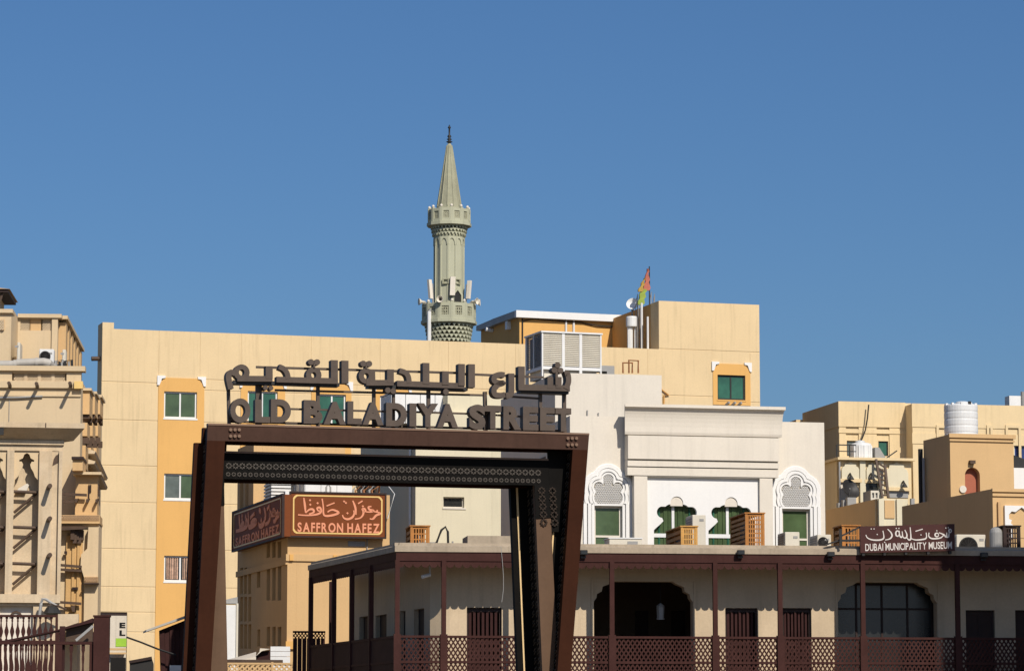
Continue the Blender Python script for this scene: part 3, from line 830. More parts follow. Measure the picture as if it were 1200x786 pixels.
# ------------------------------------------------------------------ museum sign on the eaves
def museum_sign():
    S = Q.sub(Q.X(1063, 640, -.24), -.24, R(-2))
    x0, zt = S.hit(1008, 616.5); x1, _ = S.hit(1118.5, 613.5); _, zb = S.hit(1009, 647.5)
    zb2 = S.hit(1118.5, 645)[1]; zt2 = S.hit(1118.5, 613.5)[1]
    t = thing('museum_sign', 'dark maroon board lettered DUBAI MUNICIPALITY MUSEUM in white under Arabic script', 'sign', S, None, zb)
    sh = (zt2 - zt) / (x1 - x0)
    MB(S).hexa([(x0, 0, zb), (x1, 0, zb2), (x1, .12, zb2), (x0, .12, zb)], [(x0, 0, zt), (x1, 0, zt2), (x1, .12, zt2), (x0, .12, zt)]).link('board', M['signmaroon'], t)
    def z9(a, b): return S.hit(1000 + a / 9.6, 605 + b / 9.6)
    m = MB(S)
    a, b = z9(134, 386), z9(1108, 300)
    text_line(m, 'DUBAI MUNICIPALITY MUSEUM', .012, a[0], b[0], a[1], z9(134, 306)[1], -.008, -.001, shear=sh * 1.0, gap=.12, space=.42)
    m.link('latin_lettering', M['signwhite'], t, kind='stuff')
    W = (S.hit(1011, 630)[0] - S.hit(1010, 630)[0])
    def loop(cx, cy, rx, ry): return [(cx + rx * math.cos(R(t_)), cy + ry * math.sin(R(t_))) for t_ in range(0, 361, 40)]
    words = [
        [[(140, 205), (160, 240), (220, 262), (300, 262), (338, 245), (342, 215), (332, 158)], [(384, 140), (422, 178), (434, 218), (408, 250), (358, 262)]],
        [loop(496, 190, 20, 30), [(516, 158), (520, 210), (536, 232), (552, 215), (548, 165)], [(552, 215), (570, 240), (598, 232), (600, 195), (578, 150)], [(598, 235), (625, 262), (646, 240), (638, 120)],
         [(646, 245), (700, 262), (780, 256), (820, 238), (818, 180)], [(698, 165), (780, 140)]],
        [loop(938, 205, 20, 20), [(850, 180), (848, 222), (880, 246), (940, 246), (985, 236), (1018, 205)], [(962, 180), (1018, 203), (1046, 232), (1050, 180)], [(1046, 232), (1070, 226), (1078, 180)], loop(1088, 160, 14, 18)]]
    dots = [[(268, 200), (200, 138), (232, 138), (352, 288)], [(482, 132), (512, 132), (760, 205)], [(938, 158), (1040, 128), (1066, 124)]]
    k = 0
    for w, ds in zip(words, dots):
        m = MB(S)
        for s in w:
            k += 1; e = .0012 * (k % 6); ribbon(m, [z9(*p) for p in s], 1.45 * W, -.008 - e, -.001 - e)
        for p in ds:
            k += 1; e = .0012 * (k % 6); x, z = z9(*p); diamond(m, x, z, .85 * W, -.008 - e, -.001 - e)
        m.link('arabic_lettering', M['signwhite'], t, kind='stuff')
    # steel supports: two feet and a braced arm to the left
    for px in (1012, 1037, 1062, 1088, 1114):
        x = S.X(px, 645); MB(S).box(x - .03, x + .03, .02, .16, zb + (zb2 - zb) * (x - x0) / (x1 - x0) - .07, zb + (zb2 - zb) * (x - x0) / (x1 - x0) - .002).link('foot', M['darkmetal'], t)
    a = S.hit(985, 633, .06); b = S.hit(1009, 633, .06); c2 = S.hit(986, 648, .06); d = S.hit(1008, 617, .06)
    MB(S).bar((a[0], .06, a[1]), (b[0], .06, b[1]), .05).link('arm', M['darkmetal'], t)
    MB(S).bar((a[0], .06, Q_top - .05), (a[0], .06, a[1] + .28), .055).link('arm', M['darkmetal'], t)
    MB(S).bar((a[0], .085, a[1] + .1), (d[0], .085, d[1]), .04).link('arm', M['darkmetal'], t)
    e = S.hit(968, 638, .06)
    MB(S).bar((e[0], .11, e[1]), (a[0], .11, a[1] + .02), .04).link('arm', M['darkmetal'], t)
museum_sign()

# ------------------------------------------------------------------ things on the museum roof
def roof_things():
    zr = Q_roof
    def bx(a, b, c, d, y): return Q.rect(a, b, c, d, y)
    for (pl, pt, pr, ps, y, dep, nx, nz, lab, fm) in (
        (798, 617, 817.5, 640, 1.0, 2.2, 5, 5, 'small square-holed wooden lattice cover below the left three-lobed window', M['woodlt']),
        (873.5, 601.5, 896, 640, 1.0, 2.0, 6, 9, 'tall wooden lattice cover in front of the right three-lobed window', M['wood']),
        (481, 616.5, 503.5, 642, 2.2, 1.3, 5, 5, 'wooden lattice cover on the roof below the shaded grey wall', M['wood']),
        (987, 616, 1008, 642, 1.6, 1.0, 4, 4, 'slatted wooden cover behind the left edge of the museum sign', M['wood'])):
        x0, x1, z0, z1 = bx(pl, pt, pr, ps, y)
        lattice_box(Q, x0, x1, y, dep, zr, z1, lab, nx, nz, fm=fm)
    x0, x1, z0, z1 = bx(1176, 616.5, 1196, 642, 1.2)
    lattice_box(Q, x0, x1, 1.2, .9, zr, z1, 'wooden lattice cover coloured dark for its shade at the right edge beside the cream parapet', 5, 6, fm=M['darkwood'])  # dark wood puts the cover's shade into its colour
    # air conditioners
    for (pl, pt, pr, y, dep, lab, fan, m) in (
        (811.5, 603, 827, 3.6, 1.0, 'tall beige air conditioner behind the small wooden lattice cover', 'none', M['beigemetal']),
        (920, 623, 937, 1.2, .9, 'beige air conditioner with shaded side below the right green arched window', 'none', M['beigemetal']),
        (958, 626, 974, 1.4, .9, 'low air conditioner between the green arched window and the slatted cover', 'front', M['beigemetal']),
        (1121, 626, 1155, 1.5, .6, 'shaded beige air conditioner with round fan beside the museum sign', 'front', M['beigemetal'])):
        x0, x1, z0, z1 = bx(pl, pt, pr, 640, y)
        ac_unit(Q, x0, x1, y, zr, z1, dep, lab, 'air conditioners on the museum roof', m, fan)
    x0, x1, z0, z1 = bx(714, 629.5, 752, 640, 1.0)
    t = thing('flat_cabinet', 'low flat white cabinet on the roof below the left green arched window', 'cabinet', Q.sub((x0 + x1) / 2, 1.3, 0), None, zr)
    MB(Q).box(x0, x1, 1.0, 1.8, zr, z1 - .03).link('casing', M['beigemetal'], t, bevel=.01); MB(Q).box(x0 - .02, x1 + .02, .98, 1.82, z1 - .03, z1).link('lid', M['metalwhite'], t)
    MB(Q).box(x1 - .35, x1 - .1, .985, .998, z1 - .17, z1 - .09).link('badge_plate', M['greymetal'], t)
    # antenna bits left of the gateway
    x, y = 0, 2.6
    x0, z0 = Q.hit(521, 640, y)
    f = Q.sub(x0, y, 0)
    t = thing('pipe_elbow', 'bent grey vent pipe with small valves on the roof left of the gateway leg', 'pipe', f, None, zr)
    hh = Q.Z(617, 521, y) - zr
    MB(f).tube([(-.25, 0, zr), (-.2, 0, zr + hh * .5), (-.08, 0, zr + hh * .9), (0.02, 0, zr + hh), (.08, 0, zr + hh * .85), (.1, 0, zr)], .03, 8).link('bent_pipe', M['darkmetal'], t)
    for dx, h in ((.2, .55), (.36, .4), (.28, .3)):
        MB(f).tube([(dx, 0, zr), (dx, 0, zr + hh * h)], .022, 6).link('stub', M['greymetal'], t)
    MB(f).box(-.62, -.2, .1, .5, zr, zr + .42).link('base_box', M['greymetal'], t)
    x0, x1, z0, z1 = bx(548, 627.5, 605, 640, 2.4)
    tag(MB(Q).box(x0, x1, 2.4, 3.6, zr, z1).link('roof_hatch', M['coping']), 'low plastered roof hatch on the museum roof behind the gateway', 'hatch')
    x, z = Q.hit(1167, 626, 1.3); f = Q.sub(x, 1.3, 0)
    tag(MB(f).lathe([(.16, zr), (.16, z + .05), (.14, z + .12), (.08, z + .17), (0, z + .19)], 16).link('vent_cowl', M['greymetal'], smooth=False), 'grey domed vent pipe on the roof beside the shaded lattice cover', 'vent')
roof_things()
# ------------------------------------------------------------------ long tan apartment block
T = frame(120, 385, 140, 17)
def white_corner(fr, root, x, z, sg):
    """white bracket moulding at the top corner of an ochre window strip"""
    m = MB(fr)
    m.prism([(x, z), (x + sg * .36, z), (x + sg * .36, z - .10), (x + sg * .2, z - .13), (x + sg * .15, z - .28), (x + sg * .10, z - .42), (x, z - .42)], [], -.10, -.021)
    m.link('corner_moulding', M['white'], root)
def build_tan():
    t = thing('apartment_block', 'long tan apartment block with ochre window strips behind the gateway', 'building', T)
    xw = T.X(890, 400); zt = T.Z(385, 120); zt2 = T.Z(352.5, 772); xt = T.X(772, 400)
    xn, zn = T.hit(149, 717)                     # notch at the lower left corner
    zlines = [T.Z(y, 121) for y in (447, 491.5, 545, 588, 642.5, 687, 740)]
    strips = [(184, 238, 443, None), (281, 333, 446, None), (364, 411, 449, None), (438, 480, 451, None), (836, 880, 426.5, 474)]
    wins = [[(192, 459, 230.5, 490), (192, 555, 230.5, 585), (192, 651, 230.5, 681)], [(290, 458.5, 325, 495), (290, 551, 325, 582)], [(373, 462, 405, 498), (373, 555, 405, 586)], [(445, 464, 473, 500), (445, 556, 473, 588)], [(840.5, 439.5, 873, 468.5)]]
    holes = []; wrects = []
    for i, ws in enumerate(wins):
        for w in ws:
            r = T.rect(*w); holes.append(r); wrects.append((i, w, r))
    # facade slab (1.1 m thick) with its lower left corner cut away
    outer = [(0, zn), (xn, zn), (xn, 0), (xw, 0), (xw, zt2), (xt, zt2), (xt, zt), (0, zt)]
    MB(T).prism(outer, [rloop(*h) for h in holes], 0, 1.1).link('wall', M['tan'], t)
    MB(T).box(0, .50, -.02, 1.12, zt + .004, zt + .28).link('corner_pier', M['tan'], t)
    dx = 5.0
    MB(T).box(dx, xt - .1, 1.102, 14, 0, zt - .9).link('body', M['tan'], t)
    MB(T).box(dx, xt - .1, 1.103, 14.0, zt - .898, zt - .7).link('roof', M['roofdark'], t)
    xt0, _ = T.hit(740, 372, 1.1)
    # stair tower: body and left side
    hx, hz = T.hit(772, 352)
    MB(T).box(xt, xw - .3, 1.102, 9, 0, zt2 - .002).link('tower_body', M['orange'], t)
    # facade panels between the grooves, 25 mm proud of the wall
    def panels(x0, x1, zs, n=1):
        for z1, z0 in zip(zs, zs[1:]):
            for k in range(n):
                a, b = x0 + (x1 - x0) * k / n, x0 + (x1 - x0) * (k + 1) / n
                MB(T).box(a + .007, b - .007, -.018, -.001, z0 + .03, z1 - .03).link('facade_panel', M['tan'], t)
    xs = [(T.X(a, 560), T.X(b, 560)) for a, b, _, _ in strips]
    zz = [zt + .035] + zlines + [zn - .5]
    panels(0.0, xs[0][0], [zt + .035] + zlines[:6] + [zn - .0], 1)
    panels(xn, xs[0][0], [zn, zlines[6], 3.2, 1.0], 1)
    # plain field above the strips; fields between strips
    panels(xs[0][0], xs[1][0] - .0, [zt + .035, T.Z(443, 184)], 2)
    panels(xs[1][0], xs[4][0], [zt + .035, T.Z(449.5, 364)], 7)
    for i in range(3):
        panels(xs[i][1], xs[i + 1][0], [T.Z(443, 184)] + [zlines[0] - .25] + zlines[1:6], 1)
    panels(xs[3][1], xs[4][0], [T.Z(449.5, 364)] + zlines[1:6], 4)
    panels(xt, xw, [zt2 + .035, zt + .02], 1)
    panels(xs[4][1], xw, [zt - .0] + zlines[:6], 1)
    panels(xs[4][0], xs[4][1], [T.Z(474, 858), zlines[1]], 1)
    # ochre strips with rounded shoulders and white mouldings
    for i, (a, b, top, bot) in enumerate(strips):
        x0, x1 = xs[i]; z1 = T.Z(top, (a + b) / 2); z0 = T.Z(bot, a) if bot else 0.5
        hs = [rloop(*r) for j, w, r in wrects if j == i]
        lp = [(x0, z0), (x1, z0), (x1, z1 - .3), (x1 - .1, z1 - .22), (x1 - .28, z1), (x0 + .28, z1), (x0 + .1, z1 - .22), (x0, z1 - .3)]
        MB(T).prism(lp, hs, -.05, -.001).link('window_strip', M['yellow'], t)
        for sg, x in ((1, x0 - .06), (-1, x1 + .06)): white_corner(T, t, x, z1 + .08, sg)
    for i, w, r in wrects:
        if i == 0 and w[1] > 640:                # patterned curtains behind the lowest window
            wd_ = window(T, t, r, .05, .07, 2, 1, gms=[M['darkglass'], M['darkglass']])
            for c in (0, 1):
                x0 = r[0] + (r[1] - r[0]) * (.08 + .5 * c); x1 = x0 + (r[1] - r[0]) * .36
                m = MB(T); n = 12; pts = []
                for k in range(n + 1):
                    x = x0 + (x1 - x0) * k / n; pts.append((x, .025 * math.sin(k * 2.6)))
                for k in range(n):
                    (xa, ya), (xb, yb) = pts[k], pts[k + 1]
                    m.hexa([(xa, .07 + ya, r[2] + .1), (xb, .07 + yb, r[2] + .1), (xb, .075 + yb, r[2] + .1), (xa, .075 + ya, r[2] + .1)], [(xa, .07 + ya, r[3] - .08), (xb, .07 + yb, r[3] - .08), (xb, .075 + yb, r[3] - .08), (xa, .075 + ya, r[3] - .08)])
                m.link('curtain', M['curtain'], wd_)
        else:
            gm = [M['greenglass'], M['greenglass']]
            if i in (1, 2, 3, 4): gm = [M['tealglass']] * 2
            if i == 0 and w[1] > 500: gm = [M['greyglass'], M['greenglass']]
            window(T, t, r, .05, .07, 2, 1, fm=M['darkmetal'] if i in (4,) else None, gms=gm)
        MB(T).box(r[0] - .03, r[1] + .03, -.07, .03, r[2] - .07, r[2] - .003).link('sill', M['yellow'] if i != 0 else M['white'], t)
    # dark edge of the notch and a waterspout on the left edge
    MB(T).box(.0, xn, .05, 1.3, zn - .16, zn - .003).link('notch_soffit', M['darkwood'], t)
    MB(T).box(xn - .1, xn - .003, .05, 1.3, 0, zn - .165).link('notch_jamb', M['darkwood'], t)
    x, z = T.hit(109, 419); MB(T).tube([(x, .4, z), (.02, .4, z + .02)], .10, 8).link('waterspout', M['pole'], t)
    # small fittings: pipes on the wall by the white roof block
    for a in (((758, 467), (762, 463), (766, 462), (766, 470)), ((775, 472), (776, 461), (782, 464))):
        pass
    return t, zt, zt2, xt, xw
tan, T_zt, T_zt2, T_xt, T_xw = build_tan()

def white_pipe(fr, pts, r, label, m, name='drain_pipe', cat='pipe', group=None):
    return tag(MB(fr).tube(pts, r, 7).link(name, m), label, cat, group)
for k, (pp, y, lab) in enumerate(((((730, 437), (730, 425), (741, 425), (741, 437)), -1.2, 'rusty bent roof pipe left of its twin above the white roof block'), (((737, 437), (737, 422), (748, 422.5), (748, 437)), -1.5, 'rusty bent roof pipe nearer the tower above the white roof block'))):
    white_pipe(T, [(T.hit(*p, y)[0], y, T.hit(*p, y)[1]) for p in pp], .045, lab, M['pipe'], 'roof_pipe', 'pipe')

# ------------------------------------------------------------------ ochre penthouse on the roof
P = frame(605, 363, 152, 19.5)
def build_penthouse():
    p = thing('penthouse', 'ochre rooftop house with a pale sloping roof edge beside the minaret', 'building', P, None, T_zt - .7)
    z0 = T_zt - .7; zt = P.Z(371, 606); zr = P.Z(363.3, 605)
    xr = P.X(741, 375)
    l = P.left(0, 0)
    ya, _ = l.hit(576, 362); yb, zb = l.hit(558, 382)
    zf = l.hit(576, 369.5)[1]
    MB(P).box(.25, xr, .25, .5, z0, zt).link('wall', M['yellow'], p)
    m = MB(l.sub(0, .25, 0)); m.prism([(-.502, z0), (-.502, zt), (ya, zt), (yb, zb - .25), (yb, z0)], [], 0, .25); m.link('side_wall', M['orange'], p)  # same ochre paint as the front, darkened for the side's shade
    MB(P).box(.0, xr + .2, 0.0, .249, zt - .02, zr).link('roof_edge', M['white'], p)
    m = MB(P); m.hexa([(.0, .25, zt + .002), (xr + .2, .25, zt + .002), (xr + .2, -ya, zt + .002), (0, -ya, zt + .002)], [(0, .25, zr - .002), (xr + .2, .25, zr - .002), (xr + .2, -ya, zr - .002), (0, -ya, zr - .002)]); m.link('roof', M['greymetal'], p)
    m = MB(P); m.hexa([(.0, -ya + .003, zt - .02), (xr, -ya + .003, zt - .02), (xr, -yb, zb - .24), (0, -yb, zb - .24)], [(0, -ya + .003, zr - .01), (xr, -ya + .003, zr - .01), (xr, -yb, zb), (0, -yb, zb)]); m.link('sloping_roof', M['greymetal'], p)
    # fittings on the shaded gable: lamp, conduit, door lintel
    a = l.hit(592, 381); 
    MB(l).box(a[0] - .16, a[0] + .12, .05, .249, a[1] - .2, a[1] + .2).link('wall_box', M['metalwhite'], p)
    a = l.hit(572, 387); MB(l).tube([(a[0], .24, a[1]), (a[0], -.12, a[1] + .05)], .1, 8).link('lamp', M['metalwhite'], p)
    a = l.hit(578, 396); b = l.hit(584, 396)
    for xx in (603.5,):
        pass
    for pxx in (612, 663, 672):
        a = P.hit(pxx, 376 if pxx != 663 else 373, .25); c = P.hit(pxx, 402, .25)
        MB(P).tube([(a[0], .21, z0), (a[0], .21, zt - .03)], .035 if pxx == 612 else .055, 6).link('drain_pipe', M['cable'] if pxx == 612 else M['metalwhite'], p)
    pts = []
    for q in ((612, 376), (625, 373.5), (655, 376), (680, 377.5), (700, 382), (718, 383), (738, 378)):
        a = P.hit(*q, .2); pts.append((a[0], .18, a[1]))
    MB(P).tube(pts, .03, 5).link('cable', M['cable'], p)
build_penthouse()

def tower_things():
    # flat dish, small tank, pipes and the furled flag beside the stair tower
    l = T.left(T_xt, 0)
    y = 2.2; f = T.sub(T.X(741.5, 357, y), y, 0); z = T.Z(357, 741, y)
    t = thing('satellite_dish', 'small white satellite dish on the roof corner beside the stair tower', 'satellite dish', f, None, T_zt - .7)
    m = MB(f.sub(0, 0, R(-35))); m.lathe([(.0, 0), (.13, .02), (.24, .07), (.28, .11), (.29, .11), (.25, .05), (.13, -.005), (0, -.03)], 20)
    m.m = f.mat @ Matrix.Translation((0, 0, z)) @ Matrix.Rotation(R(-30), 4, 'Z') @ Matrix.Rotation(R(70), 4, 'X')
    m.link('dish', M['metalwhite'], t, smooth=True)
    MB(f).tube([(0, .1, T_zt - .7), (0, .1, z)], .04, 8).link('mast', M['greymetal'], t)
    MB(f).tube([(0, 0, z - .3), (.05, -.55, z + .05)], .02, 6).link('feed_arm', M['greymetal'], t)
    y = 1.6; x, z0 = T.hit(740.5, 383, y); z1 = T.Z(371, 740.5, y); f = T.sub(x, y, 0); r = T.X(747, 377, y) - x
    t = thing('small_water_tank', 'small white cylinder tank on the roof beside the tower wall', 'water tank', f, None, T_zt - .7)
    MB(f).lathe([(r * .96, z0), (r, z0 + .05), (r, z1 - .06), (r * .9, z1), (0, z1 + .04)], 20).link('shell', M['tank'], t, smooth=False)
    for dx in (-r * .6, r * .6): MB(f).box(dx - .05, dx + .05, -.05, .05, T_zt - .7, z0 - .002).link('leg', M['metalwhite'], t)
    MB(f).tube([(-r * .3, 0, T_zt - .7), (-r * .3, 0, z0 - .003)], .12, 8).link('pipe', M['metalwhite'], t)
    for px, top, lab in ((752, 322, 'tall thin white pole against the shaded tower wall beside the flag'), (759, 371, 'short white standpipe against the shaded tower wall')):
        y = 1.0 if px == 752 else .5
        x, zz = T.hit(px, top if px != 752 else 355, y)
        tag(MB(T).tube([(x, y, T_zt - .7), (x, y, zz)], .05, 7).link('standpipe', M['metalwhite']), lab, 'pipe')
    y = 1.4
    x, z1 = T.hit(758.5, 312, y); _, z0 = T.hit(757, 356, y)
    f = T.sub(x, y, 0)
    t = thing('furled_flag', 'furled red, amber and lime flag on a thin pole at the tower roof', 'flag', f, None, T_zt - .7)
    MB(f).tube([(.1, 0, T_zt - .7), (.1, 0, z1)], .028, 7).link('pole', M['darkmetal'], t)
    h = z1 - z0
    def fold(a, b, w0, w1, m, name, dx):
        k = MB(f); pts0, pts1 = [], []
        n = 8
        for i in range(n + 1):
            u = i / n; zz = z1 - .12 - h * (a + (b - a) * u); w = w0 + (w1 - w0) * u
            pts0.append((dx * (a + (b - a) * u) * 3 - w * .5 + .03 * math.sin(i * 1.7), zz)); pts1.append((dx * (a + (b - a) * u) * 3 + w * .5 + .04 * math.sin(i * 2.1), zz))
        for i in range(n):
            A, B_, C, D = pts0[i], pts1[i], pts1[i + 1], pts0[i + 1]
            k.hexa([(D[0], -.06, D[1]), (C[0], -.11, C[1]), (C[0], .02, C[1]), (D[0], .05, D[1])], [(A[0], -.06, A[1]), (B_[0], -.11, B_[1]), (B_[0], .02, B_[1]), (A[0], .05, A[1])])
        k.link(name, m, t)
    fold(0.0, .58, .04, .30, M['flagred'], 'red_band', -.03)
    fold(.25, .62, .03, .22, M['flagyellow'], 'amber_band', -.2)
    fold(.55, .97, .24, .28, M['flaggreen'], 'green_band', -.12)
    # railing of thin hoops round the flag
    t = thing('hoop_railing', 'thin wire hoops standing round the furled flag on the tower roof', 'railing', T.sub(T.X(757, 350, 2), 2.0, 0), None, T_zt - .7)
    for px in (747, 750, 763, 767):
        x, zz = T.hit(px, 340 + abs(px - 757) * .6, 2.0)
        MB(T).tube([(x, 2, T_zt - .7), (x, 2, zz), (x + .12, 2.3, zz + .1), (x + .12, 2.6, zz - .3), (x + .12, 2.6, T_zt - .7)], .018, 5).link('hoop', M['greymetal'], t)
    # three bird spikes / brackets under the right window and pipe by its sill
    x, z = T.hit(858, 474.5, -.1)
    f = T.sub(x, -.1, 0)
    t = thing('wall_bracket', 'small row of grey brackets below the tower window', 'bracket', f, None, z)
    for k in range(3): MB(f).bar((-.3 + .3 * k, 0, z), (-.22 + .3 * k, -.2, z + .1), .09).link('clip', M['greymetal'], t)
    pts = [(T.hit(a, b, -.08)[0], -.08, T.hit(a, b, -.08)[1]) for a, b in ((775, 456), (784, 463), (778, 463.5), (778, 476))]
    white_pipe(T, pts, .04, 'thin bent pipe on the tan wall right of the white roof block', M['orange'])
tower_things()

# ------------------------------------------------------------------ minaret
def build_minaret():
    D = 190
    c = frame(526, 400, D, 0); f = Frame((c.o.x, c.o.y + 0), R(8))
    Z = lambda py: Frame((0, D), 0).hit(526, py)[1]
    px = D / F
    t = thing('minaret', 'sage green minaret with two pierced balconies and a tapering spire', 'minaret', f)
    N = 12; ph = PI / 12 + R(4)
    m = MB(f); prof = [(17.6 * px, 0), (17.6 * px, Z(279)), (18.3 * px, Z(278)), (18.3 * px, Z(271)), (17.2 * px, Z(270)), (17.2 * px, Z(246))]
    m.lathe(prof, N, ph=ph); m.link('shaft', M['minaret'], t)
    r0 = 17.6 * px
    for k in range(N):                           # arched flutes: raised ribs and arch heads
        a0 = ph + 2 * PI * k / N
        u = Vector((math.cos(a0), math.sin(a0), 0)); e = Vector((-u.y, u.x, 0))
        b = MB(f); z0, z1 = 0, Z(279)
        p = u * r0
        b.hexa([p - e * .06 - u * .03 + Vector((0, 0, z0)), p + u * .04 - e * .04 + Vector((0, 0, z0)), p + u * .04 + e * .04 + Vector((0, 0, z0)), p + e * .06 - u * .03 + Vector((0, 0, z0))],
               [p - e * .06 - u * .03 + Vector((0, 0, z1)), p + u * .04 - e * .04 + Vector((0, 0, z1)), p + u * .04 + e * .04 + Vector((0, 0, z1)), p + e * .06 - u * .03 + Vector((0, 0, z1))])
        b.link('rib', M['minaret'], t)
        a1 = a0 + PI / N; half = r0 * math.sin(PI / N); rr = r0 * math.cos(PI / N)
        fr = f.sub(rr * math.cos(a1), rr * math.sin(a1), a1 + PI / 2)
        zt = Z(279); hw = half - .06
        arch = [(hw, zt - .5)] + [(hw * math.cos(R(a)), zt - .5 + .38 * math.sin(R(a))) for a in range(20, 180, 20)] + [(-hw, zt - .5)]
        MB(fr).prism([(-half, zt - .5), (-half, zt), (half, zt), (half, zt - .5)] + arch, [], -.06, .02).link('arch_head', M['minaret'], t)
    def balcony(ztop, zbot, rad, rin, tiers, zlow, nb):
        wallh = ztop - zbot; half = rad * math.sin(PI / nb); rr = rad * math.cos(PI / nb)
        for k in range(nb):
            a = 2 * PI * k / nb + PI / nb
            fr = f.sub(rr * math.cos(a), rr * math.sin(a), a + PI / 2)
            zz0, zz1 = zbot + wallh * .34, ztop - wallh * .18; hw = half * .50
            MB(fr).wall(-half + .01, half - .01, zbot, ztop, 0, .16, [(-hw, hw, zz0, zz1)]).link('parapet_panel', M['minaret'], t)
            g = MB(fr); n = 3
            for i in range(n):
                x = -hw + 2 * hw * (i + .5) / n; g.box(x - .035, x + .035, .05, .09, zz0, zz1)
                z = zz0 + (zz1 - zz0) * (i + .5) / n; g.box(-hw, hw, .06, .08, z - .035, z + .035)
            for i in range(n):
                for j in range(n):
                    if (i + j) % 2 == 0: diamond(g, -hw + 2 * hw * (i + .5) / n, zz0 + (zz1 - zz0) * (j + .5) / n, .11, .045, .095)
            g.link('pierced_grille', M['minaretdk'], t, kind='stuff')
            MB(fr).box(-hw - .05, hw + .05, .162, .19, zz0 - .05, zz1 + .05).link('grille_backing', M['darkmetal'], t)
            ang = 2 * PI * k / nb
            px_, py_ = rad * math.cos(ang), rad * math.sin(ang)
            fp = f.sub(px_ * .985, py_ * .985, ang + PI / 2)
            MB(fp).box(-.09, .09, -.012, .2, zbot - .05, ztop + .06).link('pier', M['minaret'], t)
            q = MB(fp); q.lathe([(.04, ztop + .06), (.08, ztop + .10), (.09, ztop + .15), (.06, ztop + .21), (0, ztop + .24)], 10, (0, .08)); q.link('finial', M['offwhite'], t, smooth=True)
        MB(f).lathe([(rad - .25, zbot - .04), (rad + .06, zbot - .04), (rad + .06, zbot + .14), (rad - .25, zbot + .14)], nb).link('balcony_floor', M['minaret'], t)
        # honeycomb corbels in receding tiers
        for i in range(tiers):
            z1 = zbot - .05 - (zbot - .05 - zlow) * i / tiers; z0 = zbot - .05 - (zbot - .05 - zlow) * (i + 1) / tiers
            r1 = (rad - .22) + (rin - rad + .22) * (i + .3) / tiers; n = 30
            MB(f).lathe([(max(rin * .8, r1 - .6), z0), (r1 - .40, z0), (r1 - .36, z1 - .06), (r1 + .04, z1 - .06), (r1 + .04, z1), (r1 - .5, z1)], 30).link('corbel_ring', M['minaret'], t)
            for k in range(n):
                a = 2 * PI * (k + .5 * (i % 2)) / n
                fr = f.sub(r1 * math.cos(a), r1 * math.sin(a), a + PI / 2)
                w = r1 * PI / n * .55
                MB(fr).prism([(-w, z1 - .062), (w, z1 - .062), (w * .9, z0 + (z1 - z0) * .45), (0, z0 + .02), (-w * .9, z0 + (z1 - z0) * .45)], [], -.06, .32).link('corbel', M['minaret'], t)
    balcony(Z(247), Z(265), 25.5 * px, 18.4 * px, 3, Z(278), 12)
    balcony(Z(358), Z(379.5), 32.2 * px, 24 * px, 5, Z(403), 12)
    m = MB(f); m.lathe([(15.2 * px, Z(246)), (14.6 * px, Z(243)), (9.2 * px, Z(208)), (3.2 * px, Z(171)), (1.4 * px, Z(168)), (0, Z(167.5))], 12, ph=PI / 12); m.link('spire', M['minaretdk'], t)
    for k in range(12):
        a = PI / 12 + 2 * PI * k / 12
        MB(f).bar((14.8 * px * math.cos(a), 14.8 * px * math.sin(a), Z(243)), (3.2 * px * math.cos(a), 3.2 * px * math.sin(a), Z(171)), .05).link('spire_rib', M['minaretdk'], t)
    prof = [(.06, Z(168))]
    for z, r in ((166.5, .2), (165, .06), (163.5, .16), (162, .06), (160, .13), (158, .05), (151, .05), (150, .1), (148.5, .06), (146, .0)): prof.append((r, Z(z)))
    MB(f).lathe(prof, 10).link('spire_finial', M['darkmetal'], t, smooth=True)
    # arched door above the lower balcony, small windows
    a = -PI / 2 + R(25)
    fr = f.sub(17.3 * px * math.cos(a), 17.3 * px * math.sin(a), a + PI / 2)
    z0, z1 = Z(356), Z(339)
    MB(fr).prism([(-.36, z0), (.36, z0), (.36, z1 - .4), (0, z1), (-.36, z1 - .4)], [[(-.25, z0 + .01), (.25, z0 + .01), (.25, z1 - .45), (0, z1 - .15), (-.25, z1 - .45)]], -.12, .1).link('door_frame', M['minaret'], t)
    MB(fr).prism([(-.24, z0), (.24, z0), (.24, z1 - .46), (0, z1 - .17), (-.24, z1 - .46)], [], -.06, .0).link('door', M['darkmetal'], t)
    for deg in (-18, 26):
        a = -PI / 2 + R(deg); fr = f.sub(17.6 * px * math.cos(a), 17.6 * px * math.sin(a), a + PI / 2)
        MB(fr).wall(-.22, .22, Z(335), Z(329), -.09, .05, [(-.12, .12, Z(334), Z(330))]).link('window', M['minaretdk'], t)
    # aerial panels and horn loudspeakers
    for deg, rr, tilt, h, w, lab in ((-62, 26, .10, 23, .10, 'white aerial panel on the left of the minaret balcony'), (3, 22, -.02, 22, .15, 'broad white aerial panel facing front on the minaret balcony'), (50, 27, -.10, 22, .10, 'slim white aerial panel on the right of the minaret balcony')):
        a = -PI / 2 + R(deg); fr = f.sub(rr * px * math.cos(a), rr * px * math.sin(a), a + PI / 2)
        zb = Z(352 if deg != 3 else 349)
        q = thing('aerial_panel', lab, 'aerial', fr, 'aerial panels on the minaret', zb)
        MB(fr).hexa([(-w, -.1, zb), (w, -.1, zb), (w, .1, zb), (-w, .1, zb)], [(-w - tilt * 1.6, -.1, zb + h * px), (w - tilt * 1.6, -.1, zb + h * px), (w - tilt * 1.6, .1, zb + h * px), (-w - tilt * 1.6, .1, zb + h * px)]).link('panel', M['offwhite'], q)
        MB(fr).tube([(0, .17, zb - .5), (-tilt, .17, zb + h * px * .8)], .05, 6).link('mast', M['greymetal'], q)
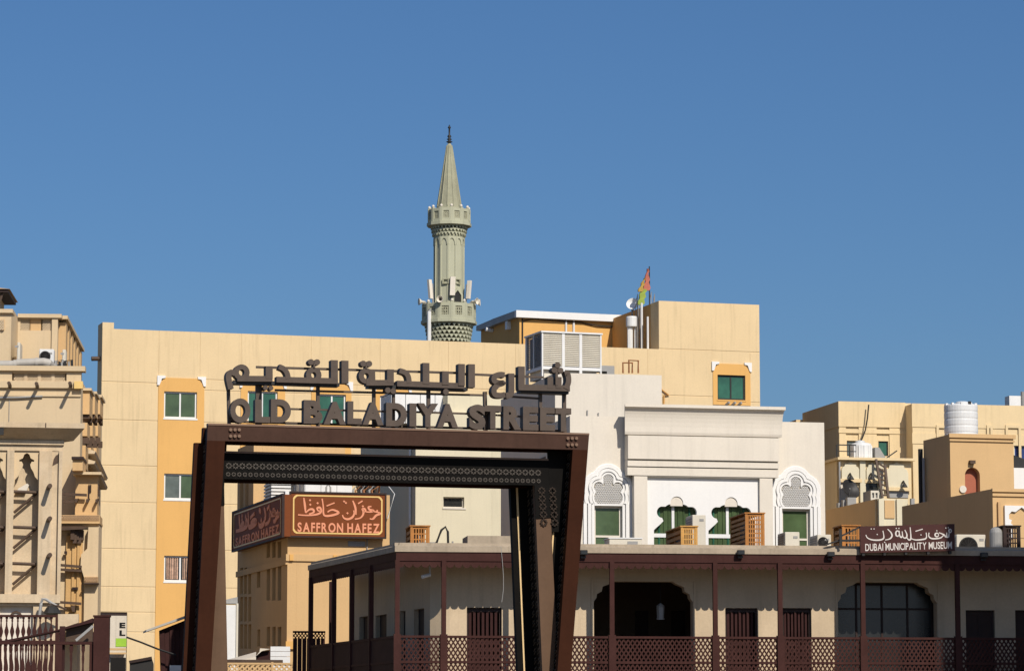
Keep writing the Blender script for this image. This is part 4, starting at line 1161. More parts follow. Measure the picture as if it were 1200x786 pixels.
    for deg, lab in ((-80, 'grey horn loudspeaker at the left edge of the minaret balcony'), (-24, 'dark-mouthed horn loudspeaker facing the front on the minaret balcony'), (58, 'white horn loudspeaker at the right edge of the minaret balcony'), (76, 'white horn loudspeaker outermost on the right of the minaret balcony')):
        a = -PI / 2 + R(deg); fr = f.sub(31.5 * px * math.cos(a), 31.5 * px * math.sin(a), a + PI / 2)
        zc = Z(355)
        q = thing('horn_loudspeaker', lab, 'loudspeaker', fr, 'horn loudspeakers on the minaret balcony', zc)
        m = MB(fr); m.m = fr.mat @ Matrix.Translation((0, -.1, zc)) @ Matrix.Rotation(PI / 2, 4, 'X')
        m.lathe([(.05, -.22), (.06, -.1), (.1, .05), (.19, .17), (.21, .18), (.21, .165), (.11, .03), (.06, -.05), (.0, -.06)], 16); m.link('horn', M['beigemetal'], q, smooth=True)
        m = MB(fr); m.m = fr.mat @ Matrix.Translation((0, -.1, zc)) @ Matrix.Rotation(PI / 2, 4, 'X'); m.lathe([(.0, -.05), (.10, 0.02), (.08, .04), (0, .05)], 10); m.link('driver', M['darkmetal'], q)
        MB(fr).box(-.04, .04, .1, .2, zc - .6, zc).link('bracket', M['greymetal'], q)
    # white downpipe on the lower left
    a = -PI / 2 + R(-52); rr = 32.6 * px
    x, y = rr * math.cos(a), rr * math.sin(a)
    MB(f).tube([(x, y, Z(404)), (x, y, Z(368)), (x * .96, y * .96, Z(366))], .12, 8).link('downpipe', M['metalwhite'], t)
build_minaret()
# ------------------------------------------------------------------ white building behind the museum
W = frame(733, 474, 95, 12)
def union_arc(c, circles, a0=0, a1=180, n=40, d=0.0):
    """outline of a union of circles seen from a point inside its base"""
    out = []
    for i in range(n + 1):
        a = R(a0 + (a1 - a0) * i / n); ux, uz = math.cos(a), math.sin(a); best = 0.0
        for cx, cz, r in circles:
            ox, oz = cx - c[0], cz - c[1]; b = ox * ux + oz * uz; q = (r + d) ** 2 - (ox * ox + oz * oz - b * b)
            if q >= 0: best = max(best, b + math.sqrt(q))
        if best > 0: out.append((c[0] + ux * best, c[1] + uz * best))
    return out
def arched_window(t, fr, pc, sh):
    """green window under a trefoil panel of pierced gypsum; pc is the pixel column of its axis"""
    H = lambda a, b, y=.35: fr.hit(a, b, y)
    px = H(pc + 1, 600)[0] - H(pc, 600)[0]
    cx, zb = H(pc, 590 + sh); z0 = 4.5
    up = lambda n: n * px
    circ = [(cx, zb + up(27), up(6.5)), (cx - up(11), zb + up(18.5), up(6)), (cx + up(11), zb + up(18.5), up(6)), (cx - up(8), zb + up(7), up(8.5)), (cx + up(8), zb + up(7), up(8.5)), (cx, zb + up(12), up(9))]
    c = (cx, zb + up(.5))
    hw = up(16.2)
    inner = union_arc(c, circ, 0, 180, 48); 
    def ring(d0, d1, ya, yb, name):
        o = union_arc(c, circ, 0, 180, 48, up(d1)); i = union_arc(c, circ, 0, 180, 48, up(d0))
        o = [(o[0][0], zb)] + o + [(o[-1][0], zb)]; i = [(i[0][0], zb)] + i + [(i[-1][0], zb)]
        return MB(fr).prism(o + i[::-1], [], ya, yb).link(name, M['white'], t)
    ring(.2, 2.2, .29, .349, 'arch_moulding'); ring(3.2, 6.2, .26, .349, 'arch_moulding'); ring(7.4, 11.5, .29, .349, 'arch_moulding'); ring(2.2, 12.6, .32, .348, 'arch_backing')
    # tympanum and its pierced pattern
    MB(fr).prism([(cx - hw, zb)] + [(cx + hw, zb)] + inner, [], .340, .347).link('tympanum', M['greygypsum'], t)
    f = MB(fr); s = up(2.6)
    for i in range(-8, 9):
        for j in range(0, 18):
            x = cx + s * (i + .5 * (j % 2)); z = zb + s * .55 + j * s * .98
            if any((x - a) ** 2 + (z - b) ** 2 < (r * .93) ** 2 for a, b, r in circ) or (abs(x - cx) < hw * .96 and z < zb + up(6)):
                f.prism([(x - s * .52, z), (x, z - s * .52), (x + s * .52, z), (x, z + s * .52)], [[(x - s * .31, z), (x, z - s * .31), (x + s * .31, z), (x, z + s * .31)]], .306, .339)
    f.link('pierced_gypsum', M['white'], t, kind='stuff')
    # jamb columns
    for sg in (-1, 1):
        for k, (a, b, y) in enumerate(((16.4, 19.4, .29), (20.2, 24.2, .26), (25.2, 29, .29))):
            xa, xb = sorted((cx + sg * up(a), cx + sg * up(b)))
            MB(fr).box(xa, xb, y, .349, z0, zb - .003).link('jamb_moulding', M['white'], t)
    MB(fr).box(cx - hw, cx + hw, .29, .349, zb - up(2.4), zb - .003).link('lintel', M['white'], t)
    zt = zb - up(2.5)
    zz = H(pc, 628 + sh)[1]
    window(fr, t, (cx - hw + .001, cx + hw - .001, z0, zt), .44, .06, 1, 1, M['offwhite'], M['greenglass'], split=(zz - z0) / (zt - z0))
    return (cx - hw, cx + hw, z0, zt)
def build_white():
    t = thing('white_building', 'white plaster building with a flaring cornice and green arched windows above the museum roof', 'building', W)
    H = W.hit
    yw = .35
    xl = W.X(668, 520, yw); xa = W.X(735, 520, yw); xb = W.X(912, 520, yw); xr = W.X(966.5, 560, yw)
    zl = W.Z(487.5, 700, yw); zr = W.Z(494.5, 940, yw)
    a1 = arched_window(t, W, 712.5, 0); a2 = arched_window(t, W, 932.3, 3.5)
    MB(W).wall(xl, xa + .3, 0, zl, yw, yw + .35, [a1]).link('wall', M['offwhite'], t)
    MB(W).wall(xb - .3, xr, 0, zr, yw, yw + .35, [a2]).link('wall', M['offwhite'], t)
    # wing sides
    d = 3.6
    MB(W).box(xl, xl + .3, yw + .352, d, 0, zl - .002).link('side_wall', M['offwhite'], t)
    MB(W).box(xr - .3, xr, yw + .352, 8, 0, zr - .002).link('side_wall', M['offwhite'], t)
    MB(W).box(xl + .302, xr - .302, yw + .352, 8, zl - 1.0, zl - .8).link('roof', M['roofdark'], t)
    # centre block: pilasters, recessed panel, lintel
    x0, x1 = W.X(735, 550), W.X(912, 550); p0, p1 = W.X(743.3, 600), W.X(905.8, 600); r0, r1 = W.X(758.8, 600), W.X(890.6, 600)
    z556 = W.Z(556.5, 735); zrc = W.Z(558, 758); zc = W.Z(474, 733)
    MB(W).box(p0, r0, 0, yw - .002, 0, z556).link('pilaster', M['offwhite'], t)
    MB(W).box(r1, p1, 0, yw - .002, 0, z556).link('pilaster', M['offwhite'], t)
    MB(W).box(r0 + .001, r1 - .001, 0, yw - .002, zrc, z556 - .001).link('lintel', M['offwhite'], t)
    z546 = W.Z(546, 735); z537 = W.Z(537.5, 735); z509 = W.Z(509, 735); z505 = W.Z(506, 735)
    MB(W).box(x0, x1, -.03, yw - .003, z556 + .002, z546 - .03).link('band', M['offwhite'], t)
    MB(W).box(x0, x1, .02, yw - .003, z546 - .03, z546).link('band_groove', M['offwhite'], t)
    MB(W).box(x0, x1, -.07, yw - .003, z546 + .001, z537 - .05).link('band', M['offwhite'], t)
    MB(W).box(x0 + .01, x1 - .01, .0, yw - .003, z537 - .049, z537 - .001).link('band_groove', M['offwhite'], t)
    MB(W).box(x0, x1, -.12, yw - .003, z537, z509 - .03).link('frieze', M['offwhite'], t)
    MB(W).box(x0 + .01, x1 - .01, -.04, yw - .003, z509 - .029, z509).link('band_groove', M['offwhite'], t)
    pts = [(.30, z509 + .001), (-.10, z509 + .001), (-.12, z505)]
    for i in range(9):
        a = i / 8; pts.append((-.12 - 0.20 * (1 - math.cos(a * PI / 2)), z505 + (zc - .10 - z505) * math.sin(a * PI / 2) ** .9))
    pts += [(-.35, zc - .09), (-.35, zc), (.30, zc)]
    MB(W).profile(x0, x1, pts, .22, .22).link('cornice', M['offwhite'], t)
    # recessed white panel with the two three-lobed openings
    px = W.X(801) - W.X(800)
    holes = []; blind = []
    for cxp, sh in ((793.2, 0), (857.0, .8)):
        g = lambda a, b: H(cxp + a, b + sh, .12)
        cc = g(0, 604)
        z0 = 4.5
        circ = [(g(-16.8, 600)[0], g(0, 600)[1], 6.6 * px), (g(16.8, 600)[0], g(0, 600)[1], 6.6 * px), (g(0, 589)[0], g(0, 589)[1], 7.4 * px), (g(-7, 600)[0], g(0, 599.5)[1], 8.6 * px), (g(7, 600)[0], g(0, 599.5)[1], 8.6 * px), (g(0, 597)[0], g(0, 597)[1], 9 * px)]
        up = union_arc((cc[0], g(0, 601)[1]), circ, -18, 198, 64)
        right = [g(15.8, 610.5), g(19, 614), g(24, 618.5), g(27, 621.5)]
        left = [(2 * cc[0] - p[0], p[1]) for p in right]
        lp = [(left[-1][0], z0), (right[-1][0], z0)] + right[::-1] + up + left
        holes.append(lp); 
        zb_ = g(0, 592.5)[1]
        blind.append((cc[0], zb_, g(0, 589)[1], 7.2 * px, left[-1][0], right[-1][0], g(0, 629)[1], g(0, 624.5)[1], g(-2.7, 600)[0]))
    MB(W).wall(r0 + .002, r1 - .002, 0, zrc - .002, .12, .26, holes).link('recess_panel', M['white'], t)
    for cx, zb_, zc_, r, xa_, xb_, zt0, zt1, xm in blind:
        MB(W).prism([(cx - r, zb_), (cx + r, zb_)] + arc(cx, zc_, r, 0, 180, 14), [], .15, .262).link('blind_arch', M['offwhite'], t)
        w = MB(W).box(xa_ - .2, xb_ + .2, .30, .36, zt0, zt1).link('window', M['metalwhite'], t)
        MB(W).box(xm - .04, xm + .04, .30, .36, zt1 + .001, zb_ + .4).link('mullion', M['metalwhite'], w)
        MB(W).box(xa_ - .2, xm - .041, .34, .352, zt1 + .002, zb_ + .3).link('pane', M['greenglass'], w)
        MB(W).box(xm + .041, xb_ + .2, .34, .352, zt1 + .002, zb_ + .3).link('pane', M['greenglass'], w)
        MB(W).box(xa_ - .2, xb_ + .2, .34, .352, 4.4, zt0 - .002).link('pane', M['greenglass'], w)
        for k in range(9):                       # curtain folds behind the glass line
            x = xa_ + (xb_ - xa_) * k / 9
            MB(W).tube([(x + .04, .34, 4.5), (x + .04 + .02 * math.sin(k), .34, zb_ + .25)], .035, 6).link('curtain_fold', M['tealglass'] if k % 3 == 1 else M['greenglass'], w)
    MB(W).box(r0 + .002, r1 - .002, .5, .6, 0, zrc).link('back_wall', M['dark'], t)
    # higher block behind the left wing
    yb = 3.9
    b0, b1 = W.X(650.5, 470, yb), W.X(775.5, 470, yb); zb = W.Z(437, 665, yb); zb1 = W.Z(442.5, 775, yb)
    MB(W).box(b0, b1, yb, 12, 0, zb).link('rear_block', M['offwhite'], t)
    MB(W).box(b0 + .3, b1 - .3, yb + .3, 11.7, zb + .001, zb + .02).link('rear_roof', M['roofdark'], t)
    for a, b, l in ((701, 495, .3), (688, 492, .3)):
        x, z = H(a, b, yb); MB(W).tube([(x, yb - .03, z), (x, yb - .03, z + l)], .02, 5).link('wall_pipe', M['greymetal'], t)
    return t, zb
white, W_zb = build_white()

def louvre_box():
    A = frame(635, 390, 100.5, 19)
    x1 = A.X(705, 410); z1 = A.Z(387.5, 635); z0 = A.Z(428.5, 635); l = A.left(0, 0); dp = -l.hit(615.5, 410)[0]
    t = thing('louvred_cooler', 'white louvred cooling unit on legs on the roof above the gateway letters', 'cooling unit', A, None, W_zb)
    xs = [0, x1 * .36, x1 * .65, x1]
    for x in xs:
        MB(A).box(x - .045 if x else 0, x + .045 if x < x1 else x1, 0, .09, W_zb, z1 - .05).link('post', M['metalwhite'], t)
    for (a, b) in ((0, dp - .09), (x1 - .09, dp - .09)): MB(A).box(a, a + .09, b, b + .09, W_zb, z1 - .05).link('post', M['metalwhite'], t)
    MB(A).box(-.03, x1 + .03, -.03, dp + .03, z1 - .049, z1).link('top_frame', M['metalwhite'], t)
    MB(A).box(.046, x1 - .046, .005, .085, z0 - .1, z0).link('bottom_rail', M['metalwhite'], t)
    MB(l).box(-dp + .09, -.091, .005, .085, z0 - .1, z0).link('bottom_rail', M['metalwhite'], t)
    def slats(fr, a, b, m):
        n = 17
        for k in range(n):
            z = z0 + .03 + (z1 - z0 - .1) * k / n
            MB(fr).hexa([(a, .01, z), (b, .01, z), (b, .07, z + .055), (a, .07, z + .055)], [(a, .012, z + .014), (b, .012, z + .014), (b, .072, z + .069), (a, .072, z + .069)]).link('slat', m, t)
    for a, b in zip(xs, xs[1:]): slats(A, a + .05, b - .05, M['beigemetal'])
    slats(l, -dp + .1, -dp * .55, M['greymetal']); slats(l, -dp * .5, -.1, M['greymetal'])  # grey slats put the shade of the left side into the colour
    MB(l).box(-dp * .545, -dp * .505, .006, .08, z0, z1 - .05).link('post', M['metalwhite'], t)
    MB(A).box(.12, x1 - .12, .14, dp - .12, z0 - .35, z1 - .12).link('inner_unit', M['beigemetal'], t)
    # dark duct on the right
    B = A; x0, za = B.hit(706, 426); xb, zb = B.hit(724, 437)
    tag(MB(B).prism([(x0, za - .02), (xb, za - .02), (xb, W_zb), (xb - .25, W_zb), (xb - .25, za - .2), (x0, za - .2)], [], .3, .75).link('cooling_duct', M['greymetal']), 'bent grey duct right of the white louvred cooling unit', 'duct')
louvre_box()

# ------------------------------------------------------------------ cream building left of the white one
C = frame(487, 560, 113, 15)
def build_cream():
    t = thing('cream_building', 'plain cream building with one small dark window seen through the gateway', 'building', C)
    H = C.hit
    xr = C.X(576, 590); z1 = C.Z(483, 500); z2 = C.Z(461, 560); xm = C.X(527, 470)
    w = C.rect(519.5, 582, 544, 594.5)
    MB(C).wall(0, xr, 0, z1, 0, .3, [w]).link('wall', M['cream'], t)
    MB(C).box(xm, xr + .6, .302, 6, z1 - .3, z2).link('upper_block', M['cream'], t)
    l = C.left(0, 0)
    MB(l).box(-9, -.302, 0, .3, 0, z1 - .001).link('side_wall', M['cream'], t)
    # angled end turning away from the sun
    a = (xr, 0); b = (xr + .55, -.45)
    MB(C).hexa([(xr + .001, .0, 0), (xr + .75, .55, 0), (xr + .75, .8, 0), (xr + .001, .3, 0)], [(xr + .001, 0, z1), (xr + .75, .55, z1), (xr + .75, .8, z1), (xr + .001, .3, z1)]).link('end_wall', M['cream'], t)
    MB(C).box(xr + .752, xr + 2.6, .56, .8, 0, z2 - .004).link('far_wall', M['cream'], t)
    MB(C).box(.3, xr - .003, .303, 8.8, z1 - .5, z1 - .31).link('roof', M['roofdark'], t)
    wi = window(C, t, w, .14, .04, 1, 1, M['offwhite'], M['darkglass'])
    x0, x1, z0, zt = w
    MB(C).box(x0 - .03, x1 + .06, -.03, .1, z0 - .06, z0 - .003).link('sill', M['offwhite'], t)
    x = l.hit(482.5, 560)[0]
    MB(l).tube([(x, -.06, 3), (x, -.06, z1 - .4)], .05, 7).link('drain_pipe', M['metalwhite'], t)
    # white panelled tank on the roof
    y = 1.0
    x0, x1, z0, z3 = C.rect(458, 461.5, 527, 483, y)
    q = thing('panel_tank', 'white panelled water tank partly hidden behind the raised bronze letters', 'water tank', C.sub((x0 + x1) / 2, y + 1, 0), None, z1 - .3)
    n = 4
    for k in range(n):
        a, b = x0 + (x1 - x0) * k / n, x0 + (x1 - x0) * (k + 1) / n
        MB(C).box(a + .012, b - .012, y, y + .06, z1 - .3, z3).link('panel', M['metalwhite'], q)
    MB(C).box(x0, x1 - .1, y + .061, y + 1.6, z1 - .3, z3 - .02).link('body', M['tank'], q)
    MB(C).box(x0 - .02, min(x1, xm - .0) + .02, y - .02, y + 1.62, z3 + .001, z3 + .04).link('lid', M['metalwhite'], q)
build_cream()

# ------------------------------------------------------------------ spice shop building with its two sign boards
S = frame(337, 640, 105, 15.5)
SL = S.left(0, 0)
def build_shop():
    t = thing('shop_building', 'tan corner building under the two red spice shop sign boards', 'building', S)
    xr = S.X(456.5, 640); z1 = S.Z(577.5, 338); L = -SL.hit(278, 690)[0]
    wins = []
    def add(a, b, c, d): wins.append(SL.rect(a, b, c, d))
    for y0, y1 in ((665, 695.5), (699, 727.5), (731, 759.5)):
        for x0, x1 in ((281.3, 284.6), (286, 289.3), (290.8, 294.3)): add(x0, y0, x1, y1)
    add(301, 667, 305, 688); add(301.5, 737, 304.8, 757)
    for x0, x1 in ((312.4, 316.4), (319, 323), (325.4, 329.6)): add(x0, 662, x1, 703); add(x0, 734, x1, 756.5); add(x0, 634, x1, 653)
    for k, w in enumerate(wins):
        x0, x1, za, zb = w
        MB(SL).box(x0 + .003, x1 - .003, .14, .16, za + .003, zb - .003).link('window', M['darkglass'], t)
    MB(SL).wall(-L, 0, 0, z1, 0, .3, wins).link('side_wall', M['stucco'], t)
    MB(S).box(.302, xr, .001, .3, 0, z1 - .001).link('wall', M['stucco'], t)
    MB(S).box(.302, xr, .302, L, z1 - .9, z1 - .6).link('roof', M['roofdark'], t)
    r = S.right(xr, 0); MB(r).box(.302, L, 0, .3, 0, z1 - .002).link('side_wall', M['stucco'], t)
    # bands and pilaster strips
    zb0, zb1 = S.Z(657, 345), S.Z(649, 345)
    MB(S).box(-.06, xr + .06, -.06, 0, zb0, zb1).link('band', M['stucco'], t)
    MB(SL).box(-L, -.005, -.06, -.001, SL.Z(662, 333), SL.Z(655, 333)).link('band', M['stucco'], t)
    for px in (341, 392):
        x = S.X(px, 653); MB(S).box(x - .06, x + .06, -.10, -.061, zb0 + .01, zb1 - .01).link('bracket', M['yellow'], t)
    x, z = S.hit(430, 640)
    MB(S).tube([(x, -.03, z - .2), (x, -.03, z1 - .2)], .02, 5).link('conduit', M['greymetal'], t)
    MB(S).box(S.X(408), S.X(428), -.04, -.001, S.Z(640, 420), S.Z(634, 420)).link('wall_patch', M['greymetal'], t)
    q = S.rect(336, 751, 345, 760); MB(S).box(-.05, q[1], -.10, -.001, S.Z(760, 337), S.Z(751, 337)).link('band_end', M['yellow'], t)
    # taller rear part
    U = SL.sub(SL.hit(296, 600)[0], 0.02, 0)
    uz = z1 + 2.2
    xfar = SL.hit(277.5, 580)[0] - SL.hit(296, 600)[0]
    uw = [(xfar * .85, xfar * .62, z1 - .2, z1 + 1.2), (xfar * .5, xfar * .3, z1 - .2, z1 + 1.2)]
    MB(U).wall(xfar, 0, z1 - .6, uz, 0, .3, uw).link('upper_wall', M['stucco'], t)
    for a, b, c, d in uw: MB(U).box(a + .003, b - .003, .14, .16, c + .003, d - .003).link('window', M['darkglass'], t)
    f2 = Frame((U.o.x, U.o.y), S.yaw); MB(f2).box(.302, 3.2, 0.0, .3, z1 - .6, uz).link('upper_wall', M['stucco'], t)
    return z1, xr, L
S_z1, S_xr, S_L = build_shop()

def shop_sign(fr, x0, x1, z0, z1, label, right_cap):
    """red board with a gold border, Arabic script above SAFFRON HAFEZ"""
    yf = -.32
    t = thing('shop_sign', label, 'sign', fr.sub((x0 + x1) / 2, yf, 0), 'spice shop sign boards', z0)
    MB(fr).box(x0, x1, yf, -.062, z0, z1).link('board', M['signred'], t)
    w = x1 - x0; h = z1 - z0
    X = lambda u: x0 + w * u
    Z = lambda v: z1 - h * v
    # border with notched corners (u,v in the board)
    g = .018 * w
    def border(a, b, c, d, nt, th):
        def lp(e): 
            n_ = nt
            return [(X(a) + n_ + e, Z(d) + e), (X(c) - n_ - e, Z(d) + e), (X(c) - n_ * .4 - e, Z(d) + n_ * .4 + e), (X(c) - e, Z(d) + n_ + e), (X(c) - e, Z(b) - n_ - e), (X(c) - n_ * .4 - e, Z(b) - n_ * .4 - e), (X(c) - n_ - e, Z(b) - e),
                    (X(a) + n_ + e, Z(b) - e), (X(a) + n_ * .4 + e, Z(b) - n_ * .4 - e), (X(a) + e, Z(b) - n_ - e), (X(a) + e, Z(d) + n_ + e), (X(a) + n_ * .4 + e, Z(d) + n_ * .4 + e)]
        return MB(fr).prism(lp(0), [lp(th)], yf - .014, yf - .001)
    border(.028, .055, .965, .935, .11, .045).link('gold_border', M['gold'], t)
    m = MB(fr); m.wall(x0 - .02, x1 + .02, z0 - .03, z1 + .03, yf - .03, yf + .05, [(x0 + .025, x1 - .025, z0 + .025, z1 - .025)]); m.link('frame', M['darkwood'], t)
    zz = lambda a, b: (X((a - 35) / 1075), Z((b - 75) / 485))
    m = MB(fr); a = zz(118, 510); b = zz(1040, 405)
    text_line(m, 'SAFFRON HAFEZ', .03, a[0], b[0], a[1], b[1], yf - .015, yf - .001, gap=.2, space=.42)
    m.link('latin_lettering', M['signtext'], t, kind='stuff')
    words = [[[(185, 135), (198, 220), (206, 300)], [(122, 322), (220, 327), (330, 315), (378, 285), (368, 240), (336, 245), (348, 275), (376, 272)], [(206, 300), (250, 262), (290, 262), (296, 292), (245, 312)],
              [(390, 140), (404, 230), (414, 322), (500, 322), (578, 292), (520, 262), (480, 268), (452, 288)], [(440, 220), (530, 183)]],
             [[(620, 315), (636, 348), (680, 361), (730, 340), (752, 300), (746, 262)], [(735, 155), (764, 230), (772, 310)], [(795, 188), (846, 155)], [(760, 358), (820, 345), (852, 308), (856, 270), (846, 245), (872, 245), (882, 270), (856, 276)],
              [(946, 215), (912, 222), (926, 250), (972, 262), (930, 276), (888, 276)], [(976, 270), (1052, 290), (1002, 312), (962, 354), (928, 350)]]]
    dots = [[(255, 160), (258, 208), (340, 190)], [(676, 295), (638, 166), (658, 182), (850, 215), (1012, 262)]]
    k = 0; W1 = w / 112
    for wl, ds in zip(words, dots):
        m = MB(fr)
        for s in wl:
            k += 1; e = .0012 * (k % 6); ribbon(m, [zz(*p) for p in s], 2.1 * W1, yf - .015 - e, yf - .001 - e)
        for p in ds:
            k += 1; e = .0012 * (k % 6); x, z = zz(*p); diamond(m, x, z, 1.4 * W1, yf - .015 - e, yf - .001 - e)
        m.link('arabic_lettering', M['signtext'], t, kind='stuff')
    return t
x0, x1, z0, z1 = S.rect(340, 577.5, 452, 629, -.32)
shop_sign(S, x0, x1, z0, z1, 'sunlit red sign board with salmon lettering SAFFRON HAFEZ and a gold border', 0)
xa, xb = SL.hit(272.5, 624, -.32)[0], SL.hit(331.5, 603, -.32)[0]
zb_, zt_ = SL.hit(331.5, 628, -.32)[1], SL.hit(331.5, 579, -.32)[1]
shop_sign(SL, xa, xb, zb_, zt_, 'shaded dark sign board SAFFRON HAFEZ on the left side of the corner', 0)
ca = S.hit(333, 600, -.34)[0]; cb = S.hit(339.6, 600, -.34)[0]
tag(MB(S).box(ca + .03, cb - .03, -.36, -.08, z0, z1 + .02).link('sign_corner_post', M['metalwhite']), 'white corner post between the two red shop sign boards', 'post')
def shop_roof():
    zr = S_z1 - .6
    # white water tank of panels
    y = .8
    x0, x1, z0, z1 = S.rect(357, 562, 413, 580, y); l = S.left(x0, y); dp = -l.hit(338, 572)[0]
    t = thing('panel_tank', 'white panelled water tank just above the sunlit red sign board', 'water tank', S.sub((x0 + x1) / 2, y + 1, 0), None, zr)
    n = 3
    for k in range(n):
        a, b = x0 + (x1 - x0) * k / n, x0 + (x1 - x0) * (k + 1) / n
        MB(S).box(a + .02, b - .02, y, y + .04, zr, z1 - .06).link('panel', M['metalwhite'], t)
    MB(S).box(x0, x1, y + .041, y + dp, zr, z1 - .05).link('body', M['tank'], t)
    MB(S).box(x0 - .03, x1 + .03, y - .03, y + dp, z1 - .049, z1).link('lid', M['metalwhite'], t)
    for k in range(3): MB(l).box(-dp + .2 + k * dp / 3.2, -dp + .28 + k * dp / 3.2, -.04, -.001, zr, z1 - .08).link('rib', M['metalwhite'], t)
    x, z = S.hit(386, 570, .3); MB(S).tube([(x - .06, .5, zr), (x - .06, .5, z), (x, .5, z + .1), (x + .08, .5, z), (x + .08, .5, zr)], .03, 6).link('hook_pipe', M['greymetal'], t)
    # louvred unit to its left
    y = 2.2
    x0, x1, z0, z1 = S.rect(318, 552, 341, 590, y); l = S.left(x0, y)
    t = thing('louvred_cooler', 'small white louvred cooling unit above the shaded sign board', 'cooling unit', S.sub((x0 + x1) / 2, y + .6, 0), None, zr)
    MB(S).box(x0 + .05, x1 - .05, y + .09, y + 1.3, zr, z1 - .05).link('body', M['greymetal'], t)
    for k in range(12):
        z = zr + .05 + (z1 - zr - .15) * k / 12
        MB(S).box(x0, x1, y, y + .06, z, z + .07).link('slat', M['metalwhite'], t)
        MB(l).box(-1.3, -.07, 0.0, .05, z, z + .06).link('slat', M['metalwhite'], t)
    MB(S).box(x0 - .03, x1 + .03, y - .03, y + 1.33, z1 - .05, z1).link('top', M['metalwhite'], t)
    # tangle of pipes and cables on the right
    t = thing('pipe_tangle', 'tangle of dark pipes and cables on the roof right of the white tank', 'pipes', S.sub(S.X(430, 575, 1.0), 1.0, 0), None, zr)
    for k in range(9):
        a = S.hit(414 + k * 3.2, 578, .9); h = S.hit(416 + k * 3.6, 563 + (k % 3) * 3, 1.2); e = S.hit(420 + k * 3.0, 576, 1.5)
        MB(S).tube([(a[0], .9, zr), (a[0] - .1, .95, a[1] + .1), (h[0], 1.2, h[1]), (e[0], 1.5, e[1]), (e[0] + .1, 1.5, zr)], .03 + .015 * (k % 2), 6).link('pipe', M[('cable', 'greymetal', 'pipe')[k % 3]], t)
    a = S.hit(452, 570, .8); b = S.hit(448, 556, .9); c = S.hit(455, 600, -.2)
    tag(MB(S).tube([(b[0], .9, b[1]), (a[0] + .05, .6, a[1]), (a[0] + .1, -.05, a[1] - .3), (c[0], -.12, c[1] - .2)], .014, 6).link('loose_cable', M['metalwhite']), 'pale loose cable curving down past the right end of the sign board', 'cable')
shop_roof()
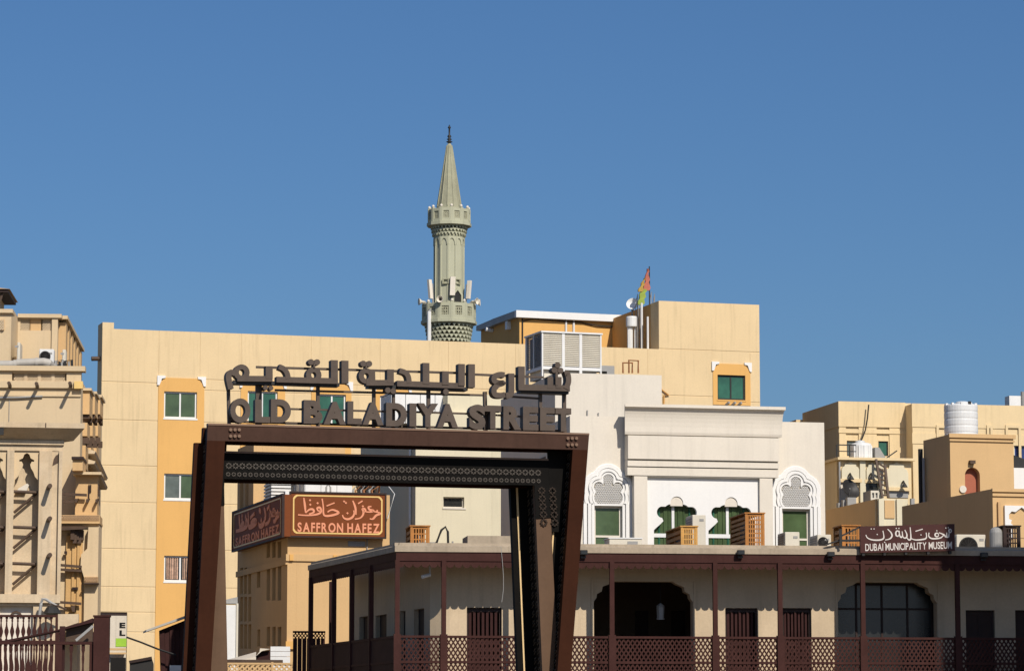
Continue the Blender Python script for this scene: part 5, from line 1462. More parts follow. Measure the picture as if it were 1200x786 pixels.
# ------------------------------------------------------------------ right-hand buildings
RB = frame(983, 470, 150, 12)
def build_right():
    t = thing('tan_building', 'long pale tan building with grooved parapet and small windows behind the white water tank', 'building', RB)
    H = RB.hit
    xa = RB.X(1061, 500); z1 = RB.Z(470.5, 983); l = RB.left(0, 0); L = -l.hit(941, 478)[0]
    wins = [RB.rect(993, 516, 1005, 534), RB.rect(1030, 516.5, 1041.5, 534)]
    recs = [RB.rect(991.5, 499, 1006.5, 536), RB.rect(1027.5, 500, 1042.5, 536.5)]
    MB(RB).wall(0, xa + .3, 0, z1, 0, .3, recs).link('wall', M['rtan'], t)
    for r, w, gm in zip(recs, wins, (M['greyglass'], M['tealglass'])):
        MB(RB).wall(r[0] + .002, r[1] - .002, r[2], r[3] - .002, .07, .28, [w]).link('recess_panel', M['rtan'], t)
        window(RB, t, w, .14, .05, 1, 1, M['darkmetal'], gm)
    MB(l).box(-L, -.302, 0, .3, 0, z1 - .002).link('side_wall', M['rtan'], t)
    MB(RB).box(.303, 24, .4, 8, z1 - 1.1, z1 - .8).link('roof', M['roofdark'], t)
    for y in (499.5, 507):                       # grooves: raised courses
        za = RB.Z(y, 983)
        MB(RB).box(-.03, xa, -.035, -.001, za, za + (.5 if y < 500 else .18)).link('course', M['rtan'], t) if y > 500 else MB(RB).box(-.03, xa, -.035, -.001, za, z1 + .02).link('parapet_course', M['rtan'], t)
        MB(l).box(-L, .03, -.035, -.001, za, z1 + .018).link('parapet_course', M['rtan'], t) if y < 500 else None
    # pilaster further back on the left side and the far return
    a = l.hit(938.5, 500); b = l.hit(932, 500)
    MB(l).box(-L - 1.2, -L - .002, -.35, .3, 0, z1 - .3).link('pilaster', M['rtan'], t)
    MB(l).box(-L - 5, -L - 1.202, .0, .3, 0, z1 - .35).link('side_wall', M['rtan'], t)
    # right bay, stepping forward
    f = 1.0
    xb = RB.X(1069, 480, -f); z2 = RB.Z(473, 1069, -f); xr = RB.X(1270, 500, -f)
    w2 = RB.rect(1188.5, 517, 1203, 541, -f)
    MB(RB).wall(xb, xr, 0, z2, -f, -f + .3, [w2]).link('wall', M['rtan'], t)
    MB(RB).box(xb, xb + .3, -f + .302, -.002, 0, z2 - .001).link('bay_side', M['rtan'], t)
    za = RB.Z(500, 1069, -f)
    MB(RB).box(xb - .03, xr, -f - .035, -f - .001, za, z2 + .02).link('parapet_course', M['rtan'], t)
    zb = RB.Z(507, 1069, -f)
    MB(RB).box(xb - .03, xr, -f - .03, -f - .001, zb - .5, zb).link('course', M['rtan'], t)
    window(RB, t, w2, -f + .1, .06, 2, 1, M['metalwhite'], M['blueglass'])
    for a, b in ((1097, 1112), (1156, 1163), (1178, 1196)):   # raised frames round blind recesses
        r = RB.rect(a, 498, b, 540, -f)
        MB(RB).prism([(r[0], r[2]), (r[0], r[3]), (r[1], r[3]), (r[1], r[2])] + [(r[1] - .12, r[2]), (r[1] - .12, r[3] - .14), (r[0] + .12, r[3] - .14), (r[0] + .12, r[2])], [], -f - .09, -f - .036).link('raised_frame', M['rtan'], t)
    x, z = H(1197, 470, -f + 1)
    tag(MB(RB).box(x - .6, x + .0, -f + 1, -f + 1.6, z2 - 1.0, z + .25).link('rooftop_cabinet', M['metalwhite']), 'small white cabinet on the tan parapet at the right edge', 'cabinet')
    tag(MB(RB).tube([(RB.X(1199.5, 470, 0), 0, z2 - 1), (RB.X(1199.5, 470, 0), 0, RB.Z(459, 1199, 0))], .14, 8).link('vent_pipe', M['greymetal']), 'stub of a grey vent pipe above the tan parapet at the right edge', 'pipe')
    # overhead cable
    pts = [(H(a, b, -.3)[0], -.3, H(a, b, -.3)[1]) for a, b in ((1018, 474), (1016.5, 490), (1014, 504), (1010.5, 513), (1008, 518))]
    tag(MB(RB).tube(pts, .035, 5).link('hanging_cable', M['cable']), 'dark cable hanging down the tan wall to the low white tank', 'cable')
build_right()

R2 = frame(983, 540, 146, 12)
def build_annex():
    t = thing('arched_annex', 'lower tan annex with pale arched panels and a flat ledge under the small windows', 'building', R2)
    H = R2.hit
    x1 = R2.X(1068, 560); z1 = R2.Z(536, 983); zs = R2.Z(539, 983); l = R2.left(0, 0); L = -l.hit(958, 560)[0]
    MB(R2).box(0, x1, 0, .3, 0, zs - .002).link('wall', M['rtan'], t)
    MB(l).box(-L, -.001, .0, .3, 0, zs - .003).link('side_wall', M['rtan'], t)
    MB(R2).box(-.15, x1 + .1, -.35, 3.5, zs, z1).link('ledge', M['rtan'], t)
    for a, b in ((1007, 1013.5), (1029, 1034.5)):
        r = R2.rect(a, 540, b, 620); MB(R2).box(r[0], r[1], -.16, -.001, 0, zs - .003).link('pilaster', M['cream'], t)
    for a, b, top, bot in ((985.5, 1006, 541.5, 561), (1014.5, 1028, 542, 562), (1036.5, 1063.5, 541.5, 571)):   # cusped panels
        x0, x1_, z0, zt = R2.rect(a, top, b, bot); w = x1_ - x0; h = zt - z0
        lp = [(x0, z0), (x1_, z0), (x1_, zt - h * .45), (x1_ - w * .06, zt - h * .3), (x1_ - w * .16, zt - h * .25), (x1_ - w * .2, zt - h * .1), (x1_ - w * .36, zt - h * .08), (x1_ - w * .5, zt), (x0 + w * .36, zt - h * .08), (x0 + w * .2, zt - h * .1), (x0 + w * .16, zt - h * .25), (x0 + w * .06, zt - h * .3), (x0, zt - h * .45)]
        MB(R2).prism(lp, [], -.12, -.001).link('arched_panel', M['cream'], t)
        MB(R2).box(x0 - .1, x1_ + .1, -.18, -.121, z0 - .16, z0).link('panel_sill', M['rtan'], t)
    r = R2.rect(985, 563, 1003, 597); MB(R2).box(r[0], r[1], -.05, -.001, r[2], r[3]).link('panel', M['offwhite'], t)
    r = R2.rect(1014, 562.5, 1028, 576); MB(R2).box(r[0], r[1], -.02, -.001, r[2], r[3]).link('window', M['darkglass'], t)
    r = R2.rect(1041, 573, 1064, 583); MB(R2).box(r[0], r[1], -.04, -.001, r[2], r[3]).link('panel', M['greymetal'], t)
    # things on the ledge
    y = .2
    x0, x1, z0, zt = R2.rect(1001, 518, 1025, 536, y); c = ((x0 + x1) / 2, y + (x1 - x0) / 2); r = (x1 - x0) / 2
    q = thing('low_water_tank', 'low round white water tank on the annex ledge', 'water tank', R2.sub(*c, 0), None, z1)
    f = R2.sub(*c, 0)
    MB(f).lathe([(r, z1), (r, z1 + .1), (r * 1.01, z1 + .14), (r, z1 + .18), (r, zt - .12), (r * .92, zt - .03), (r * .3, zt + .05), (0, zt + .05)], 28).link('shell', M['tank'], q)
    MB(f).lathe([(.2, zt + .02), (.22, zt + .1), (0, zt + .14)], 14, (-.05, 0)).link('lid', M['tank'], q)
    for k in range(5):
        a = -PI / 2 + (k - 2) * .5; MB(f).bar((r * 1.005 * math.cos(a), r * 1.005 * math.sin(a), z1 + .02), (r * 1.005 * math.cos(a), r * 1.005 * math.sin(a), zt - .14), .05).link('rib', M['tank'], q)
    q = thing('pipe_railing', 'thin dark pipe railing left of the low white tank', 'railing', R2, None, z1)
    p = [(980.5, 521, -.1), (1003, 521.5, -.1)]
    a = H(980.5, 521, -.1); b = H(1003, 521.5, -.1)
    MB(R2).bar((a[0], -.1, a[1]), (b[0], -.1, b[1]), .05).link('rail', M['darkmetal'], q)
    MB(R2).bar((a[0], -.1, z1), (a[0], -.1, a[1]), .06).link('upright', M['darkmetal'], q)
    MB(R2).bar((a[0], -.1, (z1 + a[1]) / 2), (b[0], -.1, (z1 + b[1]) / 2), .04).link('rail', M['darkmetal'], q)
    MB(R2).bar((b[0] - .3, -.1, z1), (b[0] - .3, -.1, b[1]), .05).link('upright', M['darkmetal'], q)
    q = thing('slanted_cover', 'dark slanted metal cover beside the low white tank', 'cover', R2.sub(R2.X(1032, 530), .3, 0), None, z1)
    a = H(1025.5, 524, .3); b = H(1039, 535, .3)
    MB(R2).prism([(a[0], z1), (a[0], a[1]), (a[0] + .2, a[1]), (b[0], z1)], [], .3, 1.0).link('cover', M['greymetal'], q)
    x, z = H(1045, 529, .1)
    MB(R2).bar((x - .3, .1, z1), (x + .25, .1, z + .05), .05).link('strut', M['darkmetal'], q)
    # ladder leaning on the front, lamps, dish, air conditioner
    f = R2
    q = thing('ladder', 'dark leaning ladder against the arched annex wall', 'ladder', R2.sub(R2.X(1030, 580), -.9, 0), None, R2.Z(583, 1030))
    A0, A1 = H(1034, 583, -.9), H(1026.5, 538, -.36); B0, B1 = H(1041, 583, -.9), H(1037, 545, -.36)
    P0, P1 = Vector((A0[0], -.9, A0[1])), Vector((A1[0], -.36, A1[1])); Q0, Q1 = Vector((B0[0], -.9, B0[1])), Vector((B1[0], -.36, B1[1]))
    MB(f).bar(P0, P1, .10).link('rail', M['pole'], q); MB(f).bar(Q0, Q1, .10).link('rail', M['pole'], q)
    for k in range(7):
        u = (k + .5) / 7; MB(f).bar(P0.lerp(P1, u), Q0.lerp(Q1, u), .07).link('rung', M['pole'], q)
    def lamp(px, py, lab):
        x, z = H(px, py, -.2); g = R2.sub(x, -.2, 0)
        q = thing('wall_lamp', lab, 'lamp', g, 'dark lamps on the arched annex', z)
        MB(g).tube([(0, .08, z + .1), (0, -.1, z + .16), (0, -.22, z + .05)], .045, 6).link('arm', M['darkmetal'], q)
        MB(g).lathe([(.05, z + .06), (.16, z - .12), (.14, z - .12), (0, z)], 10, (0, -.22)).link('shade', M['darkmetal'], q)
    lamp(995.5, 559, 'dark lamp on the annex above the black satellite dish'); lamp(1020, 559, 'dark lamp on the annex left of the ladder'); lamp(1058, 568, 'dark lamp on the annex right of the ladder')
    x, z = H(994.5, 574.5, -.5)
    g = R2.sub(x, -.5, 0)
    q = thing('satellite_dish', 'black satellite dish low on the annex wall', 'satellite dish', g, None, z)
    m = MB(g); m.m = g.mat @ Matrix.Translation((0, 0, z)) @ Matrix.Rotation(R(25), 4, 'Z') @ Matrix.Rotation(R(65), 4, 'X')
    m.lathe([(.0, 0), (.2, .03), (.36, .10), (.46, .18), (.48, .18), (.38, .07), (.2, -.01), (0, -.04)], 20); m.link('dish', M['darkmetal'], q, smooth=True)
    MB(g).tube([(.15, .1, z), (.2, .48, z - .1)], .05, 6).link('bracket', M['darkmetal'], q)
    MB(g).tube([(-.35, .2, z - 1.6), (-.35, .2, z + 1.3)], .045, 6).link('mast', M['greymetal'], q)
    MB(g).tube([(0, 0, z - .3), (-.1, -.5, z + .05)], .025, 6).link('feed_arm', M['greymetal'], q)
    y = -2.2
    x0, x1, z0, zt = R2.rect(1020.5, 574.5, 1030, 584.5, y)
    q = thing('double_air_conditioner', 'pale air conditioner with two openings below the ladder', 'air conditioner', R2.sub((x0 + x1) / 2, y + .4, 0), None, z0 - .2)
    MB(R2).wall(x0, x1, z0 - .2, zt, y, y + .1, [(x0 + .06, (x0 + x1) / 2 - .03, z0 + .05, zt - .1), ((x0 + x1) / 2 + .03, x1 - .06, z0 + .05, zt - .1)]).link('front', M['beigemetal'], q)
    MB(R2).box(x0, x1, y + .101, y + 1.1, z0 - .2, zt).link('casing', M['greymetal'], q)
    for k in range(3): 
        x = R2.X(1003 - k * 3, 585, y); MB(R2).box(x, x + .4, y + 1.2 + k * .3, y + 1.5 + k * .3, z0 - .6, z0 + .15 - k * .1).link('condenser_box', M['greymetal'], q)
build_annex()

R3 = frame(1028, 584, 138, 12)
def build_parapet():
    t = thing('parapet_building', 'low tan building edge with a cream panelled front below the annex', 'building', R3)
    x1 = R3.X(1064, 600); z1 = R3.Z(584, 1028); l = R3.left(0, 0); L = -l.hit(968, 597)[0]
    MB(l).box(-L, -.001, 0, .3, 0, z1).link('side_wall', M['stucco'], t)
    MB(R3).box(0, x1, .001, .3, 0, z1 - .002).link('wall', M['cream'], t)
    r = R3.rect(1036.5, 586, 1048, 607)
    MB(R3).box(r[0], r[1], -.05, -.001, r[2], r[3]).link('panel', M['stucco'], t)
    for a, b in ((1029, 1035), (1050, 1057)):
        q = R3.rect(a, 586, b, 607); MB(R3).box(q[0], q[1], -.12, -.001, 0, z1 - .01).link('pilaster', M['cream'], t)
    MB(R3).box(.302, x1, .302, L, z1 - 1.2, z1 - 1).link('roof', M['roofdark'], t)
    q = R3.rect(1067, 584, 1071, 592, -.2); 
    tag(MB(R3).box(q[0], q[1], -.3, -.1, q[2] - .3, q[3]).link('meter_box', M['greymetal']), 'small grey box on the tan wall beside the brown tower', 'box')
build_parapet()

N = frame(1113, 508, 115, 14)
def build_brown():
    t = thing('brown_tower_building', 'brown stucco building with a square tower carrying the white tank and a red arched door', 'building', N)
    H = N.hit
    x1 = N.X(1187.5, 520); z1 = N.Z(508.5, 1113); l = N.left(0, 0); L = -l.hit(1082, 515)[0]
    x0_, xd, zs, zd = N.rect(1131, 547.5, 1148.5, 590)
    xm = (x0_ + xd) / 2; r = (xd - x0_) / 2
    door = [(x0_, 4), (xd, 4)] + arc(xm, zd - r, r, 0, 180, 14)
    MB(N).wall(0, x1, 0, z1, 0, .35, [door]).link('wall', M['stucco'], t)
    MB(N).prism([(x0_ - .05, 4), (xd + .05, 4)] + arc(xm, zd - r, r + .05, 0, 180, 14), [], .25, .30).link('door', M['terracotta'], t)
    MB(l).box(-L, -.352, 0, .3, 0, z1 - .002).link('side_wall', M['brownwall'], t)
    MB(l).box(-.351, -.001, 0, .3, 0, z1 - .003).link('side_wall', M['brownwall'], t) if False else None
    MB(N).box(.302, x1 - .3, .352, L, z1 - .5, z1 - .3).link('roof', M['roofdark'], t)
    MB(N.right(x1, 0)).box(.352, L, 0, .3, 0, z1 - .003).link('side_wall', M['stucco'], t)
    za, zb = N.Z(512.5, 1113), N.Z(515.5, 1113)
    MB(N).box(-.06, x1 + .06, -.10, -.001, za, z1 + .02).link('cornice', M['stucco'], t)
    MB(N).box(-.03, x1 + .03, -.06, -.001, zb - .03, za - .055).link('cornice', M['stucco'], t)
    x, z = H(1139.5, 541.5, -.1)
    MB(N).box(x - .10, x + .10, -.16, -.001, z - .05, z + .07).link('door_lamp', M['pole'], t)
    x, z = H(1128, 573)
    q = MB(N); disc(q, x, z, .13, -.06, -.001, 14); q.link('wall_plate', M['offwhite'], t)
    # pipes down the shaded side
    for px, w in ((1081, .09), (1084.5, .05)):
        a = l.hit(px, 530)
        MB(l).tube([(a[0], -.08, 2), (a[0], -.08, z1 - .3 - (.0 if w > .06 else .35))], w, 7).link('drain_pipe', M['darkmetal'] if w > .06 else M['greymetal'], t)
    # lower wing with moulded top and white arch panel
    K = frame(1163, 574, 108, 14); lk = K.left(0, 0)
    zt = K.Z(572.5, 1163); Lk = -lk.hit(1057, 596)[0]; xk = K.X(1290, 600)
    MB(K).box(0, xk, 0, .3, 0, zt - .002).link('wall', M['stucco'], t)
    MB(lk).box(-Lk, -.301, 0, .3, 0, zt).link('side_wall', M['brownwall'], t)
    MB(K).box(.303, xk, .303, Lk, zt - .9, zt - .7).link('roof', M['roofdark'], t)
    zc = K.Z(576, 1163); MB(K).box(-.04, xk, -.10, -.001, zc, zt + .01).link('cornice', M['stucco'], t)
    zd = K.Z(581, 1163); MB(K).box(-.02, xk, -.06, -.001, zd, zc - .05).link('cornice', M['stucco'], t)
    a = K.hit(1170, 588); MB(K).box(a[0] - .05, a[0] + .05, -.10, -.001, 3, a[1]).link('drain_pipe', M['brownwall'], t)
    p0, p1, pz0, pz1 = K.rect(1176.5, 592.5, 1216, 630)
    w = p1 - p0; h = pz1 - pz0; c = (p0 + p1) / 2
    inn = [(p0 + w * .24, pz0), (p0 + w * .24, pz1 - h * .62), (p0 + w * .17, pz1 - h * .55), (p0 + w * .2, pz1 - h * .45), (p0 + w * .12, pz1 - h * .42), (p0 + w * .12, pz1 - h * .28), (p0 + w * .2, pz1 - h * .18), (p0 + w * .32, pz1 - h * .2), (p0 + w * .4, pz1 - h * .13), (c, pz1 - h * .05)]
    inn += [(2 * c - x, z) for x, z in inn[:-1][::-1]]
    MB(K).prism([(p0, pz0), (p0, pz1), (p1, pz1), (p1, pz0)] + inn[::-1], [], -.10, -.001).link('arch_panel', M['white'], t)
    MB(K).prism([(x, z) for x, z in inn], [], -.02, -.0011).link('arch_field', M['stucco'], t)
    # step with dark glazed opening right of the tower
    r2 = N.rect(1189, 540, 1215, 572, 1.5)
    MB(N).box(x1 + .05, r2[1], 1.5, 1.8, 0, N.Z(548, 1195, 1.5)).link('step_wall', M['white'], t)
    q = thing('dark_tilted_cover', 'dark tilted cover on the ledge right of the square tower', 'cover', N.sub(r2[0] + .4, 2.0, 0), None, N.Z(548, 1195, 1.5))
    zl = N.Z(548, 1195, 1.5)
    MB(N).hexa([(r2[0], 1.7, zl), (r2[0] + 1.1, 1.7, zl), (r2[0] + 1.1, 2.6, zl), (r2[0], 2.6, zl)], [(r2[0], 1.7, zl + .5), (r2[0] + 1.1, 1.7, zl + .15), (r2[0] + 1.1, 2.6, zl + .15), (r2[0], 2.6, zl + .5)]).link('lid', M['darkmetal'], q)
    # the white tank on the tower
    y = .7
    a, b, z0, zt = N.rect(1115, 471, 1152, 509, y); rr = (b - a) / 2; f = N.sub((a + b) / 2, y + rr, 0)
    q = thing('white_water_tank', 'ribbed round white water tank on top of the brown tower', 'water tank', f, None, z1 - .3)
    pr = [(rr, z1 - .3)]
    zb_, zt_ = z1 - .1, N.Z(473, 1133, y)
    n = 5
    for k in range(n):
        za = zb_ + (zt_ - zb_) * k / n; zc_ = zb_ + (zt_ - zb_) * (k + 1) / n
        pr += [(rr * .985, za + .01), (rr, za + .05), (rr, zc_ - .05), (rr * .985, zc_ - .01)]
    pr += [(rr * .96, zt_), (rr * .9, zt_ + .02), (rr * .42, zt_ + .05), (0, zt_ + .05)]
    MB(f).lathe(pr, 36).link('shell', M['tank'], q)
    MB(f).lathe([(rr * .38, zt_ + .04), (rr * .40, zt_ + .10), (rr * .3, zt_ + .13), (0, zt_ + .14)], 20, (rr * .05, -rr * .1)).link('lid', M['tank'], q)
    for k in range(10):
        an = 2 * PI * k / 10; MB(f).bar((rr * .9 * math.cos(an), rr * .9 * math.sin(an), zt_ - .03), (rr * .9 * math.cos(an), rr * .9 * math.sin(an), zt_ + .06), .09).link('lug', M['tank'], q)
    MB(f).box(rr * .1, rr * .1 + .1, -rr * 1.0, -rr * .9, zt_ + .0, zt_ + .1).link('valve', M['darkmetal'], q)
build_brown()

# ------------------------------------------------------------------ building out of frame on the right (shades the end of the museum)
def shade_building():
    d = 12.0
    p = Q.o + Q.u * Q.X(1107, 652) 
    o = (p.x + math.sin(SUN_AZ) * d, p.y - math.cos(SUN_AZ) * d)
    Y = Frame(o, SUN_AZ)
    h = 6.62 + d * math.tan(SUN_EL)
    t = thing('corner_building', 'tall tan building just outside the right edge, shading the end of the museum', 'building', Y)
    wins = [(1.2 + 2.6 * i, 2.5 + 2.6 * i, 1.2 + 3.2 * j, 2.9 + 3.2 * j) for i in range(4) for j in range(4)]
    shell(Y, t, 0, 11.5, -8, 0, 0, h, M['stucco'], wins)
    F8 = Y.sub(0, -8, 0)
    for w in wins: window(F8, t, w, .12, .06, 2, 1)
    MB(Y).box(-.12, 11.62, -8.12, .12, h + .002, h + .14).link('coping', M['rtan'], t)
shade_building()
# ------------------------------------------------------------------ old courtyard house on the left
A2 = frame(95, 450, 97, 4)
def pierced(fr, root, x0, x1, z0, z1, y, m, n=6):
    """terracotta screen panel of crossing diagonals"""
    g = MB(fr); lattice(g, x0, x1, z0, z1, y, y + .04, max(.08, (z1 - z0) / n), 50, .035); g.link('pierced_screen', m, root, kind='stuff')
def pole_row(fr, root, pts, ln=.6, r=.055):
    for px, py in pts:
        x, z = fr.hit(px, py)
        MB(fr).tube([(x, .05, z), (x + .02, -ln, z + .03)], r, 7).link('wooden_pole', M['pole'], root)
def build_house():
    t = thing('courtyard_house', 'old sand plaster house with pierced parapet screens and projecting poles at the left', 'building', A2)
    H = A2.hit
    xl = A2.X(-60, 500); z1 = A2.Z(429, 50); zb = A2.Z(447, 50); zp0, zp1 = A2.Z(445.5, 50), A2.Z(436.5, 50)
    MB(A2).box(xl, 0, 0, .35, 0, zb - .25).link('wall', M['aplain'], t)
    r = A2.rect(14, 437, 78, 446)
    MB(A2).wall(xl, 0, zb - .248, z1 - .15, 0, .3, [r]).link('parapet', M['aplain'], t)
    MB(A2).box(xl, .12, -.12, .42, z1 - .149, z1).link('parapet_cap', M['aplain'], t)
    MB(A2).box(xl, .05, -.10, -.001, zb - .2, zb).link('string_course', M['aplain'], t)
    MB(A2).box(r[0], r[1], .2, .24, r[2], r[3]).link('screen_backing', M['screen'], t)
    w = (r[1] - r[0]) / 4
    for k in range(4):
        pierced(A2, t, r[0] + w * k + .05, r[0] + w * (k + 1) - .05, r[2], r[3], .08, M['aged'], 5)
        if k: MB(A2).box(r[0] + w * k - .05, r[0] + w * k + .05, .05, .2, r[2], r[3]).link('screen_post', M['aged'], t)
    z464 = A2.Z(464.5, 50); MB(A2).box(xl, -.0, -.05, -.001, z464, z464 + .06).link('string_course', M['aplain'], t)
    MB(A2).tube([(xl, -.07, A2.Z(467, 10)), (A2.X(20, 467), -.07, A2.Z(466, 20)), (A2.X(50, 465), -.06, z464)], .03, 6).link('cable', M['greymetal'], t)
    pole_row(A2, t, ((12, 453), (44, 453.5), (83, 453)), .75)
    x, z = H(92, 452); MB(A2).box(x - .12, x + .14, -.2, -.001, z - .1, z + .12).link('lamp_box', M['gold'], t)
    a = H(11, 470); MB(A2).tube([(a[0], -.02, A2.Z(496, 11)), (a[0], -.02, A2.Z(468, 11))], .012, 5).link('cable', M['greymetal'], t)
    # right side face with three tiers of oriels
    r_ = A2.right(0, 0)
    Lr = r_.hit(118.5, 560)[0]
    MB(r_).box(.352, Lr, 0, .3, 0, z1 - .4).link('side_wall', M['aplain'], t)
    def X(px, y=0): return r_.hit(px, 560, y)[0]
    tiers = [(455, 488), (497, 520), (545, 575)]
    zz = lambda py, px=104: r_.hit(px, py)[1]
    for k, px in enumerate((97.5, 104, 110.5)):     # upper oriel bays
        xa, xb = X(px - 1.8), X(px + 2.0)
        MB(r_).box(xa, xb, -.2, -.001, zz(486, px), zz(458 + k * 4, px)).link('oriel', M['stucco'], t)
        MB(r_).box(xa - .1, xb + .1, -.26, -.001, zz(458 + k * 4, px) + .002, zz(455 + k * 4, px)).link('oriel_roof', M['aplain'], t)
        for s in (0, 1):
            x = xa + .1 + s * (xb - xa - .3)
            MB(r_).prism([(x, zz(486, px) - .01), (x + .12, zz(486, px) - .01), (x + .12, zz(494, px)), (x, zz(491, px))], [], -.2, -.001).link('oriel_bracket', M['pole'], t)
        MB(r_).box(xa + .05, xb - .1, -.14, -.001, zz(512, px), zz(496, px)).link('oriel', M['stucco'], t)
        for s in (0, 1):
            x = xa + .1 + s * (xb - xa - .35)
            MB(r_).box(x, x + .16, -.2, -.001, zz(521, px), zz(513.5, px)).link('oriel_bracket', M['pole'], t)
        MB(r_).box(xa + .1, xb - .15, -.1, -.001, zz(550, px), zz(523, px)).link('oriel', M['stucco'], t)
    # stepped lean-to roofs and bands between the oriels
    for k, (ya, yb) in enumerate(((529, 541), (541, 553))):
        xa, xb = X(101), X(116.5)
        MB(r_).hexa([(xa, -.24, zz(ya + 6)), (xb, -.24, zz(yb + 4)), (xb, -.001, zz(yb + 4)), (xa, -.001, zz(ya + 6))], [(xa, -.28, zz(ya + 3)), (xb, -.28, zz(yb + 1)), (xb, -.001, zz(yb)), (xa, -.001, zz(ya))]).link('band_roof', M['aged'], t)
    # projecting corner oriel in front, with screens, bands and poles
    O = A2.sub(A2.X(84.5, 560), -1.4, 0); ox = lambda px, py=640: O.hit(px, py)[0]; oz = lambda py, px=100: O.hit(px, py)[1]
    x1 = ox(116)
    def ob(a, b, py0, py1, y0, y1, name, m): MB(O).box(ox(a), ox(b), y0, y1, oz(py1), oz(py0)).link(name, M[m], t)
    ob(62, 116, 604, 740, .0, 1.38, 'oriel_body', 'aplain')
    ob(62, 116.5, 603.5, 610.5, -.12, 1.38, 'screen_band', 'stucco')
    ob(62, 117, 610.8, 613.5, -.2, 1.38, 'screen_band', 'stucco')
    pierced(O, t, ox(69), ox(116), oz(610), oz(604), -.17, M['screen'], 4)
    ob(84, 96, 538, 552, -.25, 1.3, 'small_oriel', 'stucco'); ob(83, 97, 536, 539, -.35, 1.3, 'small_oriel_roof', 'darkwood')
    ob(86, 112, 553, 604, .5, 1.3, 'oriel_upper', 'stucco')
    ob(83, 117, 552, 555, .2, 1.3, 'oriel_cornice', 'aplain')
    # dark pent roof with hanging bracket cluster
    MB(O).hexa([(ox(62), -.5, oz(623)), (ox(98), -.5, oz(621)), (ox(98), -.001, oz(619)), (ox(62), -.001, oz(619))], [(ox(62), -.5, oz(619)), (ox(103), -.5, oz(618.5)), (ox(97), -.001, oz(615.5)), (ox(62), -.001, oz(615.5))]).link('pent_roof', M['pole'], t)
    for k in range(5):
        x = ox(83.5 + 2.6 * k); MB(O).box(x, x + .11, -.38 + .05 * k, -.05, oz(633 + (k % 2) * 4), oz(621.5)).link('bracket', M['pole'], t)
    ob(78, 97, 627, 736, -.10, -.001, 'pilaster_panel', 'ochre'); ob(85, 88, 627, 736, -.16, -.101, 'pilaster_rib', 'ochre'); ob(91, 94, 627, 736, -.16, -.101, 'pilaster_rib', 'ochre')
    for py0, py1 in ((661.5, 664.5), (667, 669), (705, 707.5)):
        MB(O).bar((ox(60), -.3, oz(py0)), (ox(97), -.3, oz(py1)), .075).link('wooden_pole', M['pole'], t)
    for py0, py1 in ((577.5, 579), (587, 587)):
        MB(O).bar((ox(66), .3, oz(py0)), (ox(100 if py0 < 580 else 85), .3, oz(py1)), .075).link('wooden_pole', M['pole'], t)
    for px, py in ((77.5, 647), (87.5, 689), (91, 689)): MB(O).box(ox(px - 1.6), ox(px + 1.6), -.22, -.101, oz(py + 2), oz(py - 1)).link('vent_slot', M['darkwood'], t)
    for px in (88, 101, 112): MB(O).prism([(ox(px - 1.6), oz(588)), (ox(px - 1.6), oz(584)), (ox(px + 2.6), oz(583)), (ox(px + .4), oz(588))], [], .2, .499).link('corbel', M['pole'], t)
    for px, h in ((101.5, 16), (103.5, 9), (113, 14)): MB(O).box(ox(px), ox(px + 1.2), .44, .499, oz(566 + h), oz(566)).link('slot', M['darkwood'], t)
    # stepped fin with screen, right of the pilaster
    MB(O).prism([(ox(99.5), oz(676)), (ox(95.5), oz(663)), (ox(96), oz(650)), (ox(103), oz(643)), (ox(104), oz(618)), (ox(116), oz(618)), (ox(116), oz(676))], [], -.3, -.001).link('stepped_fin', M['aplain'], t)
    ob(100, 116, 676, 683, -.35, -.001, 'screen_band', 'stucco'); pierced(O, t, ox(101), ox(116), oz(682.5), oz(676.5), -.4, M['screen'], 3)
    ob(100.5, 117, 683.2, 684.8, -.5, -.001, 'ledge', 'pole'); ob(100, 116, 685, 740, -.2, -.001, 'lower_fin', 'aplain')
    MB(O).prism([(ox(85), oz(711)), (ox(90), oz(709)), (ox(90), oz(717)), (ox(87), oz(717))], [], -.4, -.11).link('bracket', M['pole'], t)
    # flat roof
    MB(A2).box(xl, -.302, .352, 12, z1 - .9, z1 - .7).link('roof', M['roofdark'], t)
    return t, z1
house, A_z1 = build_house()

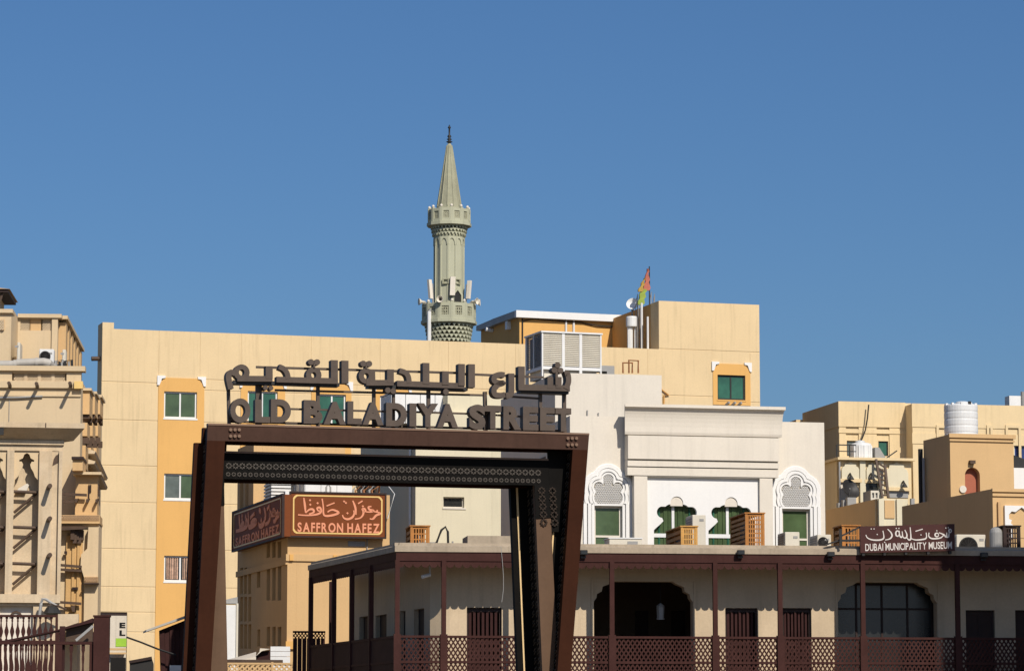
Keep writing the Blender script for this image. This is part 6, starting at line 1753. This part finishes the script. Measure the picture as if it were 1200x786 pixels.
A3 = frame(68, 372, 101, 4)
def build_upper():
    t = thing('upper_house', 'higher sand plaster storey with pierced parapet and a row of piers along its lit side', 'building', A3, None, A_z1 - .7)
    H = A3.hit
    z0 = A_z1 - .7; z1 = A3.Z(368.5, 66); xa = A3.X(21, 380)
    scr = [A3.rect(24, 374, 34.5, 387), A3.rect(35.5, 374, 48, 387), A3.rect(49.5, 374, 60.5, 387)]
    MB(A3).wall(xa, 0, z0, z1 - .12, 0, .3, [(scr[0][0], scr[2][1], scr[0][2], scr[0][3])]).link('wall', M['aplain'], t)
    MB(A3).box(scr[0][0] - .05, scr[2][1] + .05, .22, .28, scr[0][2] - .04, scr[0][3] + .04).link('screen_backing', M['screen'], t)
    for k, r in enumerate(scr):
        if k == 1: MB(A3).box(r[0], r[1], .06, .12, r[2], r[3]).link('screen', M['stucco'], t)
        else:
            MB(A3).box(r[0] - .02, r[1] + .02, .16, .2, r[2], r[3]).link('screen_backing', M['orange' if k == 0 else 'pole'], t); pierced(A3, t, r[0], r[1], r[2], r[3], .04, M['aged'], 5)
    MB(A3).box(A3.X(61, 380), .001, -.08, -.001, z0, z1 - .121).link('corner_pier', M['aplain'], t)
    MB(A3).box(xa, .12, -.14, .4, z1 - .119, z1).link('parapet_cap', M['aplain'], t)
    # left part stepping forward
    f = -1.3
    xb = A3.X(11.5, 370, f); zl = A3.Z(362.5, 5, f); xl = A3.X(-60, 380, f)
    MB(A3).box(xl, xb, f, .3, z0, zl - .12).link('wall', M['aplain'], t)
    MB(A3).box(xl, xb + .1, f - .12, .4, zl - .119, zl).link('parapet_cap', M['aplain'], t)
    MB(A3).hexa([(xb + .001, f, z0), (xb + .05, f, z0), (xa, -.001, z0), (xa - .3, -.001, z0)], [(xb + .001, f, zl - .13), (xb + .05, f, zl - .13), (xa, -.001, z1 - .1), (xa - .3, -.001, z1 - .1)]).link('angled_wall', M['aplain'], t)
    r = A3.rect(-2, 375, 5, 387, f); MB(A3).box(r[0], r[1], f - .05, f - .001, r[2], r[3]).link('screen', M['orange'], t); pierced(A3, t, r[0], r[1], r[2], r[3], f - .1, M['aged'], 5)
    # lit right side with piers and dark openings
    g = A3.right(0, 0); L = g.hit(89, 420)[0]
    MB(g).box(.302, L, .06, .3, z0, z1 - .1).link('side_wall', M['stucco'], t)
    n = 6
    for k in range(n):
        x = L * (k + .35) / n
        MB(g).box(x, x + L / n * .5, -.22, .059, z0, z1 - .18 - .0).link('pier', M['stucco'], t)
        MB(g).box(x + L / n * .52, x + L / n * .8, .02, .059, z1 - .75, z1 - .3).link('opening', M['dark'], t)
    MB(g).box(.3, L + .1, -.28, .3, z1 - .099, z1 + .01).link('parapet_cap', M['aplain'], t)
    MB(A3).box(xl, -.3, .41, 9, z1 - .8, z1 - .6).link('roof', M['roofdark'], t)
    # wooden eaves at the top left corner of the picture
    W2 = frame(2, 345, 104, 4)
    q = thing('wind_tower', 'dark wooden eaves corner of a roof at the far left edge', 'roof', W2, None, z1 - .9)
    x1, zt = W2.hit(13, 341); xc = W2.X(-40, 345); zc = W2.Z(333, 0)
    MB(W2).box(xc, W2.X(-3, 350), .2, 2.5, z1 - .9, zt).link('wall', M['aplain'], q)
    MB(W2).hexa([(xc, -.5, zt), (x1, -.5, zt), (x1, 2.8, zt), (xc, 2.8, zt)], [(xc, -.1, zc + .3), (x1 - .55, .4, zc - .05), (x1 - .55, 2.2, zc - .05), (xc, 2.2, zc + .3)]).link('roof', M['stucco'], q)
    MB(W2).box(xc, x1 - .06, -.44, 2.7, zt - .10, zt - .002).link('eaves_board', M['darkwood'], q)
    MB(W2).bar((W2.X(-2, 350), -.3, zt - .7), (x1 - .25, -.3, zt - .11), .07).link('strut', M['pole'], q)
build_upper()

def house_roof_units():
    # units and duct standing on the house roof in front of the upper storey
    zr = A_z1 - .7
    def unit(pl, pt, pr, pb, y, dep, lab, fan, m=None):
        x0, x1, z0, z1 = A2.rect(pl, pt, pr, pb, y)
        return ac_unit(A2, x0, x1, y, zr, z1, dep, lab, 'air conditioners on the old house roof', m or M['beigemetal'], fan)
    unit(20, 401, 23.5, 430, 2.6, .9, 'slim upright air conditioner with dark fins at the left of the house roof', 'none')
    unit(46, 409, 63, 430, 2.2, .5, 'pale air conditioner with a large round fan beside the grey duct', 'front', M['metalwhite'])
    unit(73, 409.5, 77, 430, 2.4, .6, 'narrow air conditioner at the corner of the upper storey', 'none')
    t = thing('ventilation_duct', 'thick grey ventilation duct with elbows lying along the house roof edge', 'duct', A2.sub(A2.X(20, 424), .9, 0), None, zr)
    pts = [(A2.X(a, b, .9), .9, A2.Z(b, a, .9)) for a, b in ((-30, 427.5), (18, 427), (20, 425.5), (40, 424.5), (52, 424))]
    MB(A2).tube(pts, .125, 14).link('duct', M['duct'], t, smooth=False)
    x, y, z = pts[-1]; MB(A2).tube([(x - .05, y, z), (x + .12, y + .02, z - .03), (x + .2, y + .2, z - .1), (x + .2, y + .6, z - .12)], .13, 14).link('elbow', M['duct'], t)
    for a in (17.5, 43): 
        xx = A2.X(a, 426, .9); zz = A2.Z(427 if a < 30 else 424.5, a, .9); MB(A2).tube([(xx - .04, .9, zz), (xx + .04, .9, zz)], .145, 14).link('collar', M['duct'], t)
    for a in (5, 30, 50):
        xx = A2.X(a, 428, .9); MB(A2).box(xx - .03, xx + .03, .85, .95, zr, A2.Z(429, a, .9)).link('stand', M['darkmetal'], t)
    t = thing('pipe_tangle', 'small tangle of dark valves and pipes at the end of the grey duct', 'pipes', A2.sub(A2.X(60, 428), 1.4, 0), None, zr)
    for k in range(6):
        x, z = A2.hit(58 + k * 3.6, 427 - (k % 3) * 2, 1.4); MB(A2).tube([(x, 1.4, zr), (x, 1.4, z), (x + .2, 1.5, z + .05), (x + .28, 1.5, zr)], .04, 6).link('pipe', M['darkmetal' if k % 2 else 'greymetal'], t)
house_roof_units()

# ------------------------------------------------------------------ carved gypsum tower in front of the house
AT = frame(72, 600, 90, 10)
def build_carved():
    t = thing('carved_tower', 'weathered gypsum tower with tall trefoil-headed openings and crossing poles at the left edge', 'tower', AT)
    H = AT.hit
    X = lambda p, y=0: AT.hit(p, 600, y)[0]
    Z = lambda p, y=0: AT.hit(40, p, y)[1]
    xl = X(-60); x1 = X(72)
    # piers between the openings
    zt, zb = Z(528), Z(696)
    for a, b in ((7.2, 15.6), (45, 60)): MB(AT).box(X(a), X(b), -.06, .5, zb, zt).link('pier', M['aged'], t)
    MB(AT).box(X(60) + .001, X(68), 0.02, .5, zb, zt).link('pier', M['aged'], t)
    MB(AT).box(X(68), X(72), -.10, .5, zb, zt).link('pier', M['aged'], t)
    MB(AT).box(xl, X(-17), -.06, .5, zb, zt).link('pier', M['aged'], t)
    MB(AT).box(xl, x1, .0, .5, zt + .001, Z(521)).link('lintel', M['aged'], t)
    MB(AT).box(xl, x1 + .04, -.08, .5, Z(521) + .001, Z(516)).link('band', M['aged'], t)
    # flaring cornice
    zc0, zc1, zc2 = Z(516) + .001, Z(503), Z(497)
    MB(AT).profile(xl, x1, [(.5, zc0), (-.04, zc0), (-.55, zc1), (-.55, zc2), (.5, zc2)], 0, .55).link('cornice', M['aged'], t)
    MB(AT).box(X(51) - .015, X(51) + .015, -.558, -.551, zc1 + .01, zc2 - .01).link('crack', M['pole'], t)
    x, z = H(2, 507, -.3); MB(AT).box(x - .15, x + .05, -.6, -.45, z - .08, z + .1).link('lamp', M['darkmetal'], t)
    # openings: set-back wall, trefoil plate, poles, braces
    MB(AT).box(xl, X(60), .502, .7, zb, zt).link('back_wall', M['aged'], t)
    for a, b in ((15.6, 45), (-17, 7.2)):
        xa, xb = X(a) + .002, X(b) - .002; w = xb - xa; c = (xa + xb) / 2; zA = Z(560)
        side = [(xa + w * .02, zA - .2), (xa + w * .04, zA + .0), (xa + w * .16, zA + .12), (xa + w * .22, zA + .28), (xa + w * .32, zA + .42), (xa + w * .36, zA + .55), (xa + w * .30, zA + .66), (xa + w * .20, zA + .66), (xa + w * .20, zA + .72), (xa + w * .34, zA + .78), (xa + w * .40, zA + .92), (c, zA + .97)]
        inn = side + [(2 * c - x, z) for x, z in side[:-1][::-1]]
        k = (zt - .02 - (zA - .2)) / 1.22
        inn = [(x, zA - .2 + (z - zA + .2) * k) for x, z in inn]
        MB(AT).prism([(xa, zA - .2), (xa, zt - .003), (xb, zt - .003), (xb, zA - .2)] + inn[::-1], [], .06, .14).link('arch_plate', M['aplain'], t)
        for py in (576, 617.5, 660):
            z = Z(py, .2)
            MB(AT).tube([(xa + .003, .2, z), (xb - .02, .2, z - .02)], .045, 8).link('wooden_pole', M['pole'], t)
            MB(AT).tube([(xa + .02, .3, z - .58), (xb - .05, .3, z - .04)], .04, 8).link('brace', M['pole'], t)
        MB(AT).prism([(xa + .05, Z(576)), (xa + w * .5, Z(576)), (xa + w * .62, Z(567)), (xa + w * .55, Z(565)), (xa + w * .2, Z(571))], [], .36, .49).link('fallen_plaster', M['offwhite'], t)
    # slots with poles on the right-hand pier
    for py in (571.5, 609.5, 652):
        x, z = H(56.5, py, -.06); MB(AT).tube([(x, 0.1, z), (x + .03, -.62, z + .02)], .065, 8).link('wooden_pole', M['pole'], t)
    x, z = H(66, 531); 
    MB(AT).prism([(X(60.5), Z(545)), (X(67.5), Z(541)), (X(67.5), Z(531.5)), (X(64.5), Z(533)), (X(62), Z(537))], [], .0, .018).link('half_arch', M['pole'], t)
    # sill and lower panel
    MB(AT).box(xl, x1, -.12, .6, Z(706), zb - .001).link('sill', M['aged'], t)
    MB(AT).wall(xl, x1, 0, Z(706) - .001, 0, .5, [(X(2), X(41), 3.0, Z(709.5))]).link('base_wall', M['aged'], t)
    MB(AT).box(X(2) - .05, X(41) + .05, .2, .3, 2.9, Z(709.5) + .05).link('panel', M['offwhite'], t)
    xm, zm = H(19, 718); MB(AT).prism(arc(xm, zm - .1, .17, 0, 180, 10) + arc(xm, zm - .1, .12, 180, 0, 10), [], .15, .199).link('arch_ring', M['pole'], t)
    MB(AT).box(x1 + .001, X(72.3), 0, .5, 0, Z(700)).link('edge', M['aged'], t) if False else None
    r = AT.right(x1, 0); MB(r).box(.502, 4.0, 0, .3, 0, Z(518)).link('side_wall', M['aged'], t)
    MB(AT).box(xl, x1 - .3, 3.9, 4.2, 0, Z(518)).link('rear_wall', M['aged'], t)
    MB(AT).box(xl, x1 - .3, .51, 3.89, Z(518) - .3, Z(518) - .1).link('roof', M['roofdark'], t)
    # hooked lamp and umbrella spokes at the foot
    y = -.4
    pts = [(H(a, b, y)[0], y, H(a, b, y)[1]) for a, b in ((46, 722), (48, 708), (50, 701.5), (54, 702), (60, 706), (67, 710))]
    tag(MB(AT).tube(pts, .045, 6).link('bent_pole', M['greymetal']), 'bent grey pole in front of the gypsum tower foot', 'pole')
    q = thing('folded_umbrella', 'dark folded umbrella with loose ribs beside the gypsum tower', 'umbrella', AT.sub(X(66), -.6, 0), None, Z(722))
    c0 = H(60, 718, -.6)
    MB(AT).lathe([(.02, Z(723)), (.26, Z(719)), (.16, Z(712)), (.03, Z(709.5))], 9, (X(63, -.6), -.6)).link('canopy', M['darkmetal'], q)
    for a, b in (((56, 709.5), (68, 709)), ((60, 707), (77, 714)), ((68, 709), (78, 713.5))):
        p0, p1 = H(*a, -.6), H(*b, -.6); MB(AT).tube([(p0[0], -.6, p0[1]), (p1[0], -.6, p1[1])], .018, 5).link('rib', M['pole'], q)
build_carved()

# ------------------------------------------------------------------ maroon terrace rails at the lower left
def baluster(mb, x, y, z0, z1, w):
    h = z1 - z0
    prof = [(.30, 0), (.30, .05), (.16, .08), (.16, .12), (.5, .36), (.46, .44), (.2, .62), (.14, .78), (.22, .84), (.16, .9), (.3, .94), (.3, 1)]
    lp = [(x + w * a, z0 + h * b) for a, b in prof] + [(x - w * a, z0 + h * b) for a, b in prof[::-1]]
    mb.prism(lp, [], y - .02, y + .02)
def terrace():
    B1 = frame(65, 722, 72, 6); B2 = frame(112, 724, 60, 4)
    # far rail
    t = thing('far_balustrade', 'farther maroon balustrade of flat turned balusters before the gypsum tower', 'railing', B1)
    z1 = B1.Z(720, 30); z0 = B1.Z(750, 30); xl = B1.X(-50, 735)
    MB(B1).box(xl, 0, -.05, .05, z1 - .05, z1).link('rail', M['maroon'], t); MB(B1).box(xl, 0, -.05, .05, z0 - .05, z0).link('rail', M['maroon'], t)
    MB(B1).box(.001, .09, -.05, .05, 0, z1 + .01).link('post', M['maroon'], t)
    x = -.09
    while x > xl: 
        m = MB(B1); baluster(m, x, 0, z0 + .001, z1 - .051, .095); m.link('baluster', M['maroon'], t); x -= .122
    x = -.09
    zq = B1.Z(800, 30)
    while x > xl:
        m = MB(B1); baluster(m, x, 0, zq, z0 - .051, .1); m.link('baluster', M['maroon'], t); x -= .122
    # near rail with the thick newel post
    t = thing('near_balustrade', 'nearer maroon balustrade ending at a thick square newel post', 'railing', B2)
    xp0, xp1 = B2.X(110, 750), B2.X(128.3, 750); zp = B2.Z(722.5, 119)
    MB(B2).box(xp0, xp1, -.12, .16, 0, zp).link('newel_post', M['maroon'], t); MB(B2).box(xp0 - .015, xp1 + .015, -.135, .175, zp + .001, zp + .03).link('post_cap', M['maroon'], t)
    zr = B2.Z(751.5, 50); xl = B2.X(-50, 760)
    MB(B2).box(xl, xp0 - .001, -.05, .05, zr - .05, zr + .0).link('rail', M['maroon'], t)
    zl = 1.7
    MB(B2).box(xl, xp0 - .001, -.05, .05, zl - .06, zl).link('rail', M['maroon'], t)
    a, b = B2.X(105, 760), B2.X(109.5, 760); MB(B2).box(a, b, -.045, .045, zl + .001, zr - .051).link('post', M['maroon'], t)
    a, b = B2.X(65.5, 760), B2.X(73, 760); MB(B2).box(a, b, -.045, .045, zl + .001, zr - .051).link('post', M['maroon'], t)
    MB(B2).box(B2.X(69.5, 740), B2.X(76, 740), .06, .12, 0, B2.Z(733, 72)).link('rear_post', M['maroondark'], t)
    px = 61.5
    while px > -45:
        m = MB(B2); baluster(m, B2.X(px, 760), 0, zl + .001, zr - .051, .068); m.link('baluster', M['maroon'], t); px -= 6.2
    for px in (83.5, 97.5):
        m = MB(B2); baluster(m, B2.X(px, 760), 0, zl + .001, zr - .051, .105); m.link('baluster', M['maroon'], t)
    # sloping dark lean-to roof and handrail behind the newel
    G2 = frame(110, 730, 64, 4)
    t = thing('lean_to_roof', 'dark sloping lean-to roof edge behind the newel post', 'roof', G2)
    p = [G2.hit(*q) for q in ((0, 751), (66, 738), (94, 729.5), (109, 724), (109, 729), (76, 737), (0, 754))]
    MB(G2).prism(p, [], -.1, .5).link('roof_edge', M['maroondark'], t)
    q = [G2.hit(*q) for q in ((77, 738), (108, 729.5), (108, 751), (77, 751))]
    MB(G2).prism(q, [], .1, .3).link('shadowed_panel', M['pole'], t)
    a, b = G2.hit(89, 750, -.2), G2.hit(109, 733, -.2)
    MB(G2).bar((a[0], -.2, a[1]), (b[0], -.2, b[1]), .05).link('handrail', M['greymetal'], t)
    MB(G2).bar((p[0][0], -.12, 0), (p[0][0], -.12, p[0][1]), .08).link('post', M['maroondark'], t)
    a = G2.hit(107, 740); MB(G2).box(a[0] - .05, a[0] + .05, .32, .4, 0, a[1]).link('post', M['maroondark'], t)
    m = [G2.hit(*q, .6) for q in ((68, 737), (92, 729), (92, 719), (68, 719))]
    tag(MB(G2).prism(m, [], .6, .8).link('plaster_slab', M['aged']), 'pale plaster slab above the dark lean-to roof', 'wall')
terrace()

# ------------------------------------------------------------------ small things at the foot of the tan block
def foot_things():
    E_ = frame(138, 740, 120, 8)
    t = thing('vertical_sign', 'narrow upright white sign with black letters E L above a green foot', 'sign', E_)
    x0, x1, z0, z1 = E_.rect(129, 721, 148, 757)
    MB(E_).box(x0, x1, 0, .12, 0, z1).link('board', M['canvas'], t)
    xs = x0 + (x1 - x0) * .36
    MB(E_).box(xs, x1 + .01, -.02, -.001, z0 + .3, z1).link('panel', M['canvas'], t)
    MB(E_).box(xs, x1 + .01, -.021, -.0012, z0, z0 + .298).link('green_foot', M['lime'], t)
    for ch, a, b in (('E', 729, 735.5), ('L', 738, 744.5)):
        r = E_.rect(140, a, 147, b); m = MB(E_); put_glyph(m, ch, .05, r[0], r[1], r[2], r[3], -.03, -.0205); m.link('letter', M['ink'], t)
    for a, b in ((759, 761.5), (764, 766)):
        r = E_.rect(128.5, a, 148, b, -.3); MB(E_).box(r[0], r[1], -.35, -.2, r[2], r[3]).link('board_strip', M['stucco'], t)
    D2 = frame(150, 772, 115, 6)
    t = thing('dark_awning', 'dark awning box at the foot of the tan block beside the upright sign', 'awning', D2)
    p = [D2.hit(*q) for q in ((152, 786), (152, 776), (178, 771), (180, 777), (180, 786))]
    MB(D2).prism([(p[0][0], p[0][1] - 1.5)] + p[1:4] + [(p[4][0], p[4][1] - 1.5)], [], 0, 1.2).link('hood', M['darkmetal'], t)
    MB(D2).bar((p[1][0] - .02, -.03, p[1][1] + .02), (p[2][0], -.03, p[2][1] + .02), .10).link('front_bar', M['darkwood'], t)
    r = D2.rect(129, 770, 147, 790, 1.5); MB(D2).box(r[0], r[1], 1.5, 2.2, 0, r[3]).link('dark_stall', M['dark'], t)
    # shed with pale sloping roof left of the gateway leg
    H2 = frame(192, 740, 118, 10)
    t = thing('corrugated_shed', 'dark brown shed with a thin pale sloping roof left of the gateway leg', 'shed', H2)
    h = H2.hit
    c0, c1, c2, c3 = h(187, 735), h(240, 714), h(240, 800), h(197, 800)
    n = 9; p0, p1 = h(188, 733), h(240, 715)
    for k in range(n):
        u0, u1 = k / n, (k + 1) / n
        xa, xb = c0[0] + (c1[0] - c0[0]) * u0, c0[0] + (c1[0] - c0[0]) * u1
        za, zb = c0[1] + (c1[1] - c0[1]) * u0, c0[1] + (c1[1] - c0[1]) * u1
        MB(H2).hexa([(xa + .25 * (1 - u0), 0 + .05 * (k % 2), 0), (xb + .25 * (1 - u1) - .01, .05 * (k % 2), 0), (xb + .25 * (1 - u1) - .01, .3, 0), (xa + .25 * (1 - u0), .3, 0)], [(xa, .05 * (k % 2), za - .1), (xb - .01, .05 * (k % 2), zb - .1), (xb - .01, .3, zb - .1), (xa, .3, za - .1)]).link('wall_panel', M['maroondark'], t)
    MB(H2).hexa([(c0[0] - .5, -.35, c0[1] - .16), (c1[0], -.35, c1[1] - .06), (c1[0], 1.5, c1[1] - .06), (c0[0] - .5, 1.5, c0[1] - .16)], [(c0[0] - .5, -.35, c0[1] - .09), (c1[0], -.35, c1[1] + .04), (c1[0], 1.5, c1[1] + .04), (c0[0] - .5, 1.5, c0[1] - .09)]).link('roof', M['duct'], t)
    r = H2.rect(199, 779, 212, 786, -.3); MB(H2).box(r[0], r[1], -.4, -.2, 0, r[3]).link('white_bin', M['metalwhite'], t)
    pts = [(h(a, b, -.5)[0], -.5, h(a, b, -.5)[1]) for a, b in ((148, 746), (165, 752), (185, 760), (206, 767))]
    tag(MB(H2).tube(pts, .035, 5).link('slack_cable', M['cable']), 'slack dark cable running down to the brown shed', 'cable')
    # white panel, canvas, cream boards and lattice between the gateway leg and the shop
    V = frame(270, 740, 99, 12)
    t = thing('white_hoarding', 'tall narrow white hoarding between the gateway leg and the shaded shop wall', 'hoarding', V)
    r = V.rect(265, 708.5, 276.5, 766); MB(V).box(r[0] - .3, r[1], 0, .15, 0, r[3]).link('board', M['metalwhite'], t); MB(V).box(r[1] + .002, r[1] + .06, -.05, .2, 0, r[3] + .05).link('edge_post', M['beigemetal'], t)
    r2 = V.rect(262, 699, 278, 708, .3); MB(V).hexa([(r2[0], .2, r2[2] + .03), (r2[1], .2, r2[2] + .03), (r2[1], .9, r2[2] + .03), (r2[0], .9, r2[2] + .03)], [(r2[0], .2, r2[3] - .1), (r2[1], .2, r2[3]), (r2[1], .9, r2[3]), (r2[0], .9, r2[3] - .1)]).link('top_board', M['greymetal'], t)
    U = frame(300, 765, 94, 8)
    t = thing('canvas_shade', 'cream canvas shade with a dark underside in front of the shop wall', 'awning', U)
    h = U.hit
    a, b, c, d, e = h(268, 774), h(294, 770), h(316, 762), h(317, 774), h(299, 768.5)
    MB(U).hexa([(a[0], -.4, a[1] - .1), (e[0], -.4, e[1] - .12), (e[0] + .1, 1.2, e[1] + .1), (a[0], 1.2, a[1])], [(a[0], -.4, a[1] - .05), (e[0], -.4, e[1] - .02), (e[0] + .1, 1.2, e[1] + .16), (a[0], 1.2, a[1] + .06)]).link('canvas', M['canvas'], t)
    MB(U).prism([(e[0] - .1, e[1] - .1), (c[0] - .25, c[1] - .02), (c[0], c[1]), (c[0], d[1]), (e[0] + .2, d[1])], [], -.2, .6).link('side_flap', M['maroondark'], t)
    MB(U).prism([(e[0], e[1] + .0), (e[0] + .1, e[1] + .12), (c[0] - .3, c[1] + .06), (c[0], c[1] + .04), (c[0] - .25, c[1] - .02)], [], -.4, -.201).link('canvas', M['canvas'], t)
    MB(U).bar((U.X(262, 774), -.5, U.Z(774.5, 262)), (U.X(330, 774), -.5, U.Z(775, 330)), .09).link('beam', M['pole'], t)
    for px in (268, 318): MB(U).box(U.X(px, 774) - .04, U.X(px, 774) + .04, .1, .2, 0, U.Z(774.5, px) - .05).link('post', M['pole'], t)
    r = U.rect(317, 757, 340, 775, 1.2)
    t = thing('pale_boards', 'pale painted boards at the foot of the shop corner', 'boards', U.sub((r[0] + r[1]) / 2, 1.2, 0))
    for k in range(3):
        z0, z1 = r[2] + (r[3] - r[2]) * k / 3, r[2] + (r[3] - r[2]) * (k + 1) / 3
        MB(U).box(r[0], r[1], 1.2, 1.28, (0 if k == 0 else z0 + .012), z1).link('plank', M['metalwhite'], t)
    L_ = frame(300, 777, 90, 7)
    t = thing('lattice_fence', 'tan lattice fence along the bottom between the gateway leg and the dark fence', 'fence', L_)
    x0, x1, z0, z1 = L_.rect(262, 776, 344, 800)
    xm = L_.X(319, 780)
    for a, b in ((x0, xm - .03), (xm + .03, x1)):
        MB(L_).box(a, b, -.03, .03, z1 - .05, z1).link('rail', M['stucco'], t)
        m = MB(L_); lattice(m, a, b, 1.9, z1 - .051, -.018, .018, .14, 45, .05); m.link('lattice_panel', M['stucco'], t, kind='stuff')
        MB(L_).box(a, b, -.03, .03, 1.8, 1.9).link('rail', M['stucco'], t)
    for x in (x0 - .05, xm, x1): MB(L_).box(x - .028, x + .028, -.04, .04, 0, z1 + .02).link('post', M['stucco'], t)
    F3 = frame(354, 743, 88, 9)
    t = thing('dark_fence', 'dark maroon board fence with a slatted top left of the museum veranda', 'fence', F3)
    x0, x1, z0, z1 = F3.rect(343, 741, 381, 800)
    zs = F3.Z(747.5, 355); n = 7
    for k in range(n):
        a, b = x0 + (x1 - x0) * k / n, x0 + (x1 - x0) * (k + 1) / n
        MB(F3).box(a + .008, b - .008, 0, .04, 0, zs).link('board', M['maroondark'], t)
    m = MB(F3); lattice(m, x0, x1, zs + .001, z1, 0.0, .03, .09, 50, .028); m.link('lattice_top', M['maroondark'], t, kind='stuff')
    MB(F3).box(x0, x1, -.02, .05, z1 + .001, z1 + .05).link('rail', M['maroondark'], t)
foot_things()
